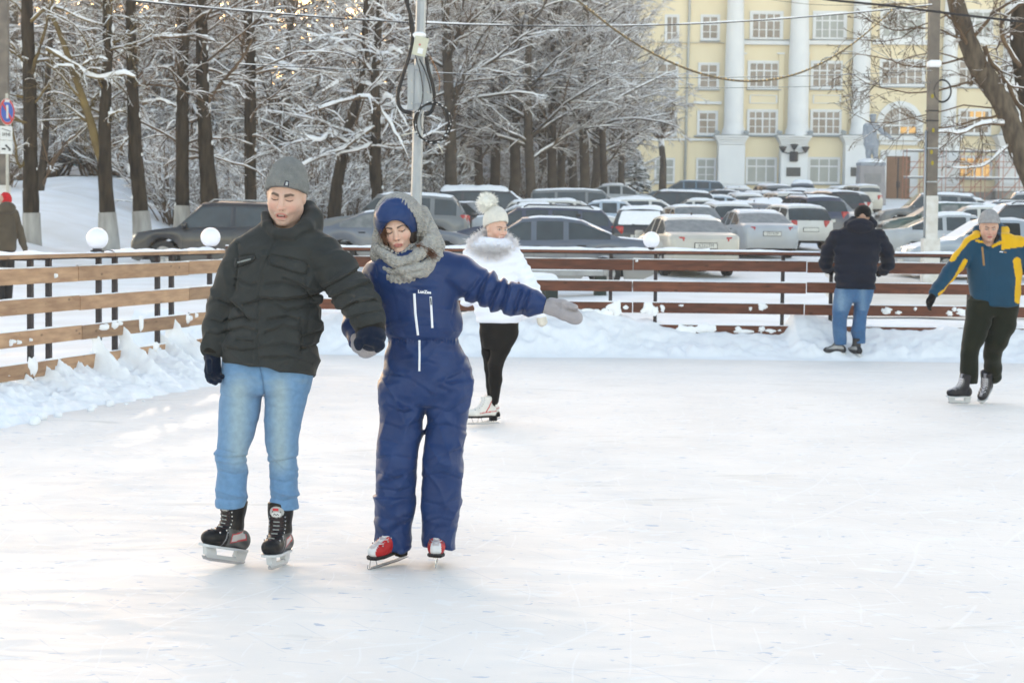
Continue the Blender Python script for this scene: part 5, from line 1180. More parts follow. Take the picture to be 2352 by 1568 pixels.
def headcol(c, R, sc=1.0, skin=(.60, .40, .31), brow=(.05, .035, .028), lips=(.48, .16, .14), stub=0.0, eyes='closed', browt=1.0, teeth=0):
    def f(v):
        q = (v-c)@R/sc; x, y, z = q.T; ax = np.abs(x); fr = y < -.03
        col = np.tile(np.array(skin), (len(v), 1))
        def mixc(m, k): m = (np.clip(m, 0, 1))[:, None]; col[:] = col*(1-m)+np.array(k)*m
        mixc(np.exp(-((ax-.043)/.02)**2-((z+.036)/.02)**2)*.35*fr, (.66, .27, .22)); mixc(np.exp(-((x)/.014)**2-((z+.036)/.014)**2)*.35*fr, (.64, .27, .21))
        mixc(np.exp(-((ax-.031)/.018)**2-((z-.003)/.010)**2)*.55*fr, (.36, .19, .13))  # brown tone around the eyes, socket shade put into the skin colour
        if stub: mixc((sstep(-.045, -.062, z)*(1-sstep(.02, .05, y)))*stub*(.7+.3*vn(v*400)), (.20, .15, .13))
        bz = .0165+np.clip(ax-.014, 0, .022)*.26-np.clip(ax-.038, 0, 1)*.35; bt = (.0052-.07*np.clip(ax-.02, 0, .03))*browt
        mixc(sstep(bt*1.25, bt*.6, np.abs(z-bz))*sstep(.009, .014, ax)*(1-sstep(.046, .053, ax))*fr*.9, brow)
        lz = -.0065+.0045*((ax-.031)/.016)**2
        mixc(sstep(.0026, .0012, np.abs(z-lz))*(np.abs(ax-.031) < .0165)*fr, (.045, .028, .02))
        if eyes == 'slit':
            mixc(((z-lz) < .0005)*((z-lz) > -.0035)*(np.abs(ax-.031) < .011)*fr, (.30, .26, .24)); mixc(sstep(.0045, .003, np.hypot(ax-.031, z-lz+.0015))*fr*((z-lz) < .001), (.03, .018, .012))
            mixc(sstep(.0018, .0008, np.abs(z-lz-.0006))*(np.abs(ax-.031) < .017)*fr, (.02, .012, .01))
        if eyes == 'open':
            o_ = (np.abs(ax-.031) < .0125) & (np.abs(z+.001) < .0052*(1-((ax-.031)/.014)**2)) & fr
            mixc(o_*1.0, (.62, .6, .58)); mixc(o_*sstep(.0055, .0045, np.hypot(ax-.031, z+.001)), (.05, .035, .025)); mixc(sstep(.0018, .0006, np.abs(z-(.0045-.004*((ax-.031)/.013)**2)))*(np.abs(ax-.031) < .014)*fr, (.02, .015, .012))
        up = -.0585-.0018*np.abs(np.abs(x)/.008-1)*0; lw = (.0235+.003*(teeth > 0))*np.sqrt(np.clip(1-((z+.0698+.002*(teeth > 0))/(.0115+.003*(teeth > 0)))**2, 0, 1))
        mixc(sstep(1.06, .94, ax/np.maximum(lw, 1e-4))*(y < -.07)*(z < -.0585)*(z > -.0865), lips)
        inn = (ax < .0175) & (np.abs(z+.0712) < .0055) & (y > -.0895) & (y < -.06)
        if teeth: mixc(inn*1.0, (.10, .03, .03)); mixc(inn*(z > -.0715)*(ax < .012)*1.0, (.62, .58, .52))
        else: mixc(sstep(.0016, .0007, np.abs(z+.0690))*(ax < .020)*(y < -.07), (.18, .05, .05))
        mixc(sstep(.004, .002, np.hypot(ax-.0065, z+.046))*(y < -.085), (.12, .05, .04))  # dark nostril spots, nose shading painted into the skin colour
        return col
    return f
def neckf(Q, f, c, r, R):
    return smin(f, rc(Q, c+R@np.array([0, .02, -.06]), c+np.array([0, .05, -.24]), r, r*1.05), .03)
def body_mesh(fig, c, R, sc, hf, colf, h=.0032, extra=None):
    """head, neck and trunk core as one continuous skin surface"""
    def f(Q):
        d = neckf(Q, hf(Q), c, .054*sc, R); b0 = c+np.array([0, .06, -.25])
        d = smin(d, ell(Q, b0+[0, .02, -.10], (.09*sc, .05*sc, .13)), .04)
        return d
    v, fc = surfnet(f, c-[.2, .2, .54], c+[.2, .22, .16], h)
    return obj('body', mesh_np('body', v-fig.org, fc, True, colf(v)), SKIN, fig.root)
def hand(Q, w, fd, pn, L_=.185, curl=.5, spread=.12, thumb=1, th=.0125, thumb_dir=None):
    """five-fingered glove: w = wrist, fd = finger direction, pn = palm normal (side the fingers curl to)"""
    fd = np.array(fd, float); fd /= np.linalg.norm(fd); pn = np.array(pn, float); pn -= (pn@fd)*fd; pn /= np.linalg.norm(pn); sd_ = np.cross(fd, pn)*thumb
    k = L_/.185; d = rc(Q, w, w+fd*.03*k, .028*k, .030*k)
    d = smin(d, chain(Q, [w+fd*.03*k+sd_*.018*k, w+fd*.085*k+sd_*.028*k], [.018*k, .016*k]), .02*k); d = smin(d, chain(Q, [w+fd*.03*k-sd_*.018*k, w+fd*.08*k-sd_*.028*k], [.018*k, .015*k]), .02*k); d = smin(d, rc(Q, w+fd*.04*k, w+fd*.085*k, .020*k, .018*k), .02*k)
    for i, (o, l, bx) in enumerate(((.030, .070, .090), (.010, .080, .095), (-.011, .075, .092), (-.031, .060, .083))):
        b = w+fd*bx*k+sd_*o*k; dd = fd+sd_*o*spread*20*.1; dd /= np.linalg.norm(dd); a = curl*(1+.15*i)
        p1 = b+(dd*math.cos(a*.5)+pn*math.sin(a*.5))*l*.42*k; p2 = p1+(dd*math.cos(a*1.2)+pn*math.sin(a*1.2))*l*.33*k; p3 = p2+(dd*math.cos(a*1.9)+pn*math.sin(a*1.9))*l*.27*k
        d = smin(d, chain(Q, [b, p1, p2, p3], [th*k*1.02, th*k*.98, th*k*.92, th*k*.82], .003), .005)
    td = (fd*.75+sd_*.65+pn*.35) if thumb_dir is None else np.array(thumb_dir, float); td /= np.linalg.norm(td)
    b = w+fd*.025*k+sd_*.030*k; d = smin(d, chain(Q, [b, b+td*.045*k, b+(td*.8+fd*.5)*.075*k/.95], [.017*k, .0145*k, .0125*k], .004), .010*k)
    return d
# ---- fabrics
def weave(name, c, c2=None, rough=.85, sheen=.04, bs=220, bump=.25, coat=0, spec=.25, **kw): return mat(name, c, rough, **kw, c2=c2, var=.12, scale=7, bump=bump, bscale=bs, sheen=sheen, coat=coat, spec=spec)
JGREY = weave('dark_green_grey_fabric', (.036, .040, .041), (.026, .029, .030), .75, .05, 90, .2, 0, .12, crinkle=.8, cscale=7, cstretch=(.8, .8, 1.7))
BLKF = weave('black_knit', (.010, .010, .012), None, .95, .2, spec=.06); NAVYG = weave('navy_glove', (.008, .014, .032), None, .9, .3, spec=.06)
def knit(name, c, sc, c2=None, st=(1, 1, 1)):
    if name in MATS: return MATS[name]
    m = mat(name, c, .95, c2=c2, scale=30, sheen=.6, spec=.1); t = m.node_tree; N = t.nodes; L = t.links; b = N['Principled BSDF']
    tc = N.new('ShaderNodeTexCoord'); mp = N.new('ShaderNodeMapping'); mp.inputs['Scale'].default_value = st; L.new(tc.outputs['Object'], mp.inputs[0])
    vr = N.new('ShaderNodeTexVoronoi'); vr.inputs['Scale'].default_value = sc; L.new(mp.outputs[0], vr.inputs[0])
    bp = N.new('ShaderNodeBump'); bp.invert = True; bp.inputs['Strength'].default_value = .9; bp.inputs['Distance'].default_value = .010; L.new(vr.outputs['Distance'], bp.inputs['Height']); L.new(bp.outputs[0], b.inputs['Normal'])
    return m
BEAN = knit('grey_marl_knit', (.26, .27, .27), 260, (.20, .21, .215), (1, 1, .5)); SCARF = knit('chunky_grey_knit', (.38, .37, .35), 62, (.27, .265, .26), (1, 1, 1.5)); MITT = knit('lilac_grey_knit', (.50, .47, .50), 220, (.44, .42, .46))
WKNIT = knit('white_knit', (.80, .78, .72), 120, (.72, .70, .66)); GKNIT = knit('pale_grey_knit', (.36, .36, .38), 160)
BLUE = weave('blue_nylon', (.013, .038, .135), (.010, .028, .105), .46, .05, 60, .15, 0, .24, crinkle=.8, cscale=8, cstretch=(.9, .9, 1.6))
ZIP = mat('white_zip', (.78, .80, .86), .6, var=.05)
def denim(name): return mat(name, (1, 1, 1), .9, var=.15, scale=40, attr=True, sheen=.2, bump=.3, bscale=260, spec=.15, crinkle=.35, cscale=9, cstretch=(.7, .7, 1.8))
STEEL = mat('steel', (.55, .56, .58), .25, metal=.85, var=.1); HOLD = mat('pale_plastic_holder', (.50, .52, .55), .4, var=.08)
# ---- skates (local: toe towards -y, x across, z up, origin on the ice under the middle of the blade)
def skate_mesh(fig, pos, R, kind, cols, name='skate', sc=1.0, h=.005, shaft=1.0, lace=(.75, .75, .78), lean=0.0):
    pos = np.asarray(pos, float); T = lambda a: pos+R@(np.asarray(a, float)*sc)
    def boot(q):
        d = ell(q, (0, -.105, .100), (.045, .060, .040)); d = smin(d, rc(q, (0, -.06, .10), (0, .07, .105), .039, .034), .03)
        d = smin(d, chain(q, [(0, -.05, .120), (0, .015-.05*lean, .165), (0, .030-.13*lean, .245), (0, .036-.155*lean, .27*shaft)], [.038, .046, .050, .058]), .03)
        d = smin(d, ell(q, (0, .078, .11), (.032, .030, .045)), .03)
        d = smax(d, -(q[:, 2]-.068), .008); d = smax(d, q[:, 2]-.275*shaft, .01)
        groove = np.exp(-((q[:, 1]+.072-.35*(q[:, 2]-.1))/.0035)**2)*(q[:, 2] < .15); d = d+.0025*groove
        return d
    def f(Q): q = (Q-pos)@R/sc; return boot(q)*sc
    ext = np.abs(R)@np.array([.09, .2, .0])+.03
    v, fc = surfnet(f, pos-ext-[0, 0, .05], pos+ext+[0, 0, .36], h); q = (v-pos)@R/sc
    b = obj('boot', mesh_np('boot', v-fig.org, fc, True, cols(q)), mat('boot_leather', (1, 1, 1), .42, attr=True, var=.15, scale=25, spec=.22, bump=.15, bscale=120))
    root = b; b.name = name; b.parent = fig.root
    # sole plate, holder, blade as sub-parts
    def place(mb, nm, m, smooth=False):
        vv = np.concatenate(mb.v); vv = (vv*sc)@R.T+pos; return obj(nm, mesh_np(nm, vv-fig.org, mb.f, smooth), m, b)
    def plate(prof, z0, z1, nm, m):
        mb = MB(); n = len(prof); vv = [(x, y, z0) for x, y in prof]+[(x, y, z1) for x, y in prof]; mb.add(vv, [tuple(range(n))[::-1], tuple(range(n, 2*n))]+[(i, (i+1) % n, n+(i+1) % n, n+i) for i in range(n)]); place(mb, nm, m)
    ys = np.linspace(-.168, .118, 18); wx = np.interp(ys, [-.168, -.15, -.10, -.02, .06, .11, .118], [.012, .035, .046, .036, .034, .026, .012])
    prof = [(w, y) for w, y in zip(wx, ys)]+[(-w, y) for w, y in zip(wx[::-1], ys[::-1])]
    if kind == 'hockey':
        plate(prof, .061, .072, 'sole', HOLD)
        mb = MB()
        def sideplate(poly, t0, t1):
            n = len(poly); vv = [(-t0, y, z) for y, z in poly]+[(t0, y, z) for y, z in poly]; mb.add(vv, [tuple(range(n)), tuple(range(n, 2*n))[::-1]]+[(i, n+i, n+(i+1) % n, (i+1) % n) for i in range(n)])
        sideplate([(-.145, .062), (-.132, .025), (-.080, .022), (-.072, .034), (-.085, .062)], .012, .01); sideplate([(.052, .062), (.045, .034), (.055, .022), (.108, .025), (.114, .062)], .012, .01); sideplate([(-.130, .025), (-.120, .014), (.110, .014), (.112, .025)], .006, .01)
        sideplate([(-.085, .030), (-.085, .022), (.06, .022), (.06, .030)], .008, .01)
        place(mb, 'blade_holder', HOLD); mb = MB(); poly = [(-.150, .020), (-.138, .006), (-.10, 0), (.08, 0), (.115, .006), (.122, .018)]
        n = 6; vv = [(-.0018, y, z) for y, z in poly]+[(.0018, y, z) for y, z in poly]; mb.add(vv, [tuple(range(n)), tuple(range(n, 2*n))[::-1]]+[(i, n+i, n+(i+1) % n, (i+1) % n) for i in range(n)]); place(mb, 'blade', STEEL)
    else:
        plate(prof, .060, .071, 'sole', BLKF); mb = MB(); mb.box((0, .085, .045), (.026, .030, .018), bev=.006); place(mb, 'heel', BLKF)
        mb = MB(); mb.tube([(0, -.175, .035), (0, -.18, .018), (0, -.165, .008), (0, -.10, .004), (0, .06, .004), (0, .145, .009)], [.003, .003, .0035, .0035, .0035, .003], 6)
        for y0, y1 in ((-.12, -.10), (-.155, -.165), (.06, .075), (.10, .085)): mb.tube([(0, y0, .062), (0, y1, .008)], .003, 6)
        mb.box((0, -.01, .012), (.0016, .145, .007)); place(mb, 'blade', STEEL)
    mb = MB(); rows = [(-.062, .128), (-.046, .143), (-.030, .158), (-.016, .173), (-.008, .190), (-.004, .208), (-.002, .226)]
    yy_ = np.linspace(-.19, .08, 200)
    def front(x_, z_): dd = boot(np.stack([0*yy_+x_, yy_, 0*yy_+z_], 1)); i_ = np.argmax(dd < 0); return float(yy_[i_])
    for k, (y, z) in enumerate(rows):
        w_ = .024; y = front(0, z)+.010; ys_ = front(.028, z)
        for sg in (-1, 1):
            ex = sg*(w_+.004); a = (-ex, ys_, z-.003); c = (ex, front(.028, z+.010), z+.010); mb.tube([a, (0, front(0, z+.004)-.002, z+.004), c], .0036, 5)
    place(mb, 'laces', mat('lace_'+name+str(lace[0]), lace, .8), True)
    mb = MB()
    for k, (y, z) in enumerate(rows[:7]):
        for sg in (-1, 1): v_, f_ = lathe([(.0015, 0), (.0045, .001), (.0045, .004), (.0015, .005)], 8); v_ = v_[:, [2, 1, 0]]*[sg, 1, 1]+np.array([sg*.034, front(.033, z)+.002, z+.002]); mb.add(v_, f_)
    place(mb, 'eyelets', STEEL)
    return b, place, front
def skR(yaw=0, pitch=0, roll=0): return rotm(math.radians(yaw), math.radians(pitch), math.radians(roll))
rad = math.radians
# ---------------------------------------------------------------- man in dark jacket and grey beanie
def build_man():
    g = Fig(8.75, (585, 1325), 'man in a grey beanie, dark padded jacket and light blue jeans skating hand in hand'); J = g.J
    c = J(657, 448.5, -.02); R = rotm(rad(-6), rad(13), rad(4.5)); sc = 1.06
    hf = lambda Q: headf(Q, c, R, sc, mouth=1.5, nose=1.08, jaw=1.06)
    body_mesh(g, c, R, sc, hf, headcol(c, R, sc, skin=(.56, .375, .305), stub=.38, brow=(.07, .05, .04), lips=(.44, .20, .17), teeth=1, browt=1.5), .0030)
    def jac(Q):
        def cr(a, ln, wd): n0 = pdist(px, py, ln); n1 = pdist(px, py, [(x, y-wd*1.4) for x, y in ln]); return 1.7*a*np.exp(-n0/wd*1.2)-.8*a*np.exp(-n1/wd*1.1)
        S = [g.sec(500, 612, 705, .08, .03), g.sec(520, 592, 722, .10, .03), g.sec(540, 566, 736, .115, .02), g.sec(565, 548, 748, .13), g.sec(600, 538, 748, .145), g.sec(650, 533, 741, .150, -.01), g.sec(700, 526, 739, .155, -.01), g.sec(760, 519, 735, .158), g.sec(800, 515, 730, .158), g.sec(835, 512, 726, .155), g.sec(875, 510, 722, .15)]
        d = loft(Q, S, 2.4, .02)
        d = smin(d, g.ch(Q, [(620, 540, 26), (560, 585, 36)]), .04); d = smin(d, g.ch(Q, [(690, 540, 32), (738, 588, 44)]), .04)
        la = g.ch(Q, [(556, 590, 38), (530, 650, 35, 0), (512, 700, 34, .01), (497, 750, 31, -.01), (489, 796, 26, -.03)])
        ra = g.ch(Q, [(738, 592, 48, 0), (775, 630, 46, -.05), (806, 668, 44, -.12), (832, 708, 40, -.19), (848, 738, 35, -.24)])
        px, py = proj(Q)
        w1 = fold(Q, J(489, 796)-J(530, 650), 13, 4, 3); w2 = fold(Q, J(848, 738, -.24)-J(775, 630), 12, 3.5, 8)
        la = la-.017*(w1**2-.45); ra = ra-.020*(w2**2-.45)
        # creases gathered in the arm, read from the photograph
        for ln, a, wd in (([(740, 665), (790, 640), (822, 620)], .010, 5), ([(752, 690), (800, 668), (846, 650)], .012, 5), ([(775, 715), (818, 695), (862, 690)], .011, 5), ([(795, 735), (830, 722), (872, 715)], .008, 4), ([(716, 600), (722, 640), (742, 668)], .016, 4), ([(505, 690), (530, 700), (545, 690)], .010, 4), ([(488, 735), (510, 742), (528, 730)], .010, 4), ([(480, 765), (500, 770), (522, 760)], .008, 4)):
            gz = cr(a, ln, wd); la = la+gz; ra = ra+gz
        d = smax(d, (py-(831+(px-511)*.150)+6*np.sin((px-511)/212*3.1))/g.s, .01)
        fr = 1.0
        tor = .016*(fold(Q, (.35, 0, 1), 6.5, 2.2, 1)**2-.45)+.012*(fold(Q, (-.5, .2, 1), 13, 5, 6)-.5)
        d = d-1.3*tor*sstep(540, 620, py)
        for ln, a, wd in (([(637, 545), (618, 580), (600, 632), (592, 700), (592, 836)], .006, 2.2), ([(628, 548), (606, 585), (588, 636), (580, 700), (580, 836)], .003, 2), ([(598, 686), (650, 690), (700, 684), (742, 672)], .013, 5), ([(520, 690), (548, 708), (572, 735)], .012, 5), ([(560, 700), (600, 690)], .008, 4), ([(620, 690), (660, 715), (735, 700)], .008, 6),
                          ([(526, 760), (560, 752), (590, 762)], .008, 5), ([(610, 765), (650, 750), (690, 760)], .009, 6), ([(600, 800), (650, 790), (700, 800)], .007, 6), ([(689, 730), (692, 770), (690, 812)], .009, 2.2), ([(700, 640), (712, 700), (705, 760)], .008, 6), ([(545, 560), (548, 600), (540, 660)], .013, 4), ([(690, 775), (735, 760)], .009, 4), ([(690, 800), (735, 790)], .007, 4), ([(545, 780), (580, 785)], .007, 4), ([(540, 640), (575, 655), (590, 650)], .007, 4), ([(610, 655), (650, 650), (720, 668)], .007, 5), ([(530, 735), (560, 728), (588, 738)], .008, 4), ([(615, 735), (660, 728), (685, 735)], .008, 5), ([(525, 800), (555, 806), (590, 802)], .007, 4), ([(600, 822), (660, 820), (715, 835)], .006, 4), ([(650, 640), (690, 655), (720, 690)], .008, 5)):
            d = d+(cr(a, ln, wd) if wd > 2.6 else a*np.exp(-(pdist(px, py, ln)/wd)**2))
        for poly, a in (([(537, 607), (541, 594), (583, 587), (586, 594), (575, 602), (540, 614)], .008), ([(617, 592), (624, 588), (700, 603), (706, 612), (702, 627), (690, 628), (620, 606)], .009)):
            s_ = inpoly(px, py, poly); d = d-a*sstep(-1.5, 2.5, s_)*sstep(9e9, 0, 0*s_)+.008*np.exp(-((s_+2.5)/1.8)**2)
        d = smin(d, la, .022); d = smin(d, ra, .022)
        # collar and hood
        h_ = g.ch(Q, [(610, 494, 10, .02), (616, 518, 12, -.05), (637, 537, 12, -.10), (672, 538, 13, -.10), (704, 520, 17, -.04), (719, 496, 18, .04), (712, 474, 13, .09)], .01)
        h_ = smin(h_, ell(Q, J(680, 503, .12), (.125, .085, .085)), .03); h_ = smin(h_, g.ch(Q, [(720, 500, 22, .06), (712, 520, 26, .04), (680, 540, 26, .02)]), .02)
        h_ = h_-.006*(fold(Q, (1, .3, .6), 14, 6, 4)-.5)
        d = smin(d, h_, .012)
        cut = ell(Q, c+R@np.array([0, -.01, -.02])*1, (.075*1.08, .11, .16)); d = smax(d, -cut, .008)
        return d
    g.make('jacket', jac, (440, 440, 900, 885), .0046, JGREY, (-.45, .3)); bv = g.bvh()
    jk = g.root.children[-1]
    g.strip(bv, [(545, 603), (576, 595)], 4, mat('logo_grey', (.20, .22, .22), .7), 'chest_logo', .002, .001, n=8)
    cu = weave('brown_black_rib', (.016, .015, .013), None, .95, .3, spec=.06)
    def cuff(Q):
        d = g.ch(Q, [(848, 738, 33, -.24), (851, 765, 34, -.26)]); a = J(848, 738, -.24); b = J(851, 765, -.26); t = (Q-a)@(b-a)/((b-a)@(b-a)); return smax(d, np.maximum(-t, t-1)*.05, .008)-.0015*np.sin(np.arctan2(Q[:, 1]-a[1], Q[:, 0]-a[0])*40)
    g.make('cuff', cuff, (805, 720, 895, 785), .005, cu, (-.36, -.1))
    def cuff2(Q): a = J(489, 792, -.03); b = J(487, 812, -.035); d = rc(Q, a, b, g.R(25), g.R(24)); t = (Q-a)@(b-a)/((b-a)@(b-a)); return smax(d, np.maximum(-t-.2, t-1)*.05, .008)
    g.make('cuff', cuff2, (455, 775, 520, 825), .005, cu, (-.2, .1))
    # gloves
    gl = lambda Q: hand(Q, J(489, 810, -.035), J(489, 865, -.06)-J(489, 810, -.035), (.55, -.8, 0), .175, .55, .1, 1, .0135, thumb_dir=J(506, 838, -.14)-J(497, 815, -.05))-.001
    g.make('glove', gl, (455, 795, 525, 885), .0042, NAVYG, (-.25, .12))
    def gl2(Q):
        d = g.ch(Q, [(851, 762, 32, -.26), (852, 775, 31, -.28)]); d = smin(d, ell(Q, J(852, 774, -.29), (.064, .05, .028)), .02)
        d = smin(d, g.ch(Q, [(830, 772, 10, -.30), (824, 787, 8, -.335), (824, 798, 6.5, -.34)]), .01)                              # thumb
        for x0, x1, x2, yb, yt in ((841, 842, 843, 774, 784), (852, 853, 853, 776, 788), (862, 864, 862, 776, 793), (873, 873, 866, 776, 806)):
            d = smin(d, g.ch(Q, [(x0, yb, 8, -.30), (x1, (yb+yt)/2+2, 7.5, -.335), (x2, yt-2, 6.2, -.325)]), .006)
        return d
    g.make('glove', gl2, (805, 750, 900, 825), .0042, NAVYG, (-.42, -.15))
    # jeans
    def jeans(Q):
        px, py = proj(Q)
        def cr(a, ln, wd): n0 = pdist(px, py, ln); n1 = pdist(px, py, [(x, y-wd*1.5) for x, y in ln]); return 1.0*a*np.exp(-n0/wd*1.2)-.5*a*np.exp(-n1/wd*1.1)
        Ls = [g.sec(y, a, b, (b-a)/2/g.s*k, dy) for y, a, b, k, dy in ((820, 512, 612, 1.15, 0), (860, 510, 609, 1.12, 0), (900, 506, 603, 1.08, 0), (944, 504, 598, 1.05, -.01), (999, 502, 583, 1.08, -.02), (1035, 495, 571, 1.1, -.03), (1052, 493, 569, 1.1, -.03), (1080, 497, 568, 1.08, -.02), (1120, 497, 567, 1.05, 0), (1150, 494, 567, 1.05, .01), (1165, 495, 564, 1.0, .01))]
        Rs = [g.sec(y, a, b, (b-a)/2/g.s*k, dy) for y, a, b, k, dy in ((820, 606, 722, 1.1, 0), (862, 606, 716, 1.08, 0), (910, 608, 706, 1.08, 0), (978, 607, 690, 1.1, -.01), (1030, 611, 684, 1.12, -.02), (1050, 612, 685, 1.12, -.02), (1085, 618, 685, 1.08, -.01), (1115, 621, 684, 1.05, 0), (1150, 618, 687, 1.05, .01), (1170, 617, 689, 1.0, .01))]
        l = loft(Q, Ls, 2.15, .01); r = loft(Q, Rs, 2.15, .01)
        hz = (.30+.9*np.exp(-((py-1050)/45)**2)+.8*np.exp(-((py-1140)/22)**2))
        w = .011*(fold(Q, (.25, 0, 1), 17, 4, 2)**2-.45)*hz+.003*(fold(Q, (-.4, 0, 1), 9, 4, 5)-.5)
        l = l-w; r = r-w
        for ln, a, wd in (([(494, 1045), (520, 1052), (568, 1047)], .012, 3), ([(500, 1030), (540, 1040)], .008, 3), ([(615, 1062), (650, 1058), (686, 1048)], .011, 3), ([(612, 1040), (650, 1078), (684, 1082)], .008, 3), ([(500, 1062), (535, 1068), (566, 1062)], .008, 3), ([(520, 880), (560, 872), (598, 890)], .006, 3), ([(612, 880), (650, 872), (700, 880)], .006, 3), ([(530, 865), (580, 860)], .005, 3), ([(496, 1142), (530, 1148), (566, 1142)], .006, 3), ([(620, 1140), (650, 1150), (688, 1140)], .008, 3), ([(620, 900), (660, 896), (706, 905)], .006, 3), ([(505, 905), (550, 915), (600, 900)], .006, 4), ([(612, 930), (650, 940), (698, 930)], .005, 4), ([(505, 1080), (540, 1090), (566, 1080)], .006, 3), ([(622, 1100), (655, 1108), (685, 1098)], .006, 3), ([(700, 870), (690, 900), (672, 915)], .006, 3), ([(520, 855), (545, 880), (590, 895)], .006, 3)):
            gz = cr(a*.8, ln, wd); l = l+gz; r = r+gz
        d = smin(l, r, .018)
        pel = loft(Q, [g.sec(780, 520, 720, .13), g.sec(840, 515, 718, .135), g.sec(880, 512, 713, .13), g.sec(905, 520, 705, .11)], 2.3, .03); d = smin(d, pel, .02)
        d = d+.008*np.exp(-(pdist(px, py, [(598, 842), (602, 870), (607, 905)])/3)**2)
        return d
    def jcol(v):
        px, py = proj(v); base = np.tile(np.array([.13, .25, .43]), (len(v), 1)); pale = np.array([.28, .37, .42])
        m = np.exp(-((px-548)/26)**2)*(py < 1090)*sstep(1100, 1040, py)*sstep(840, 900, py)*(px < 603)+np.exp(-((px-643)/22)**2)*sstep(1110, 1050, py)*sstep(840, 900, py)*(px > 600)
        m = m*(.85+.15*vn(v*[5, 5, 2]))+.35*np.clip(vn(v*[18, 18, 70]), 0, 1)*np.exp(-((py-872)/16)**2)
        base = base*(1-np.clip(m, 0, 1)[:, None])+pale*np.clip(m, 0, 1)[:, None]
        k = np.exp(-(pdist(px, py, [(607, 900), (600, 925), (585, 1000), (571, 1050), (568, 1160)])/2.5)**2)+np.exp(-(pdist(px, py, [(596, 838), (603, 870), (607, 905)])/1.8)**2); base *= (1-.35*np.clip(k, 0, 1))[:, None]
        sd = np.clip(np.abs(vn(v*[8, 8, 2.5]+3)), 0, 1)*.12; base *= (1+sd)[:, None]
        return base
    g.make('jeans', jeans, (480, 770, 735, 1180), .005, denim('light_denim'), (-.25, .25), jcol)
    # beanie
    def hat(Q):
        q = (Q-c)@R/sc; rim = .014-.48*q[:, 1]
        d = ell(q, (0, .022, .045), (.0885, .110, .108)); d = smin(d, ell(q, (.004, .03, .102), (.050, .065, .050)), .04); h2 = q[:, 2]-rim
        outer = ell(q, (0, .020, .040), (.0935, .114, .112)); outer = smax(outer, h2-.050, .006); d = smin(d, outer, .003)
        d = smax(d, -h2, .006); inner = ell(q, (0, .022, .030), (.078, .099, .094)); d = smax(d, -inner, .002)
        return (d-.0010*np.sin(np.arctan2(q[:, 0], -q[:, 1]+.02)*70)*sstep(.02, .05, np.hypot(q[:, 0], q[:, 1])))*sc
    g.make('beanie', hat, (590, 350, 725, 480), .0036, BEAN, (-.25, .25)); bv = g.bvh(); hb = g.root.children[-1]
    navy = mat('navy_tab', (.012, .015, .04), .6)
    g.strip(bv, [(660, 415.5), (657, 428)], 15, navy, 'label_tab', .001, .001, n=5); g.strip(bv, [(659.5, 418), (657.8, 426)], 6, mat('tab_print', (.42, .45, .48), .6), 'tab_print', .0035, .001, n=5)
    # skates
    def cols(q):
        x, y, z = q.T; col = np.tile(np.array([.012, .012, .014]), (len(q), 1))
        side = (np.abs(x) > .018) & (z < .155) & (y > -.055); gq = np.array([.10, .10, .10]); col[side] = gq*(1+.5*np.sin((y[side]*70+z[side]*130))[:, None]*.5)
        pan = (np.abs(x) > .026) & (z > .105+.25*(y)) & (z < .138+.35*(y)) & (y > -.03) & (y < .06); col[pan] = (.52, .50, .50)
        edge = (np.abs(x) > .026) & (y > -.036) & (y < .066) & ~pan & (z > .098+.25*y) & (z < .145+.35*y); col[edge] = (.45, .06, .07)
        tape = (z > .255); col[tape] = (.015, .014, .012)
        tl = (z > .17) & (z < .23) & (y < .0) & (np.abs(x) < .02); col[tl] = (.03, .03, .03)
        st = np.abs(y+.072-.35*(z-.1)) < .003; col[st & (z < .14)] = (.25, .25, .27)
        return col
    for (hx, hy, dy, yaw, pit, rol, sc_) in ((517, 1317, -.0, -38, -13, 3, 1.0), (641, 1322, -.02, -12, -3, 0, 1.0)):
        Rm = skR(yaw, pit, rol); pos = J(hx, hy, dy); pos[2] = max(pos[2], .018 if pit < -5 else .004)
        b, place, front = skate_mesh(g, pos, Rm, 'hockey', cols, 'skate', 1.03, .0042, 1.06, lace=(.04, .025, .03), lean=(.35 if pit < -5 else .2))
        mb = MB(); n = 16; th = np.arange(n)*2*math.pi/n
        def oval(cx, cz, rx_, rz_, y0, th_=.006): 
            m2 = MB(); v = [(cx+rx_*math.cos(t), front(cx+rx_*math.cos(t), cz+rz_*math.sin(t))-y0, cz+rz_*math.sin(t)) for t in th]+[(cx, front(cx, cz)-y0-.001, cz)]; m2.add(v, [(j, (j+1) % n, n) for j in range(n)]); return m2
        place(oval(0, .250, .034, .026, .003), 'tongue_badge', mat('badge_grey', (.36, .36, .36), .6), True)
        place(oval(0, .240, .024, .012, .006), 'badge_oval', mat('badge_white', (.62, .62, .62), .6), True)
        mb = MB(); mb.box((-.002, front(0, .262)-.006, .262), (.013, .0015, .0055)); place(mb, 'badge_mark', mat('badge_red', (.5, .04, .05), .6))
        mb = MB(); fy = front(0, .24)-.0085; mb.tube([(-.012, fy+.002, .237), (-.006, fy, .244), (.002, fy, .237), (.008, fy, .243), (.013, fy+.002, .237)], .0016, 4); place(mb, 'badge_script', INK)
        mb = MB()
        for k, z_ in enumerate((.140, .157, .173, .190, .207)): mb.box((.0, front(0, z_)-.002, z_), (.014, .002, .0022))
        place(mb, 'lace_highlights', mat('tongue_grey', (.30, .32, .32), .6))  # short pale grey bars across the dark lacing
build_man()
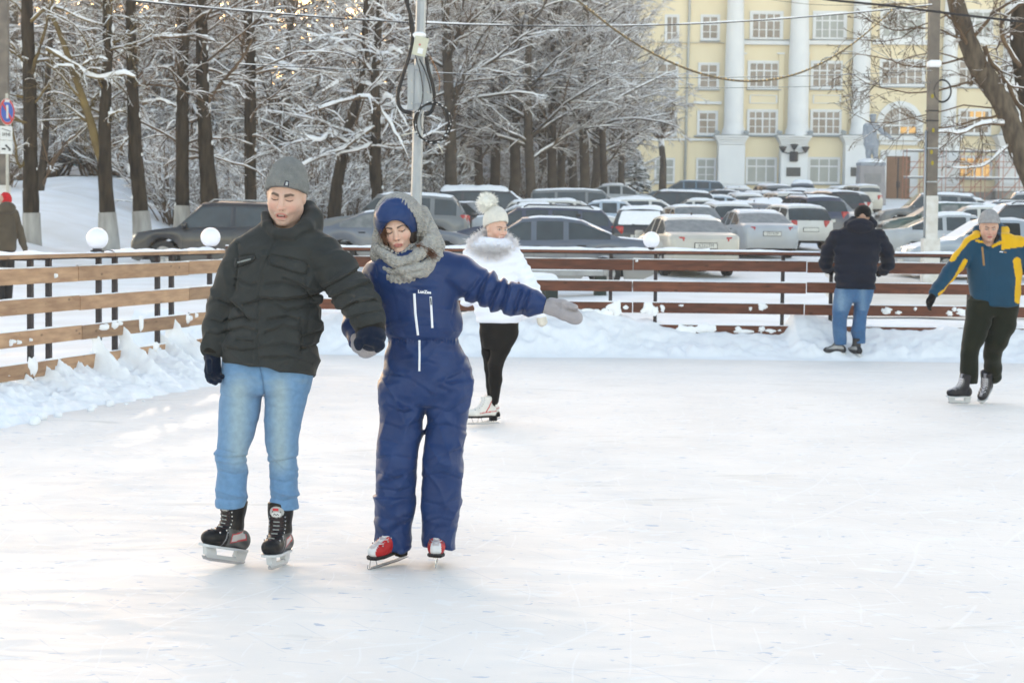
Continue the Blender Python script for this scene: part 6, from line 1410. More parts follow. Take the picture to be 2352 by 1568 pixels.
# ---------------------------------------------------------------- woman in the blue snowsuit
def hairs(g, roots, tips, n, r, name, m, seed, sag=.0, spread=.01, K=7, wave=.006):
    rng = np.random.default_rng(seed); roots = np.array(roots); tips = np.array(tips); u = rng.random(n)*(len(roots)-1); i = np.minimum(u.astype(int), len(roots)-2); f = (u-i)[:, None]
    a = roots[i]*(1-f)+roots[i+1]*f+rng.normal(0, spread, (n, 3)); b = tips[i]*(1-f)+tips[i+1]*f+rng.normal(0, spread*1.5, (n, 3)); t = np.linspace(0, 1, K)[None, :, None]
    p = a[:, None]*(1-t)+b[:, None]*t; p += rng.normal(0, wave, (n, 1, 3))*np.sin(t*3.1); p[..., 2] -= sag*np.sin(t[..., 0]*3.1)*rng.uniform(.5, 1.3, (n, 1))
    v, f_ = twigs(p, r*np.linspace(1, .5, K)[None]*np.ones((n, 1)), 3); return obj(name, mesh_np(name, v-g.org, f_), m, g.root)
def build_woman():
    g = Fig(8.85, (1003, 1316), 'woman in a blue one-piece snowsuit and chunky grey scarf, arm stretched out to the side'); J = g.J
    c = J(914, 523, -.03); R = rotm(rad(-5), rad(12), rad(-10)); sc = .93
    hf = lambda Q: headf(Q, c, R, sc, nose=.92, jaw=.88)
    body_mesh(g, c, R, sc, hf, headcol(c, R, sc, skin=(.60, .405, .325), brow=(.05, .035, .03), lips=(.46, .19, .17), eyes='slit', browt=1.0), .0028)
    HAIR = mat('dark_brown_hair', (.030, .018, .013), .5, c2=(.018, .011, .009), scale=40, spec=.4); HAIR2 = mat('auburn_hair_ends', (.16, .065, .025), .55, c2=(.08, .03, .015), scale=40, spec=.4)
    def hair(Q):
        q = (Q-c)@R/sc; d = ell(q, (0, .022, .018), (.088, .100, .105)); d = smin(d, ell(q, (-.062, -.005, -.045), (.026, .045, .055)), .02); d = smin(d, ell(q, (.062, -.005, -.040), (.024, .045, .06)), .02)
        d = smax(d, -ell(q, (.000, -.085, -.022), (.0565, .085, .100)), .004); d = smax(d, -(q[:, 2]+.085), .01)
        return (d-.0012*np.sin(q[:, 0]*900+q[:, 2]*200))*sc
    g.make('hair', hair, (855, 465, 985, 600), .0036, HAIR, (-.2, .2))
    def hood(Q):
        q = (Q-c)@R/sc; d = ell(q, (0, .028, .038), (.112, .130, .121)); op = ell(q, (0, -.14, -.050), (.092, .150, .114)); op = smin(op, (q[:, 2]+.03), .01) if False else op
        d = smax(d, -op, .006); d = smax(d, -ell(q, (0, .03, .02), (.086, .112, .100)), .004); d = smax(d, -(q[:, 2]+.06), .01)
        if 0: br = ell(q, (0, -.066, .084), (.082, .050, .046)); br = smax(br, -ell(q, (0, -.085, .012), (.084, .10, .064)), .008)
        d = d-.0035*(fold(Q, (1, .2, .5), 9, 26, 4)-.5)-.004*(fold(Q, (1, 0, -.3), 4, 16, 1)-.5); return d*sc
    g.make('hood', hood, (850, 440, 990, 600), .0038, BLUE, (-.22, .25))
    def ring(a, b, C, drop, tilt, r, th0=0, n=22, back=.6):
        th = np.linspace(0, 2*math.pi, n+1); return [C+np.array([g.R(a)*math.cos(t), -b*math.sin(t), g.R(-drop)*max(math.sin(t), -back)+g.R(tilt)*math.cos(t)]) for t in th], [g.R(r)]*(n+1)
    def scarf(Q):
        q = (Q-c)@R/sc; h_ = ell(q, (.004, .045, .028), (.122, .135, .134)); h_ = smax(h_, -ell(q, (.0, -.10, -.002), (.117, .172, .152)), .008); h_ = smax(h_, -ell(q, (0, .03, .01), (.108, .118, .118)), .006)
        d = h_*sc
        d = smin(d, g.ch(Q, [(972, 485, 11, .02), (985, 530, 18, -.01), (998, 565, 22, -.03)], .01), .012)
        d = smin(d, g.ch(Q, [(872, 505, 7, .0), (868, 545, 10, -.02), (868, 585, 16, -.03)], .01), .01)
        D_ = None
        for (a, b, cx, cy, dr, ti, r) in ((40, .095, 924, 564, 17, 3, 15), (52, .118, 930, 580, 27, 10, 16), (61, .135, 934, 592, 38, -7, 18), (58, .13, 934, 604, 31, 4, 18)):
            e = chain(Q, *ring(a, b, J(cx, cy, .03), dr, ti, r), .005); D_ = e if D_ is None else smin(D_, e, .002)
        fr = g.ch(Q, [(872, 572, 12, -.06), (895, 590, 14, -.115), (922, 603, 14, -.135), (948, 598, 14, -.13), (975, 575, 18, -.09), (992, 548, 20, -.03)], .006)
        D_ = smin(D_, fr, .002); D_ = smin(D_, g.ch(Q, [(905, 600, 15, -.12), (935, 626, 15, -.15), (972, 618, 17, -.12), (1000, 590, 17, -.05)], .006), .002)
        d = smin(d, D_, .008); d = smax(d, -ell(Q, c+R@np.array([0, -.04, -.03]), (.060, .085, .088)), .004)
        an = np.arctan2(Q[:, 0]-g.J(934, 600)[0], -(Q[:, 1]-g.D)+.02); px, py = proj(Q)
        gr = sum(a_*np.exp(-pdist(px, py, ln)/(w_*.7)) for ln, a_, w_ in (([(868, 556), (875, 566), (893, 576), (916, 588), (931, 583), (956, 564), (964, 552)], .016, 3.2), ([(870, 598), (882, 608), (904, 617), (924, 611), (946, 605), (969, 599), (990, 585)], .015, 3), ([(866, 610), (873, 619), (896, 631), (919, 633), (939, 627), (965, 622)], .014, 3), ([(988, 505), (980, 535), (964, 556)], .014, 3), ([(958, 640), (930, 632)], .008, 3)))
        return d+gr*.85-.004-.0020*np.sin(an*44+py*.10)
    g.make('scarf', scarf, (840, 440, 1030, 665), .0031, SCARF, (-.25, .25))
    hairs(g, [J(958, 560, -.12), J(966, 572, -.12)], [J(1006, 585, -.13), J(995, 598, -.13)], 60, .0011, 'loose_hair', HAIR2, 3, -.006, .006)
    hairs(g, [J(888, 515, -.09), J(884, 540, -.09)], [J(868, 540, -.09), J(890, 565, -.10)], 60, .0011, 'loose_hair', HAIR2, 4, .0, .005)
    # suit
    def suit(Q):
        px, py = proj(Q)
        def cr(a, ln, wd): n0 = pdist(px, py, ln); n1 = pdist(px, py, [(x, y-wd*1.5) for x, y in ln]); return .55*a*np.exp(-n0/wd*1.25)-.3*a*np.exp(-n1/wd*1.1)
        top = loft(Q, [g.sec(575, 900, 1000, .09), g.sec(590, 872, 1022, .105), g.sec(606, 852, 1040, .12), g.sec(630, 847, 1046, .125), g.sec(655, 856, 1048, .128), g.sec(680, 866, 1050, .13), g.sec(710, 874, 1054, .135), g.sec(740, 880, 1061, .138), g.sec(758, 884, 1061, .135), g.sec(770, 890, 1055, .125), g.sec(778, 896, 1050, .11)], 2.3, .012)
        la = g.ch(Q, [(860, 625, 26, .02), (838, 668, 25, .06), (816, 715, 24, .05), (812, 752, 23, -.02), (818, 785, 17, -.12)]); ra = g.ch(Q, [(1022, 618, 42), (1055, 633, 44, -.01), (1100, 656, 40, -.03), (1135, 672, 39, -.04), (1170, 685, 35, -.05), (1205, 692, 30, -.06), (1226, 697, 24, -.07), (1238, 698.5, 22, -.07)])
        ax = J(1232, 697, -.07)-J(1055, 633); ra = ra-.016*(fold(Q, ax+np.array([0, 0, .05]), 11, 3.2, 5)-.62)*sstep(1040, 1085, px)
        for ln, a, wd in (([(1094, 700), (1110, 655), (1126, 622)], .015, 6), ([(1120, 712), (1138, 672), (1148, 640)], .018, 6), ([(1150, 716), (1163, 680), (1168, 652)], .014, 5), ([(1178, 716), (1188, 690), (1196, 668)], .012, 5), ([(1200, 718), (1208, 692), (1215, 672)], .009, 4), ([(1060, 690), (1085, 660), (1100, 640)], .010, 5)):
            ra = ra+a*np.exp(-(pdist(px, py, ln)/wd)**2)-.5*a*np.exp(-(pdist(px, py, [(x+9, y) for x, y in ln])/(wd*1.1))**2)
        la = la-.008*(fold(Q, (0, 0, 1), 14, 4, 2)-.6)
        t_ = .011*(fold(Q, (.2, 0, 1), 3, 5, 3)-.6)+.007*(fold(Q, (1, 0, .15), 8, 2.2, 9)-.5)
        for ln, a, wd in (([(1050, 600), (1046, 640), (1056, 690)], .012, 4), ([(862, 612), (868, 650), (880, 700)], .010, 4), ([(1020, 640), (1010, 700), (1000, 760)], .007, 6), ([(905, 680), (915, 730), (930, 770)], .007, 6), ([(1045, 690), (1035, 740), (1045, 765)], .008, 5), ([(890, 720), (900, 765)], .006, 4), ([(925, 667), (1005, 667)], .003, 1.5)): t_ = t_-(cr(a, ln, wd) if wd > 2 else a*np.exp(-(pdist(px, py, ln)/wd)**2))
        top = top-t_
        top = smin(top, ra, .02); top = smin(top, la, .02)
        pel = loft(Q, [g.sec(768, 898, 1048, .108), g.sec(776, 896, 1052, .112), g.sec(800, 890, 1062, .125), g.sec(832, 882, 1075, .135), g.sec(875, 875, 1081, .135), g.sec(905, 876, 1080, .125), g.sec(925, 885, 1072, .10)], 2.3, .02)
        Ls = [g.sec(y, a, b, (b-a)/2/g.s*k, dy) for y, a, b, k, dy in ((880, 874, 977, 1.15, 0), (944, 872, 975, 1.15, 0), (980, 871, 972, 1.15, 0), (1012, 870, 967, 1.15, -.02), (1040, 869, 961, 1.18, -.03), (1064, 869, 958, 1.18, -.03), (1100, 868, 955, 1.15, -.01), (1134, 868, 951, 1.12, 0), (1138, 860, 953, 1.12, 0), (1180, 861, 950, 1.1, .01), (1230, 861, 945, 1.1, .01), (1262, 860, 942, 1.1, .01))]
        Rs = [g.sec(y, a, b, (b-a)/2/g.s*k, dy) for y, a, b, k, dy in ((880, 972, 1082, 1.1, 0), (930, 978, 1081, 1.1, 0), (971, 980, 1073, 1.15, 0), (1012, 975, 1066, 1.18, -.02), (1028, 971, 1063, 1.2, -.03), (1060, 969, 1064, 1.2, -.03), (1091, 970, 1063, 1.15, -.01), (1150, 969, 1056, 1.12, 0), (1200, 969, 1051, 1.1, .01), (1255, 970, 1045, 1.1, .01))]
        l = loft(Q, Ls, 2.3, .008); r = loft(Q, Rs, 2.3, .008)
        inner = .45+.55*np.clip(np.minimum(np.abs(px-960), 30)/30, 0, 1); w = inner*(.007*(fold(Q, (.35, 0, 1), 10, 3.2, 7)**3-.35)+.010*(fold(Q, (-.8, .1, 1), 14, 5, 3)**3-.35)+.008*(fold(Q, (.9, .1, .8), 12, 3.5, 23)**3-.35))+.004*(fold(Q, (1, .1, .25), 16, 3, 13)-.5)
        fl = lambda L_: sum(cr(a, ln, wd) for ln, a, wd in L_)
        l = l-w+fl([([(868, 1052), (900, 1045), (955, 1055)], .010, 4), ([(872, 1085), (910, 1100), (952, 1080)], .009, 4), ([(868, 1120), (910, 1128), (950, 1118)], .007, 4), ([(885, 930), (930, 950), (972, 925)], .010, 5), ([(878, 970), (920, 985), (968, 965)], .008, 5), ([(865, 1185), (905, 1195), (945, 1182)], .007, 4), ([(865, 1225), (942, 1225)], .004, 2), ([(880, 1010), (925, 1020)], .007, 4)])
        r = r-w+fl([([(975, 1060), (1010, 1048), (1060, 1030)], .010, 4), ([(972, 1095), (1010, 1085), (1060, 1100)], .009, 4), ([(985, 935), (1030, 945), (1078, 915)], .010, 5), ([(980, 985), (1025, 975), (1070, 990)], .008, 5), ([(972, 1150), (1010, 1160), (1052, 1145)], .007, 4), ([(972, 1200), (1010, 1190), (1050, 1200)], .006, 4), ([(970, 1222), (1048, 1222)], .004, 2), ([(1040, 860), (1050, 930), (1045, 1000)], .008, 5)])
        w2 = w*.8-fl([([(900, 790), (905, 830), (890, 870)], .006, 5), ([(1040, 790), (1050, 830), (1070, 860)], .007, 5), ([(985, 900), (940, 870), (890, 860)], .007, 5), ([(985, 905), (1030, 870), (1075, 850)], .007, 5)])-.004*np.sin(px*.9)*np.exp(-((py-780)/8)**2)
        leg = smin(smin(l, r, .02), pel-w2, .03); d = smin(top, leg, .006)
        bx = smax(smax((893-px), (px-1052), 1)/g.s, np.abs(py-773)/g.s-.002, .004)
        return d
    g.make('snowsuit', suit, (780, 560, 1250, 1275), .005, BLUE, (-.28, .3)); bv = g.bvh(); st = g.root.children[-1]
    def cuffb(Q): a = J(1227, 697, -.07); b = J(1241, 699, -.07); d = rc(Q, a, b, g.R(22.5), g.R(21)); t = (Q-a)@(b-a)/((b-a)@(b-a)); an = np.arctan2(Q[:, 1]-a[1], Q[:, 2]-a[2]); return smax(d, np.maximum(-t, t-1)*.03, .006)-.0022*np.sin(an*18)
    g.make('sleeve_cuff', cuffb, (1215, 665, 1260, 735), .004, BLUE, (-.2, .1))
    def cuffk(Q): a = J(1238, 699, -.07); b = J(1252, 703, -.07); d = rc(Q, a, b, g.R(20), g.R(18)); t = (Q-a)@(b-a)/((b-a)@(b-a)); an = np.arctan2(Q[:, 1]-a[1], Q[:, 2]-a[2]); return smax(d, np.maximum(-t, t-1)*.03, .005)-.0012*np.sin(an*30)
    g.make('inner_cuff', cuffk, (1225, 670, 1270, 740), .0038, BLKF, (-.2, .1))
    def mit(Q):
        d = g.ch(Q, [(1250, 703, 17, -.07), (1272, 706, 17.5, -.08), (1295, 717, 16.5, -.10), (1318, 727, 15.5, -.11), (1325, 731, 13, -.115)], .02); t = g.ch(Q, [(1266, 692, 9, -.09), (1293, 696, 8.5, -.12), (1321, 706, 7.5, -.135)], .01)
        d = smin(d, t, .003)+.006*np.exp(-(pdist(*proj(Q), [(1284, 708), (1324, 715)])/2.0)**2)
        return d-.0012*vn(Q*120)
    g.make('mitten', mit, (1235, 670, 1350, 755), .0038, MITT, (-.25, .1))
    def mit2(Q):
        d = g.ch(Q, [(818, 778, 13, -.16), (827, 792, 18, -.22), (840, 802, 18, -.27), (852, 804, 13, -.29)], .02); d = smin(d, g.ch(Q, [(845, 800, 12, -.27), (860, 803, 9, -.29)], .01), .015); return d-.0012*vn(Q*120)
    g.make('mitten', mit2, (795, 760, 880, 830), .0038, MITT, (-.38, -.05))
    g.strip(bv, [(951.5, 674), (954, 720), (960, 770)], 6.5, ZIP, 'zip', .001, .003); g.strip(bv, [(963, 781), (963.5, 815), (963, 852)], 5.5, ZIP, 'zip', .001, .003)
    g.strip(bv, [(989, 681), (991, 715), (993, 753)], 6, ZIP, 'pocket_zip', .001, .003); g.strip(bv, [(989, 684), (990.5, 700)], 3.2, mat('zip_pull', (.10, .11, .13), .4, metal=.6), 'zip_pull', .005, .003, n=5)
    # small lettering on the chest
    h_, n_, _, _ = bv.ray_cast(Vector(CAM), Vector(P(975, 671, 5)-CAM).normalized()); cu = bpy.data.curves.new('t', 'FONT'); cu.body = 'LunZee'; cu.size = .0195; cu.offset = .0008; cu.align_x = 'CENTER'; cu.extrude = .0008; cu.resolution_u = 2
    to = bpy.data.objects.new('tmp', cu); SC.collection.objects.link(to); me = bpy.data.meshes.new_from_object(to.evaluated_get(bpy.context.evaluated_depsgraph_get())); bpy.data.objects.remove(to)
    me.transform(Matrix.Translation(Vector(np.array(h_)-g.org+np.array([0, -.006, -.005])))@Matrix.Rotation(rad(3), 4, 'Y')@Matrix.Rotation(rad(90), 4, 'X')); obj('chest_lettering', me, ZIP, g.root)
    def cols(q):
        x, y, z = q.T; col = np.tile(np.array([.42, .018, .022]), (len(q), 1)); w = (np.abs(x) < .012+.26*np.clip(-y-.085, 0, .1)) & (y < -.055); col[w] = (.66, .67, .70)
        col[z < .0765] = (.02, .022, .06); col[(z > .2)] = (.60, .60, .62); col[(np.abs(x) < .018) & (z > .12) & (y < 0)] = (.5, .45, .46); return col
    for (hx, hy, dy, yaw, pit, rol) in ((896, 1307, -.02, -38, 5, 6), (1003, 1309, -.02, 0, -2, 0)):
        pos = J(hx, hy, dy); pos[2] = max(pos[2], .006); skate_mesh(g, pos, skR(yaw, pit, rol), 'figure', cols, 'skate', .88, .004, .9, lace=(.66, .65, .68))
build_woman()
# ---------------------------------------------------------------- girl in white
def build_white():
    g = Fig(15.05, (1110, 980), 'girl in a white down jacket and bobble hat skating behind the couple'); J = g.J
    c = J(1141, 524, 0); R = rotm(rad(38), rad(8), rad(2)); sc = .95
    body_mesh(g, c, R, sc, lambda Q: headf(Q, c, R, sc, jaw=.9, nose=.95), headcol(c, R, sc, skin=(.62, .40, .32), brow=(.16, .10, .07), lips=(.50, .18, .17), eyes='open'), .0042)
    def hat(Q):
        q = (Q-c)@R/sc; rim = .030-.60*q[:, 1]*.8; d = ell(q, (0, .028, .055), (.098, .118, .125)); h2 = q[:, 2]-rim; d = smax(d, -h2, .008); d = smax(d, -ell(q, (0, .02, .03), (.08, .10, .10)), .003)
        return (d-.0025*np.sin(np.arctan2(q[:, 0], -q[:, 1])*26)*np.sin(q[:, 2]*300))*sc
    g.make('hat', hat, (1090, 470, 1185, 550), .006, WKNIT, (-.25, .3))
    rng = np.random.default_rng(2); pc = J(1119, 467, .05); n = 2600; u = rng.normal(0, 1, (n, 3)); u /= np.linalg.norm(u, axis=1)[:, None]; rr = .082*rng.uniform(.75, 1.08, n); t = np.linspace(.2, 1, 4)[None, :, None]
    p = pc+u[:, None]*rr[:, None, None]*t+rng.normal(0, .010, (n, 1, 3))*t*t; v, f = twigs(p, .0022*np.linspace(1, .4, 4)[None]*np.ones((n, 1)), 3); FUR = mat('cream_fur', (.97, .96, .92), .95, var=.08, scale=30); v2, f2 = surfnet(lambda Q: ell(Q, pc, (.062, .062, .062)), pc-.08, pc+.08, .012); f2 = np.concatenate([f, f2+len(v)]); obj('bobble', mesh_np('bobble', np.concatenate([v, v2])-g.org, f2), FUR, g.root)
    WJ = mat('white_down_fabric', (.74, .77, .88), .6, var=.04, scale=5, sheen=.2)
    def jac(Q):
        px, py = proj(Q); d = loft(Q, [g.sec(545, 1100, 1165, .10), g.sec(562, 1080, 1184, .13), g.sec(585, 1070, 1196, .15), g.sec(620, 1069, 1194, .155), g.sec(660, 1073, 1187, .155), g.sec(700, 1087, 1196, .165), g.sec(725, 1093, 1199, .17), g.sec(741, 1097, 1196, .165)], 2.3, .02)
        ra = g.ch(Q, [(1180, 588, 19), (1200, 625, 19, -.03), (1222, 665, 17, -.08), (1240, 705, 14, -.12), (1243, 722, 12, -.13)]); la = g.ch(Q, [(1080, 590, 19), (1066, 640, 18, .08), (1072, 690, 15, .10)])
        q_ = .005*np.cos((py+.12*(px-1130))*.30); d = d-q_*sstep(575, 600, py); ra = ra-.005*np.cos((py*1.0+px*.4)*.36); la = la-.006*np.cos(py*.36)
        d = smin(smin(d, ra, .02), la, .02)-.006*(fold(Q, (.3, 0, 1), 10, 4, 2)-.5)
        co_ = g.ch(Q, [(1116, 552, 7, .0), (1130, 564, 7, -.08), (1150, 566, 7, -.09), (1164, 554, 7, -.02)], .01); d = smin(d, co_, .012)
        return smax(d, -ell(Q, c+[0, 0, -.02], (.083, .10, .14)), .01)
    g.make('down_jacket', jac, (1040, 520, 1262, 748), .0095, WJ, (-.35, .35))
    def fz(Q): return g.ch(Q, [(1243, 728, 11, -.13), (1246, 738, 12, -.13)])-.006*vn(Q*60)
    g.make('fluffy_glove', fz, (1225, 708, 1262, 756), .006, mat('beige_fluff', (.62, .58, .52), .95, var=.15, scale=30), (-.3, .05))
    # fur collar
    th = rng.uniform(0, 2*math.pi, 7800); inn = np.arange(7800) % 3 == 0; a_ = np.where(inn, g.R(31), g.R(46)); b_ = np.where(inn, .115, .155); cc = J(1131, 563, .0); cen = cc+np.stack([a_*np.cos(th), -b_*np.sin(th), np.where(inn, g.R(13), 0)+g.R(-16)*np.sin(th)], 1); u = rng.normal(0, 1, (len(th), 3)); u /= np.linalg.norm(u, axis=1)[:, None]
    u[:, 2] -= .15; rr = .062*rng.uniform(.7, 1.25, len(th)); p = cen[:, None]+u[:, None]*rr[:, None, None]*t+rng.normal(0, .008, (len(th), 1, 3))*t*t; v, f = twigs(p, .0024*np.linspace(1, .35, 4)[None]*np.ones((len(th), 1)), 3)
    k = np.repeat(np.repeat(np.array([[.30, .55, .9, 1.0]]), len(th), 0).reshape(-1), 3)*(.85+.15*vn(v*12)); colr = np.stack([.74+.18*k, .71+.20*k, .74+.20*k], 1); obj('fur_collar', mesh_np('fur', v-g.org, f, True, colr), mat('collar_fur', (1, 1, 1), .95, attr=True, var=.05), g.root)
    LG = mat('black_leggings', (.010, .0095, .010), .6, var=.2, scale=12, spec=.10)
    def leg(Q):
        px, py = proj(Q); d = loft(Q, [g.sec(y, a, b, ry, dy) for y, a, b, ry, dy in ((715, 1102, 1194, .13, 0), (745, 1101, 1191, .13, 0), (775, 1106, 1180, .115, 0), (800, 1110, 1168, .105, 0))], 2.2, .02)
        l1 = g.ch(Q, [(1165, 765, 26, -.02), (1150, 800, 21, -.04), (1138, 838, 16.5, -.06), (1138, 872, 15, -.03), (1136, 920, 9.5, .0)], .02); l2 = g.ch(Q, [(1124, 765, 22, .03), (1122, 810, 15, .06), (1125, 845, 12, .06), (1127, 885, 10, .08), (1130, 935, 8, .10)], .02)
        return smin(smin(l1, l2, .008), d, .03)-.003*(fold(Q, (0, 0, 1), 20, 6, 3)-.5)
    g.make('leggings', leg, (1090, 710, 1200, 935), .008, LG, (-.25, .3))
    def cols(q):
        x, y, z = q.T; col = np.tile(np.array([.70, .68, .66]), (len(q), 1)); col[(np.abs(y-.02-.5*(z-.15)) < .006) & (z > .11)] = (.5, .04, .05); col[(np.abs(z-.105-.1*y) < .004) & (y > -.06)] = (.5, .06, .06); col[z < .0745] = (.03, .03, .04); return col
    for (x_, y_, dy, yaw, pit) in ((1112, 974, 0, -64, 0), (1126, 968, .30, -40, 6)):
        pos = J(x_, y_, dy); pos[2] = max(pos[2], .006); skate_mesh(g, pos, skR(yaw, pit, 0), 'figure', cols, 'skate', .92, .006, .88, lace=(.66, .65, .64))
build_white()
# ---------------------------------------------------------------- skater in teal and yellow
def build_teal():
    g = Fig(17.5, (2200, 928), 'man in a teal and yellow jacket and grey beanie skating at the right'); J = g.J
    c = J(2272, 521, -.12); R = rotm(rad(-6), rad(16), rad(0)); sc = 1.0
    body_mesh(g, c, R, sc, lambda Q: headf(Q, c, R, sc, jaw=1.0), headcol(c, R, sc, skin=(.50, .31, .24), brow=(.08, .06, .05), lips=(.42, .16, .14), stub=.15, eyes='open'), .0045)
    def hat(Q):
        q = (Q-c)@R/sc; rim = .030-.35*q[:, 1]; d = ell(q, (0, .022, .050), (.092, .114, .108)); h2 = q[:, 2]-rim; o_ = smax(ell(q, (0, .022, .045), (.098, .12, .112)), h2-.05, .006); d = smin(d, o_, .003); d = smax(d, -h2, .006); return smax(d, -ell(q, (0, .02, .02), (.078, .10, .09)), .002)*sc
    g.make('beanie', hat, (2235, 462, 2315, 520), .006, GKNIT, (-.3, .2), lambda v: np.tile([1, 1, 1.], (len(v), 1)))
    def jac(Q):
        px, py = proj(Q); d = loft(Q, [g.sec(535, 2235, 2322, .10, -.02), g.sec(552, 2218, 2345, .13), g.sec(580, 2216, 2352, .15), g.sec(620, 2222, 2346, .155), g.sec(660, 2228, 2343, .155), g.sec(695, 2232, 2341, .15), g.sec(704, 2236, 2338, .15)], 2.4, .02)
        la = g.ch(Q, [(2232, 565, 22), (2207, 595, 20, -.05), (2180, 628, 17, -.12), (2155, 660, 14, -.20), (2146, 672, 12.5, -.23)]); ra = g.ch(Q, [(2338, 565, 24), (2362, 605, 20, .03), (2385, 645, 17, -.02), (2402, 680, 14, -.06)])
        la = la-.008*(fold(Q, J(2146, 672)-J(2232, 565), 12, 4, 3)-.6); ra = ra-.008*(fold(Q, (.4, 0, -1), 12, 4, 3)-.6); d = d-.010*(fold(Q, (.3, 0, 1), 8, 3, 4)-.55)*sstep(575, 610, py)+.004*np.exp(-(pdist(px, py, [(2272, 560), (2270, 700)])/1.5)**2)
        d = smin(smin(d, la, .025), ra, .025); h_ = g.ch(Q, [(2245, 528, 11, .04), (2248, 548, 12, -.06), (2270, 560, 11, -.13), (2296, 553, 12, -.10), (2306, 530, 13, .04)], .01); h_ = smin(h_, ell(Q, J(2278, 530, .12), (.13, .09, .10)), .03); d = smin(d, h_, .01)
        return smax(d, -ell(Q, c+[0, -.03, -.03], (.082, .10, .15)), .01)
    def col(v):
        px, py = proj(v); col = np.tile(np.array([.010, .052, .100]), (len(v), 1)); Y = np.array([.66, .38, .008])
        m = (np.abs(pdist(px, py, [(2244, 538), (2224, 545), (2200, 572), (2187, 592)])) < 9) | ((px > 2300) & (py < 566-.15*(px-2300)+8) & (py > 520) & (px < 2420) & (py < 575))
        m |= (pdist(px, py, [(2217, 600), (2195, 640), (2172, 668), (2160, 676)]) < 5.5) | ((pdist(px, py, [(2336, 600), (2342, 640), (2339, 688)]) < 9)); m |= pdist(px, py, [(2243, 553), (2268, 558)]) < 2.5; m |= pdist(px, py, [(2280, 565), (2308, 553)]) < 3.5
        m |= (pdist(px, py, [(2360, 560), (2390, 600), (2410, 640)]) < 8)
        col[m] = Y; col[(py < 560) & (pdist(px, py, [(2255, 540), (2270, 552), (2290, 545)]) < 7) & ~m] = (.01, .012, .02); return col
    g.make('jacket', jac, (2120, 505, 2425, 712), .009, mat('two_tone_fabric', (1, 1, 1), .75, spec=.12, attr=True, var=.12, scale=6, sheen=.2, bump=.2, bscale=70), (-.4, .3), col); bv = g.bvh()
    g.strip(bv, [(2256, 567), (2260, 610)], 5, mat('bronze_zip', (.26, .15, .06), .5), 'pocket_zip', .002, .003, n=6); g.strip(bv, [(2296, 578), (2304, 579)], 2.4, ZIP, 'chest_logo', .002, .001, n=4); g.strip(bv, [(2305, 579), (2312, 580)], 3, mat('bronze_zip', (.26, .15, .06)), 'chest_logo', .002, .001, n=4)
    gl = lambda Q: hand(Q, J(2145, 675, -.24), J(2130, 700, -.26)-J(2145, 675, -.24), (.6, -.7, 0), .18, .55, .1, -1, .0135, thumb_dir=J(2135, 705, -.36)-J(2142, 684, -.3))
    g.make('glove', gl, (2105, 655, 2165, 725), .006, BLKF, (-.5, 0)); gl = lambda Q: hand(Q, J(2403, 685, -.06), J(2408, 715, -.06)-J(2403, 685, -.06), (-.6, -.7, 0), .18, .5)
    g.make('glove', gl, (2385, 670, 2440, 735), .007, BLKF, (-.3, .2))
    TR = mat('olive_black_trousers', (.013, .016, .011), .9, spec=.06, var=.2, scale=6, sheen=.15, bump=.3, bscale=60)
    def tr(Q):
        px, py = proj(Q); Lg = [g.sec(y, a, b, (b-a)/2/g.s*k, dy) for y, a, b, k, dy in ((690, 2224, 2285, 1.1, 0), (740, 2217, 2276, 1.1, -.03), (778, 2211, 2262, 1.1, -.07), (800, 2209, 2252, 1.15, -.08), (815, 2207, 2246, 1.15, -.07), (850, 2206, 2246, 1.1, -.03), (880, 2208, 2244, 1.1, 0))]
        l = loft(Q, Lg, 2.2, .01); r = g.ch(Q, [(2306, 705, 31), (2305, 745, 27, -.03), (2288, 785, 24, -.06), (2280, 812, 20, .0), (2281, 845, 19.5, .10), (2282, 862, 19, .14)], .03)
        w = .010*(fold(Q, (.35, 0, 1), 12, 4, 6)-.6)*(.6+.8*np.exp(-((py-860)/15)**2)+.6*np.exp(-((py-800)/20)**2)); pel = loft(Q, [g.sec(675, 2230, 2340, .13), g.sec(700, 2225, 2338, .13), g.sec(725, 2222, 2332, .12)], 2.2, .03)
        return smin(smin(l, r, .02), pel, .03)-w
    g.make('trousers', tr, (2195, 665, 2350, 890), .0085, TR, (-.25, .32))
    def cols(q):
        x, y, z = q.T; col = np.tile(np.array([.018, .018, .024]), (len(q), 1)); col[(np.abs(x) < .013) & (z > .12) & (y < 0)] = (.30, .29, .33); return col
    for (x_, y_, dy, yaw, pit, z_) in ((2205, 927, -.05, -62, -2, .006), (2266, 916, .16, -34, 26, None)):
        pos = J(x_, y_, dy); pos[2] = z_ if z_ else pos[2]; skate_mesh(g, pos, skR(yaw, pit, 6), 'hockey', cols, 'skate', 1.0, .0065, 1.0, lace=(.70, .68, .72))
build_teal()
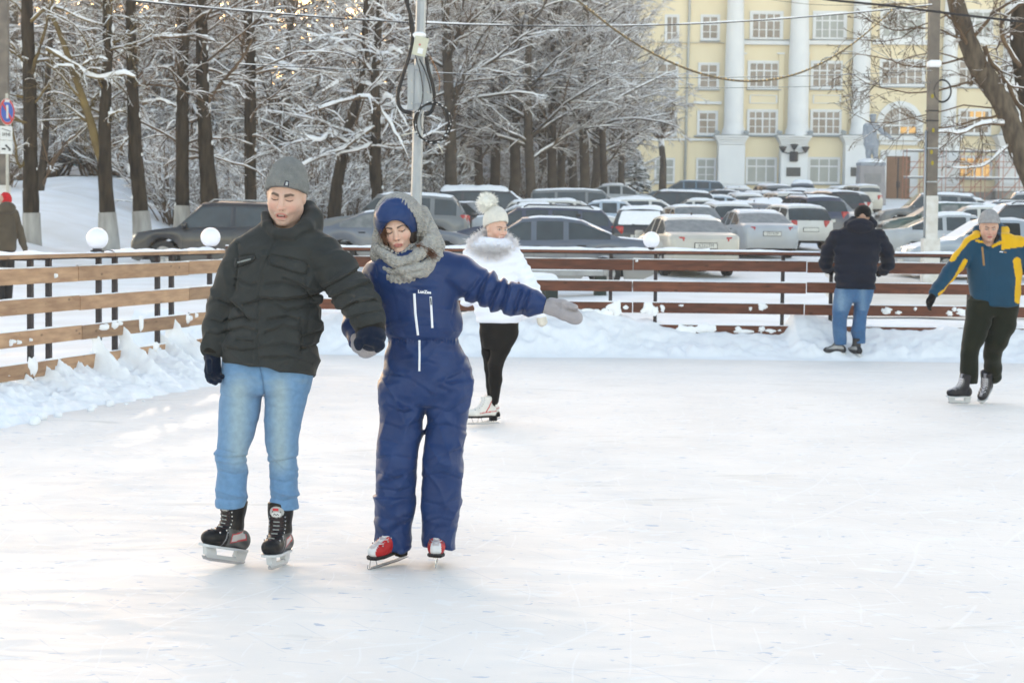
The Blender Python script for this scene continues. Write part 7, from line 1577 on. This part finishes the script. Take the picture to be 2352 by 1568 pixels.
# ---------------------------------------------------------------- man leaning on the far fence
def build_back():
    g = Fig(23.25, (1930, 812), 'man in a navy quilted jacket leaning on the far fence, seen from behind'); J = g.J; g.root.location.z = 0; 
    c = J(1982, 484, .04); R = rotm(rad(180-8), rad(0), 0); sc = 1.0
    body_mesh(g, c, R, sc, lambda Q: headf(Q, c, R, sc), headcol(c, R, sc, skin=(.45, .28, .22)), .007)
    def hat(Q): q = Q-c; d = ell(q, (0, 0, .045), (.103, .12, .105)); d = smax(d, -(q[:, 2]+.035), .01); d = smax(d, -ell(q, (0, 0, .0), (.085, .1, .1)), .002); return d-.001*np.sin(q[:, 2]*400)
    g.make('beanie', hat, (1950, 450, 2015, 498), .009, BLKF, (-.2, .25))
    NJ = mat('navy_quilted_fabric', (.009, .013, .027), .75, c2=(.006, .009, .019), scale=5, sheen=.05, spec=.12)
    def jac(Q):
        px, py = proj(Q); d = loft(Q, [g.sec(500, 1950, 1998, .10), g.sec(512, 1928, 2012, .13), g.sec(535, 1916, 2024, .15), g.sec(570, 1918, 2018, .155), g.sec(610, 1919, 2011, .155), g.sec(640, 1921, 2009, .16), g.sec(652, 1922, 2008, .155)], 2.5, .02)
        d = smax(d, (py-(646+.04*(px-1920)))/g.s, .01)
        la = g.ch(Q, [(1922, 530, 17, 0), (1904, 560, 16, .12), (1897, 590, 14, .28), (1900, 602, 12.5, .45)]); ra = g.ch(Q, [(2018, 530, 17, 0), (2036, 562, 16, .12), (2040, 592, 14, .28), (2030, 606, 12, .48)])
        q_ = .013*np.abs(np.sin((py-505)*math.pi/22)); d = d-q_*sstep(520, 545, py)*(1)+.004; la = la-.010*np.abs(np.sin(py*math.pi/17)); ra = ra-.010*np.abs(np.sin((py+4)*math.pi/17))
        h_ = ell(Q, J(1976, 505, -.10), (.165, .10, .095)); h_ = smin(h_, g.ch(Q, [(1948, 502, 10, -.02), (1960, 492, 9, .06), (1998, 490, 9, .06), (2006, 500, 10, 0)], .01), .03); h_ = h_+.008*np.exp(-(pdist(px, py, [(1950, 505), (1976, 497), (2003, 505)])/2)**2)
        d = smin(smin(smin(d, la, .015), ra, .015), h_, .01); return d-.006*(fold(Q, (.5, .2, 1), 14, 8, 3)-.5)
    g.make('quilted_jacket', jac, (1872, 478, 2060, 660), .011, NJ, (-.35, .75))
    for x_ in ((1902, 606, .52, 1), (2028, 610, .55, -1)):
        gl = lambda Q: hand(Q, J(x_[0], x_[1]-4, x_[2]-.05), J(x_[0]+12*x_[3], x_[1]+2, x_[2]+.10)-J(x_[0], x_[1]-4, x_[2]-.05), (0, .3, -1), .18, .9, .1, -x_[3]); g.make('glove', gl, (x_[0]-24, x_[1]-20, x_[0]+26, x_[1]+26), .009, BLKF, (x_[2]-.25, x_[2]+.3))
    def jn(Q):
        px, py = proj(Q); Ls = [g.sec(y, a, b, (b-a)/2/g.s*1.15, dy) for y, a, b, dy in ((650, 1919, 1966, 0), (690, 1913, 1955, -.02), (715, 1912, 1945, -.02), (740, 1913, 1944, 0), (762, 1915, 1945, 0), (777, 1917, 1944, 0))]; Rs = [g.sec(y, a, b, (b-a)/2/g.s*1.15, dy) for y, a, b, dy in ((650, 1960, 2006, 0), (680, 1962, 1999, 0), (715, 1961, 1990, 0), (745, 1955, 1988, -.02), (760, 1959, 1988, 0), (774, 1960, 1987, 0))]
        w = .014*(fold(Q, (.3, 0, 1), 11, 4, 3)-.6)*(.5+.8*np.exp(-((py-755)/14)**2)+.4*np.exp(-((py-712)/10)**2)); l = loft(Q, Ls, 2.2, .01)-w; r = loft(Q, Rs, 2.2, .01)-w; pel = loft(Q, [g.sec(635, 1924, 2006, .14), g.sec(660, 1920, 2004, .14), g.sec(680, 1922, 2000, .12)], 2.3, .03); return smin(smin(l, r, .02), pel, .03)
    def cl(v):
        px, py = proj(v); m = (np.exp(-((px-1932)/8)**2)+np.exp(-((px-1982)/8)**2))*(py < 700)*.7+.5*np.clip(vn(v*5), 0, 1); m = np.clip(m, 0, 1)[:, None]; return np.array([.055, .13, .27])*(1-m)+np.array([.17, .27, .40])*m
    g.make('jeans', jn, (1900, 630, 2020, 785), .011, denim('blue_denim'), (-.3, .3), cl)
    def cols(q): col = np.tile(np.array([.05, .05, .055]), (len(q), 1)); col[(np.abs(q[:, 0]) > .03) & (q[:, 2] > .12) & (q[:, 2] < .16)] = (.35, .35, .36); col[q[:, 1] > .08] = (.03, .03, .035); return col
    for (x_, y_, dy, yaw) in ((1922, 809, .0, -68-25), (1965, 811, .0, -25-130)):
        pos = J(x_, y_, dy); pos[2] = max(pos[2], .02); skate_mesh(g, pos, skR(yaw, 0, 0), 'hockey', cols, 'skate', 1.0, .008, .95, lace=(.06, .06, .06))
build_back()
# ---------------------------------------------------------------- walker in the red hat behind the left fence
def build_left():
    g = Fig(31.0, (14, 707), 'person in a red knitted hat and brown parka walking behind the left fence'); J = g.J
    g.root.location.z = 0.0; g.org[2] = 0
    c = J(12, 462, 0); R = rotm(rad(180-20), 0, 0); body_mesh(g, c, R, 1, lambda Q: headf(Q, c, R, 1), headcol(c, R, 1, skin=(.45, .28, .22)), .009)
    g.make('red_hat', lambda Q: smax(ell(Q, J(13, 458), (.098, .115, .118)), -(Q[:, 2]-J(0, 468)[2]), .01)-.004*vn(Q*40), (-10, 435, 35, 480), .011, mat('red_knit', (.50, .012, .02), .9, var=.2, scale=30), (-.25, .25))
    PK = mat('brown_parka', (.075, .058, .040), .8, var=.25, scale=5, sheen=.2)
    def jac(Q):
        px, py = proj(Q); d = loft(Q, [g.sec(470, 2, 24, .11), g.sec(482, -14, 34, .14), g.sec(505, -20, 38, .16), g.sec(540, -20, 37, .17), g.sec(570, -20, 36, .17), g.sec(576, -19, 35, .16)], 2.5, .02)
        d = smin(d, g.ch(Q, [(34, 490, 9), (44, 525, 9, .05), (52, 555, 8, .05), (57, 570, 6.5, .0)]), .02); d = smin(d, g.ch(Q, [(-16, 490, 9), (-26, 530, 9), (-30, 568, 7)]), .02); d = smin(d, ell(Q, J(16, 478, -.12), (.14, .09, .10)), .02)
        return d-.012*(fold(Q, (.4, 0, 1), 7, 4, 3)-.5)
    g.make('parka', jac, (-45, 460, 75, 585), .014, PK, (-.35, .3)); g.make('glove', lambda Q: hand(Q, J(57, 572), (.1, .05, -1), (-.5, .8, 0), .18, .5), (40, 565, 75, 605), .012, BLKF, (-.15, .2))
    def tr(Q): return smin(g.ch(Q, [(-6, 575, 14), (-4, 630, 12, -.05), (2, 690, 9, -.1)]), g.ch(Q, [(20, 575, 14), (19, 630, 12.5, .05), (18, 690, 9, .1)]), .02)-.01*(fold(Q, (.2, 0, 1), 8, 4, 3)-.5)
    g.make('trousers', tr, (-25, 560, 45, 700), .014, mat('black_trousers', (.018, .016, .017), .85, var=.2), (-.3, .35))
    for x_, dy in ((3, -.1), (18, .1)): g.make('boot', lambda Q: smin(ell(Q, J(x_, 700, dy+.06), (.05, .14, .05)), rc(Q, J(x_, 690, dy), J(x_, 698, dy), .05, .05), .02), (x_-14, 682, x_+14, 712), .012, BLKF, (dy-.25, dy+.3))
build_left()
def small_person(px, D, ytop, label):
    g = Fig(D, (px, 500), label); x0 = P(px, 500, D)[0]; g0 = float(ground(x0, D)); g.org = np.array([x0, D, g0]); g.root.location = g.org; o = g.org
    v, f = surfnet(lambda Q: smin(ell(Q, o+[0, 0, 1.63], (.09, .10, .12)), rc(Q, o+[0, 0, 1.4], o+[0, 0, 1.5], .06, .05), .03), o+[-.2, -.2, 1.3], o+[.2, .2, 1.8], .02); obj('body', mesh_np('b', v-o, f), mat('skin_plain', (.45, .28, .22), .6), g.root)
    v, f = surfnet(lambda Q: smin(smin(loft(Q, [(o[2]+.8, o[0], o[1], .20, .15), (o[2]+1.2, o[0], o[1], .22, .15), (o[2]+1.42, o[0], o[1], .19, .12)]), rc(Q, o+[-.2, 0, 1.36], o+[-.27, 0, .85], .08, .06), .05), rc(Q, o+[.2, 0, 1.36], o+[.27, 0, .85], .08, .06), .05), o+[-.4, -.3, .7], o+[.4, .3, 1.55], .025); obj('coat', mesh_np('c', v-o, f), NAVYG, g.root)
    v, f = surfnet(lambda Q: smin(rc(Q, o+[-.09, 0, .8], o+[-.10, -.1, .06], .10, .07), rc(Q, o+[.09, 0, .8], o+[.10, .1, .06], .10, .07), .03), o+[-.3, -.3, -.05], o+[.3, .3, .9], .025); obj('trousers', mesh_np('t', v-o, f), BLKF, g.root)
    v, f = surfnet(lambda Q: smax(ell(Q, o+[0, 0, 1.66], (.11, .12, .13)), -(Q[:, 2]-o[2]-1.64), .01), o+[-.2, -.2, 1.5], o+[.2, .2, 1.9], .02); obj('hat', mesh_np('h', v-o, f), NAVYG, g.root)
small_person(973, 95, 400, 'distant walker in dark blue just right of the metal pole under the trees')
# ================================================================ poles, wires, lamps, signs, tables
GALV = mat('galvanised_steel', (.36, .39, .43), .45, c2=(.28, .31, .35), scale=14, metal=.35, stretch=(1, 1, .3), spec=.5)
def metal_pole():
    D = 24.9; a = P(955, 500, D); b = P(967, 0, D); d = (b-a)/(b[2]-a[2]); foot = a-d*(a[2]+.05); top = b+d*2.5; r = 12.6/F*D
    root = empty('lamp_post', (foot[0], D, 0)); of = (foot[0], D, 0); tag(root, 'tall octagonal metal pole hung with looped black cable and a pale junction box', 'pole')
    mb = MB(); v, f = tube([foot, top], [r*1.08, r*.82], 8); mb.add(v, f); mb.build('pole', GALV, root, off=of)
    for x0, x1, y in ((936, 955, .06), (972, 992, .06)):
        p = P(x0, 148, D); q = P(x1, 253, D); mb = MB(); mb.box(((p[0]+q[0])/2, D+y, (p[2]+q[2])/2), (abs(q[0]-p[0])/2, .05, abs(p[2]-q[2])/2), bev=.006); o = mb.build('steel_channel', GALV, root, off=of)
        mb = MB(); xm = (x0+x1)/2
        for yy in (185, 212, 238): mb.tube([P(xm, yy, D+y-.05), P(xm, yy, D+y-.06)], .008, 6)
        mb.build('bolts', CHROME, o, off=of)
    mb = MB(); p = P(945, 118, D); mb.box((p[0]+.01, D+.04, p[2]), (.045, .05, .09), bev=.012); mb.build('white_box', mat('white_plastic', (.62, .64, .66), .4, var=.05), root, off=of)
    # junction box, tilted
    C_ = P(967, 110, D)+np.array([0, -.16, 0]); Rb = rotm(0, .05, rad(12)); mb = MB(); mb.box(C_, (.082, .04, .115), Rb, bev=.012); jb = mb.build('junction_box', mat('cream_plastic', (.50, .50, .41), .5, var=.06), root, off=of)
    mb = MB(); mb.box(C_+Rb@np.array([0, -.032, 0]), (.090, .006, .123), Rb, bev=.005); mb.build('box_lid', mat('cream_plastic', (.50, .50, .41)), jb, off=of)
    mb = MB(); v, f = lathe([(.001, 0), (.014, 0), (.014, .004), (.001, .005)], 12); mb.add(v[:, [0, 2, 1]]*[1, -1, 1]@Rb.T+C_+Rb@np.array([-.01, -.040, .02]), f); mb.build('red_sticker', mat('sticker_red', (.50, .12, .12), .5), jb, off=of)
    mb = MB(); mb.box(C_+Rb@np.array([.012, -.0395, -.055]), (.034, .001, .036), Rb); mb.build('paper_label', mat('paper', (.68, .70, .74), .7, var=.03), jb, off=of)
    o_ = P(961, 83, D)+np.array([0, -.10, 0]); v, fc = surfnet(lambda Q: ell(Q, o_, (.105, .09, .05))-.012*vn(Q*22), o_-[.16, .14, .08], o_+[.16, .14, .09], .012); obj('snow_cap', mesh_np('s', v-np.array(of), fc), SNOWF, root)
    BC = mat('black_cable', (.014, .014, .016), .5, var=.2)
    def cable(pts, w, name='cable', dy=-.14, m=BC, n=26):
        p = np.array([P(x, y, D+dy) for x, y in pts]); t = np.linspace(0, len(p)-1, n); i = np.minimum(t.astype(int), len(p)-2); f = t-i
        q = []
        for k in range(n):
            i0 = i[k]; p0 = p[max(i0-1, 0)]; p1 = p[i0]; p2 = p[i0+1]; p3 = p[min(i0+2, len(p)-1)]; u = f[k]; q.append(.5*((2*p1)+(-p0+p2)*u+(2*p0-5*p1+4*p2-p3)*u*u+(-p0+3*p1-3*p2+p3)*u**3))
        mb = MB(); mb.tube(q, w/2/F*D, 8); return mb.build(name, m, root, True, off=of)
    cable([(928, -30), (932, 0), (945, 45), (948, 75), (943, 118), (926, 172), (915, 210), (915, 238), (926, 255), (946, 261)], 8.5); cable([(979, 130), (984, 160), (994, 195), (998, 228), (994, 250), (984, 262), (974, 260)], 8.5)
    cable([(938, 0), (940, 40), (943, 75)], 3.5); cable([(954, 128), (966, 170), (971, 210), (966, 245), (950, 259), (935, 258)], 2.2, dy=-.20); cable([(963, 136), (975, 160), (985, 190), (990, 215)], 3); cable([(984, -20), (981, 30), (979, 60)], 2)
    cable([(988, 130), (1002, 160), (1010, 185), (1008, 210)], 1.6, m=mat('ochre_wire', (.35, .16, .05), .5)); cable([(978, 265), (974, 290), (982, 318)], 1.6); cable([(968, 262), (966, 280), (970, 300)], 1.6); cable([(960, 262), (952, 274), (940, 272), (934, 264)], 1.5)
    mb = MB(); cc = P(995, 284, D)+np.array([0, -.17, 0]); rng = np.random.default_rng(4)
    for k in range(9):
        th = np.linspace(0, 2*math.pi, 40); rx_ = (39+rng.uniform(-4, 4))/F*D; rz_ = (45+rng.uniform(-4, 3))/F*D; ph = rng.uniform(0, 6.28)
        mb.tube([cc+np.array([rx_*math.cos(t)+.006*math.sin(3*t+ph)+rng.uniform(-.001, .001), .02*math.sin(2*t+ph)+rng.uniform(-.002, .002)+.01*math.sin(ph), rz_*math.sin(t)+.006*math.cos(2*t+ph)]) for t in th], .0068, 6, False)
    coil = mb.build('coiled_wire', BC, root, True, off=of)
    mb = MB()
    for k in range(26):
        t = rng.uniform(0, 6.28); rr = rng.uniform(.93, 1.06); c_ = cc+np.array([40/F*D*math.cos(t)*rr, -.03, 46/F*D*math.sin(t)*rr]); d_ = np.array([-math.sin(t)*40, 0, math.cos(t)*46])/46*.012; mb.tube([c_-d_, c_, c_+d_], [.003, .0075, .003], 6)
    mb.build('snow_flecks', SNOWF, coil, True, off=of)
    TIE = mat('white_tie', (.60, .56, .47), .6); cable([(921, 312), (940, 307), (958, 303)], 2.2, 'cable_tie', -.19, TIE, 8); cable([(1005, 330), (1012, 341), (1017, 352)], 2.4, 'cable_tie', -.2, TIE, 8); cable([(937, 108), (943, 106)], 2, 'cable_tie', -.19, TIE, 6)
    for y in (161, 238): mb = MB(); mb.tube([P(950, y, D-.12), P(974, y+1, D-.12)], .006, 6); mb.build('strap', GALV, root, off=of)
metal_pole()
# ---------------------------------------------------------------- overhead wires
WB = mat('wire_black', (.02, .02, .024), .6, var=.2)
def wire(pts, D0, D1, w, label, snow=0, name='overhead_wire', twist=False, n=90):
    pts = np.array(pts, float); t = np.linspace(0, 1, n); u = (pts[:, 0]-pts[0, 0])/(pts[-1, 0]-pts[0, 0]); x = pts[0, 0]+(pts[-1, 0]-pts[0, 0])*t
    # smooth interpolation of the sag
    from numpy.polynomial import polynomial as po
    y = np.interp(t, u, pts[:, 1]); 
    for _ in range(60): y[1:-1] = y[1:-1]*.5+.25*(y[:-2]+y[2:])
    q = np.array([P(a, b, D0+(D1-D0)*k) for a, b, k in zip(x, y, t)]); r = w/2/F*(D0+D1)/2
    root = None; o = q[0]
    mb = MB()
    if twist:
        N_ = 900; tt = np.linspace(0, n-1.001, N_); i = tt.astype(int); f = (tt-i)[:, None]; c = q[i]*(1-f)+q[i+1]*f; L_ = np.concatenate([[0], np.cumsum(np.linalg.norm(np.diff(c, axis=0), axis=1))])
        for ph in (0, math.pi): a = L_*70+ph; mb.tube(c+np.stack([0*a, np.cos(a)*r*.6, np.sin(a)*r*.6], 1), r*.62, 5)
        ob = mb.build(name, mat('garland_wire', (.16, .12, .07), .6, var=.3), None, True, off=o, loc=o)
        rng = np.random.default_rng(3)
        for k in range(6, N_-3, 10): mb2 = MB(); v, f_ = lathe([(.001, -r*1.1), (r*.8, -r*.4), (r*.8, r*.4), (.001, r*1.1)], 6, c[k]+np.array([0, 0, r*.5])+rng.normal(0, r*.3, 3)); mb2.add(v, f_); mb2.build('bulb', mat('amber_bulb', (.80, .55, .22), .3, var=.3, spec=.7), ob, True, off=o)
    else:
        mb.tube(q, r, 6); ob = mb.build(name, WB, None, True, off=o, loc=o)
    if snow:
        N_ = 500; tt = np.linspace(0, n-1.001, N_); i = tt.astype(int); f = (tt-i)[:, None]; c = q[i]*(1-f)+q[i+1]*f; nn = fbm(np.stack([c[:, 0]*2.2, 0*c[:, 0], 0*c[:, 0]], 1), 3); rr = snow/2/F*D0*np.clip(.75+.5*nn, .15, 2); c = c+np.stack([0*rr, 0*rr, rr*.8+r*.6], 1); mb3 = MB(); mb3.tube(c, rr, 6); mb3.build('snow_strip', SNOWF, ob, True, off=o)
    tag(ob, label, 'wire' if not twist else 'light string')
wire([(60, -30), (265, 0), (480, 20), (700, 38), (950, 55), (1250, 62), (1540, 60), (1796, 46), (2050, 23), (2140, 12)], 25.5, 38, 3.2, 'thick snow-covered wire sagging across the top of the picture', 5)
wire([(550, 148), (750, 158), (945, 165)], 25, 25.2, 2.2, 'short snowy wire reaching the metal pole from the left', 3.4)
wire([(962, 166), (1250, 178), (1464, 181), (1879, 175), (2140, 163)], 25.2, 39.5, 1.6, 'thin snowy wire from the metal pole to the concrete post, upper one', 1.5)
wire([(962, 186), (1250, 198), (1464, 203), (1750, 202), (1992, 196), (2140, 190)], 25.2, 39.5, 1.3, 'thin dark wire between the two poles, lower one', .6)
wire([(1820, -14), (1890, 0), (2030, 12), (2200, 34), (2352, 51), (2480, 64)], 30, 27, 6, 'heavy black cable crossing the top right corner')
wire([(1640, -20), (1760, -2), (1860, 12), (1960, 13), (2130, 8)], 60, 40, 1.3, 'faint wire before the top windows of the yellow building')
wire([(1290, -28), (1328, 0), (1399, 64), (1476, 113), (1546, 149), (1620, 176), (1690, 190), (1758, 189), (1834, 175), (1917, 134), (1973, 94), (2030, 45), (2050, 23)], 25, 36, 4.6, 'twisted amber light string hanging in a deep curve', 0, 'light_string', True)
# ---------------------------------------------------------------- concrete post on the right
def concrete_post():
    D = 40.0; CN = mat('weathered_concrete', (.19, .165, .14), .9, c2=(.12, .105, .095), scale=4, bump=.5, bscale=12); a = P(2138, 500, D); b = P(2146, 0, D); d = (b-a)/(b[2]-a[2]); g0 = float(ground(a[0], D)); foot = a-d*(a[2]-g0+.1); of = (foot[0], D, g0)
    root = empty('concrete_post', of); tag(root, 'weathered concrete post with a whitewashed foot and a steel conduit on the right', 'post'); r = 12/F*D
    def seg(y0, y1, hw, m, nm, dy=0):
        p = P(2146-8*y0/500, y0, D); q = P(2146-8*y1/500, y1, D) if y1 < 640 else foot; mb = MB(); v = []
        for e in (q, p): 
            for sx, sy in ((-1, -1), (1, -1), (1, 1), (-1, 1)): v.append((e[0]+sx*hw/F*D, D+dy+sy*hw/F*D, e[2]))
        mb.add(v, [(0, 3, 2, 1), (4, 5, 6, 7)]+[(i, (i+1) % 4, 4+(i+1) % 4, 4+i) for i in range(4)]); return mb.build(nm, m, root, off=of)
    seg(-160, 452, 11.6, CN, 'shaft'); wp = mat('whitewashed_concrete', (.66, .66, .66), .85, c2=(.52, .50, .47), scale=6, bump=.4, bscale=20); seg(450, 552, 13.5, wp, 'whitewashed_part'); seg(548, 700, 18.5, wp, 'whitewashed_foot')
    mb = MB(); mb.tube([P(2122, 640, D-.05), P(2124, 450, D-.05), P(2127, 300, D-.05)], 2.6/F*D, 8); mb.build('conduit', GALV, root, True, off=of)
    for y, nm, m in ((418, 'band', GALV), (498, 'band', GALV), (341, 'band', GALV), (547, 'band', GALV), (278, 'clamp', INK), (255, 'clamp', INK)):
        p = P(2146-8*y/500-(1 if y < 450 else 2), y, D); mb = MB(); mb.box((p[0], D, p[2]), (13.2/F*D if y < 450 else 16/F*D, 13.2/F*D, .012)); mb.build(nm, m, root, off=of)
    p = P(2144, 148, D); mb = MB(); mb.box((p[0], D-.05, p[2]), (14/F*D, .16, .072), bev=.03); mb.build('snow_cap', SNOWF, root, True, off=of)
    mb = MB(); cc = P(2162, 210, D)+np.array([0, -.1, 0])
    for k in range(3): mb.tube([cc+np.array([(19+k)/F*D*math.cos(t), .01*k, (24+k)/F*D*math.sin(t)]) for t in np.linspace(0, 6.283, 30)], .012, 5, False)
    mb.build('coiled_wire', WB, root, True, off=of)
    for (x, y) in ((2139, 222), (2141, 300), (2137, 350), (2139, 375)): p = P(x, y, D)+np.array([0, -12/F*D-.001, 0]); mb = MB(); v, f = lathe([(.001, 0), (.03, 0), (.03, .002), (.001, .002)], 9); mb.add(v[:, [0, 2, 1]]*[1, -1, 1.6]+p, f); mb.build('lichen_patch', mat('lichen', (.35, .28, .03), .9), root, off=of)
concrete_post()
# ---------------------------------------------------------------- left post with the no-parking sign
def sign():
    D = 45.0; CN = MATS['weathered_concrete']; s = D/F; p = P(2, 500, D); g0 = float(ground(p[0], D)); of = (p[0], D, g0); root = empty('concrete_post', of); tag(root, 'concrete post with a whitewashed foot cut by the left edge', 'post')
    mb = MB(); t = P(2, -160, D); w = P(2, 425, D); mb.box((p[0], D+.3, (t[2]+w[2])/2), (11*s, 11*s, (t[2]-w[2])/2)); mb.build('shaft', CN, root, off=of); mb = MB(); mb.box((p[0], D+.3, (w[2]+g0)/2-.1), (12.5*s, 12.5*s, (w[2]-g0)/2+.1)); mb.build('whitewashed_foot', MATS['whitewashed_concrete'], root, off=of)
    D2 = 44.6; q = P(13, 500, D2); of = (q[0], D2, float(ground(q[0], D2))); r = empty('no_parking_sign', of); tag(r, 'round blue no-parking sign with two white plates below it', 'sign'); z0 = of[2]
    mb = MB(); tp = P(13, 215, D2); mb.tube([(q[0]+.03, D2+.05, z0-.1), (q[0]+.03, D2+.05, tp[2])], .035, 8); mb.build('pole', mat('pole_cream', (.45, .43, .38), .6), r, off=of)
    th = np.linspace(0, 2*math.pi, 33)[:-1]; C_ = P(15, 257, D2); Rs = rotm(rad(70)); RED = mat('sign_red', (.55, .03, .03), .5, var=.05); BLU = mat('sign_blue', (.03, .10, .42), .5, var=.05); WH = mat('sign_white', (.66, .66, .65), .5, var=.04)
    def disc(r0, r1, y, m, nm, par, th_=th):
        mb = MB(); n = len(th_); v = [(r1*math.cos(t), y, r1*math.sin(t)) for t in th_]+[(r0*math.cos(t), y, r0*math.sin(t)) for t in th_]; mb.add(np.array(v)@Rs.T+C_, [(j, (j+1) % n, n+(j+1) % n, n+j) for j in range(n)]); return mb.build(nm, m, par, off=of)
    R_ = 30*s
    dsk = disc(.001, R_, -.012, WH, 'sign_disc', r); disc(R_*.80, R_*.97, -.016, RED, 'red_ring', dsk); disc(.001, R_*.78, -.015, BLU, 'blue_field', dsk); mb = MB(); mb.box(C_+Rs@np.array([0, -.019, 0]), (R_*.84, .002, R_*.09), Rs@rotm(0, 0, rad(45))); mb.build('red_bar', RED, dsk, off=of)
    mb = MB(); mb.box(C_+Rs@np.array([0, -.021, 0]), (R_*.13, .001, R_*.5), Rs); mb.box(C_+Rs@np.array([0, -.0212, .25]), (R_*.3, .001, R_*.1), Rs); mb.build('white_mark', WH, dsk, off=of)
    for k, (y0, y1) in enumerate(((290, 322), (323, 354))):
        a = P(14, y0, D2); b = P(14, y1, D2); zc = (a[2]+b[2])/2; Rp = rotm(rad(45)); cpt = np.array([a[0], D2, zc]); mb = MB(); mb.box(cpt, (16*s, .01, (a[2]-b[2])/2), Rp, bev=.006); o = mb.build('plate', WH, r, off=of); mb = MB()
        if k == 0:
            for i_, (u, w_, h_) in enumerate(((-.09, .008, .045), (-.05, .02, .008), (-.045, .008, .04), (0, .008, .045), (.03, .018, .008), (.06, .008, .04), (.09, .008, .04))): mb.box(cpt+Rp@np.array([u, -.012, -.03]), (w_, .002, h_), Rp)
            mb.box(cpt+Rp@np.array([0, -.012, .07]), (.12, .002, .008), Rp@rotm(0, 0, .25))
        else:
            mb.box(cpt+Rp@np.array([.04, -.012, 0]), (.085, .002, .022), Rp@rotm(0, 0, .7)); mb.box(cpt+Rp@np.array([-.07, -.012, -.04]), (.05, .002, .02), Rp); mb.box(cpt+Rp@np.array([.08, -.012, -.07]), (.03, .002, .012), Rp)
        mb.build('pictogram', INK, o, off=of)
sign()
# ---------------------------------------------------------------- globe lamps on the fence
GL = mat('milky_globe', (.80, .81, .90), .35, var=.03, scale=2, spec=.4)
def globe(px, py, r_px, A, B, cap, label, side=1):
    A = np.array(A); B = np.array(B); t = fr([px], A, B)[0]; p = A+(B-A)*t; Y = p[1]; zc = P(px, py, Y)[2]; r = r_px/F*Y; root = empty('globe_lamp', (p[0], Y, 1.29)); tag(root, label, 'lamp', 'globe lamps on the fence'); of = (p[0], Y, 1.29)
    mb = MB(); prof = [(r*math.cos(a), r*math.sin(a)) for a in np.linspace(-math.pi/2+.05, math.pi/2-.02, 20)]; v, f = lathe(prof, 32, (p[0], Y, 1.29+.03+r)); mb.add(v, f); mb.build('globe', GL, root, True, off=of)
    mb = MB(); v, f = lathe([(.001, 0), (r*.62, 0), (r*.62, .025), (r*.42, .03), (r*.40, .06), (.001, .06)], 20, (p[0], Y, 1.287)); mb.add(v, f); mb.build('lamp_base', IRON, root, True, off=of)
globe(222, 547, 25, FA, FB, 0, 'white globe lamp on the left fence in front of the pale tree foot'); globe(482, 546, 22.5, FA, FB, 0, 'white globe lamp on the left fence in front of the black off-road car'); globe(1493, 553, 19, FC, FD, 0, 'white globe lamp on the far brown fence beside the cream saloon')
# ---------------------------------------------------------------- snow-covered tables beyond the fence
CON = mat('pale_slab', (.36, .36, .36), .8, c2=(.28, .28, .28), scale=4); DKG = mat('dark_green_steel', (.03, .042, .038), .6, var=.3)
def table(px0, px1, D, top, label, legs):
    a = XY(px0, D); b = XY(px1, D); g0 = float(ground((a+b)/2, D)); of = ((a+b)/2, D, g0); r = empty('market_table', of); tag(r, label, 'table'); mb = MB(); mb.box(((a+b)/2, D, top), ((b-a)/2, .42, .05), bev=.01); mb.build('table_top', CON, r, off=of)
    for px in legs: x = XY(px, D); mb = MB(); mb.box((x, D, (top-.05+g0)/2-.03), (.11, .30, (top-.05-g0)/2+.03), bev=.01); mb.build('leg', DKG, r, off=of)
    n = 40; X, U = np.meshgrid(np.linspace(a+.01, b-.01, n), np.linspace(-1, 1, 12), indexing='ij'); ed = np.sqrt(np.clip(1-np.abs(U)**6, 0, 1))*np.sqrt(np.clip(1-np.abs((X-(a+b)/2)/((b-a)/2))**14, 0, 1)); Z = top+.05+(.11+.05*fbm(np.stack([X.ravel()*2, U.ravel(), 0*X.ravel()+px0], 1), 3).reshape(X.shape))*ed
    v = np.stack([X.ravel(), (D+U*.41).ravel(), Z.ravel()], 1); i, j = np.meshgrid(np.arange(n-1), np.arange(11), indexing='ij'); q = (i*12+j).ravel(); obj('snow_cap', mesh_np('s', v-np.array(of), np.stack([q, q+12, q+13, q+1], 1)), SNOWF, r)
table(1120, 1283, 33.0, .62, 'low table heaped with snow beyond the fence, right of the girl in white', (1135, 1268)); table(1060, 1160, 31, .62, 'low table beyond the fence partly hidden by the girl in white', (1075, 1150)); table(1215, 1385, 36.0, .72, 'pale slab table with dark green ends in front of the grey-blue saloon', (1240, 1380))
# ================================================================ frosty air
hm = bpy.data.materials.new('frosty_air'); hm.use_nodes = True; _N = hm.node_tree.nodes; _N.remove(_N['Principled BSDF']); _v = _N.new('ShaderNodeVolumePrincipled'); _v.inputs['Color'].default_value = (.95, .95, .97, 1); _v.inputs['Density'].default_value = .0009; _v.inputs['Anisotropy'].default_value = .2
hm.node_tree.links.new(_v.outputs[0], _N['Material Output'].inputs['Volume'])
mb = MB(); mb.box((0, 110, 15), (170, 325, 16.5)); tag(mb.build('haze', hm), 'thin frosty air', None, kind='stuff')
for o in list(SC.objects):
    if o.name.startswith('tmp'): bpy.data.objects.remove(o)
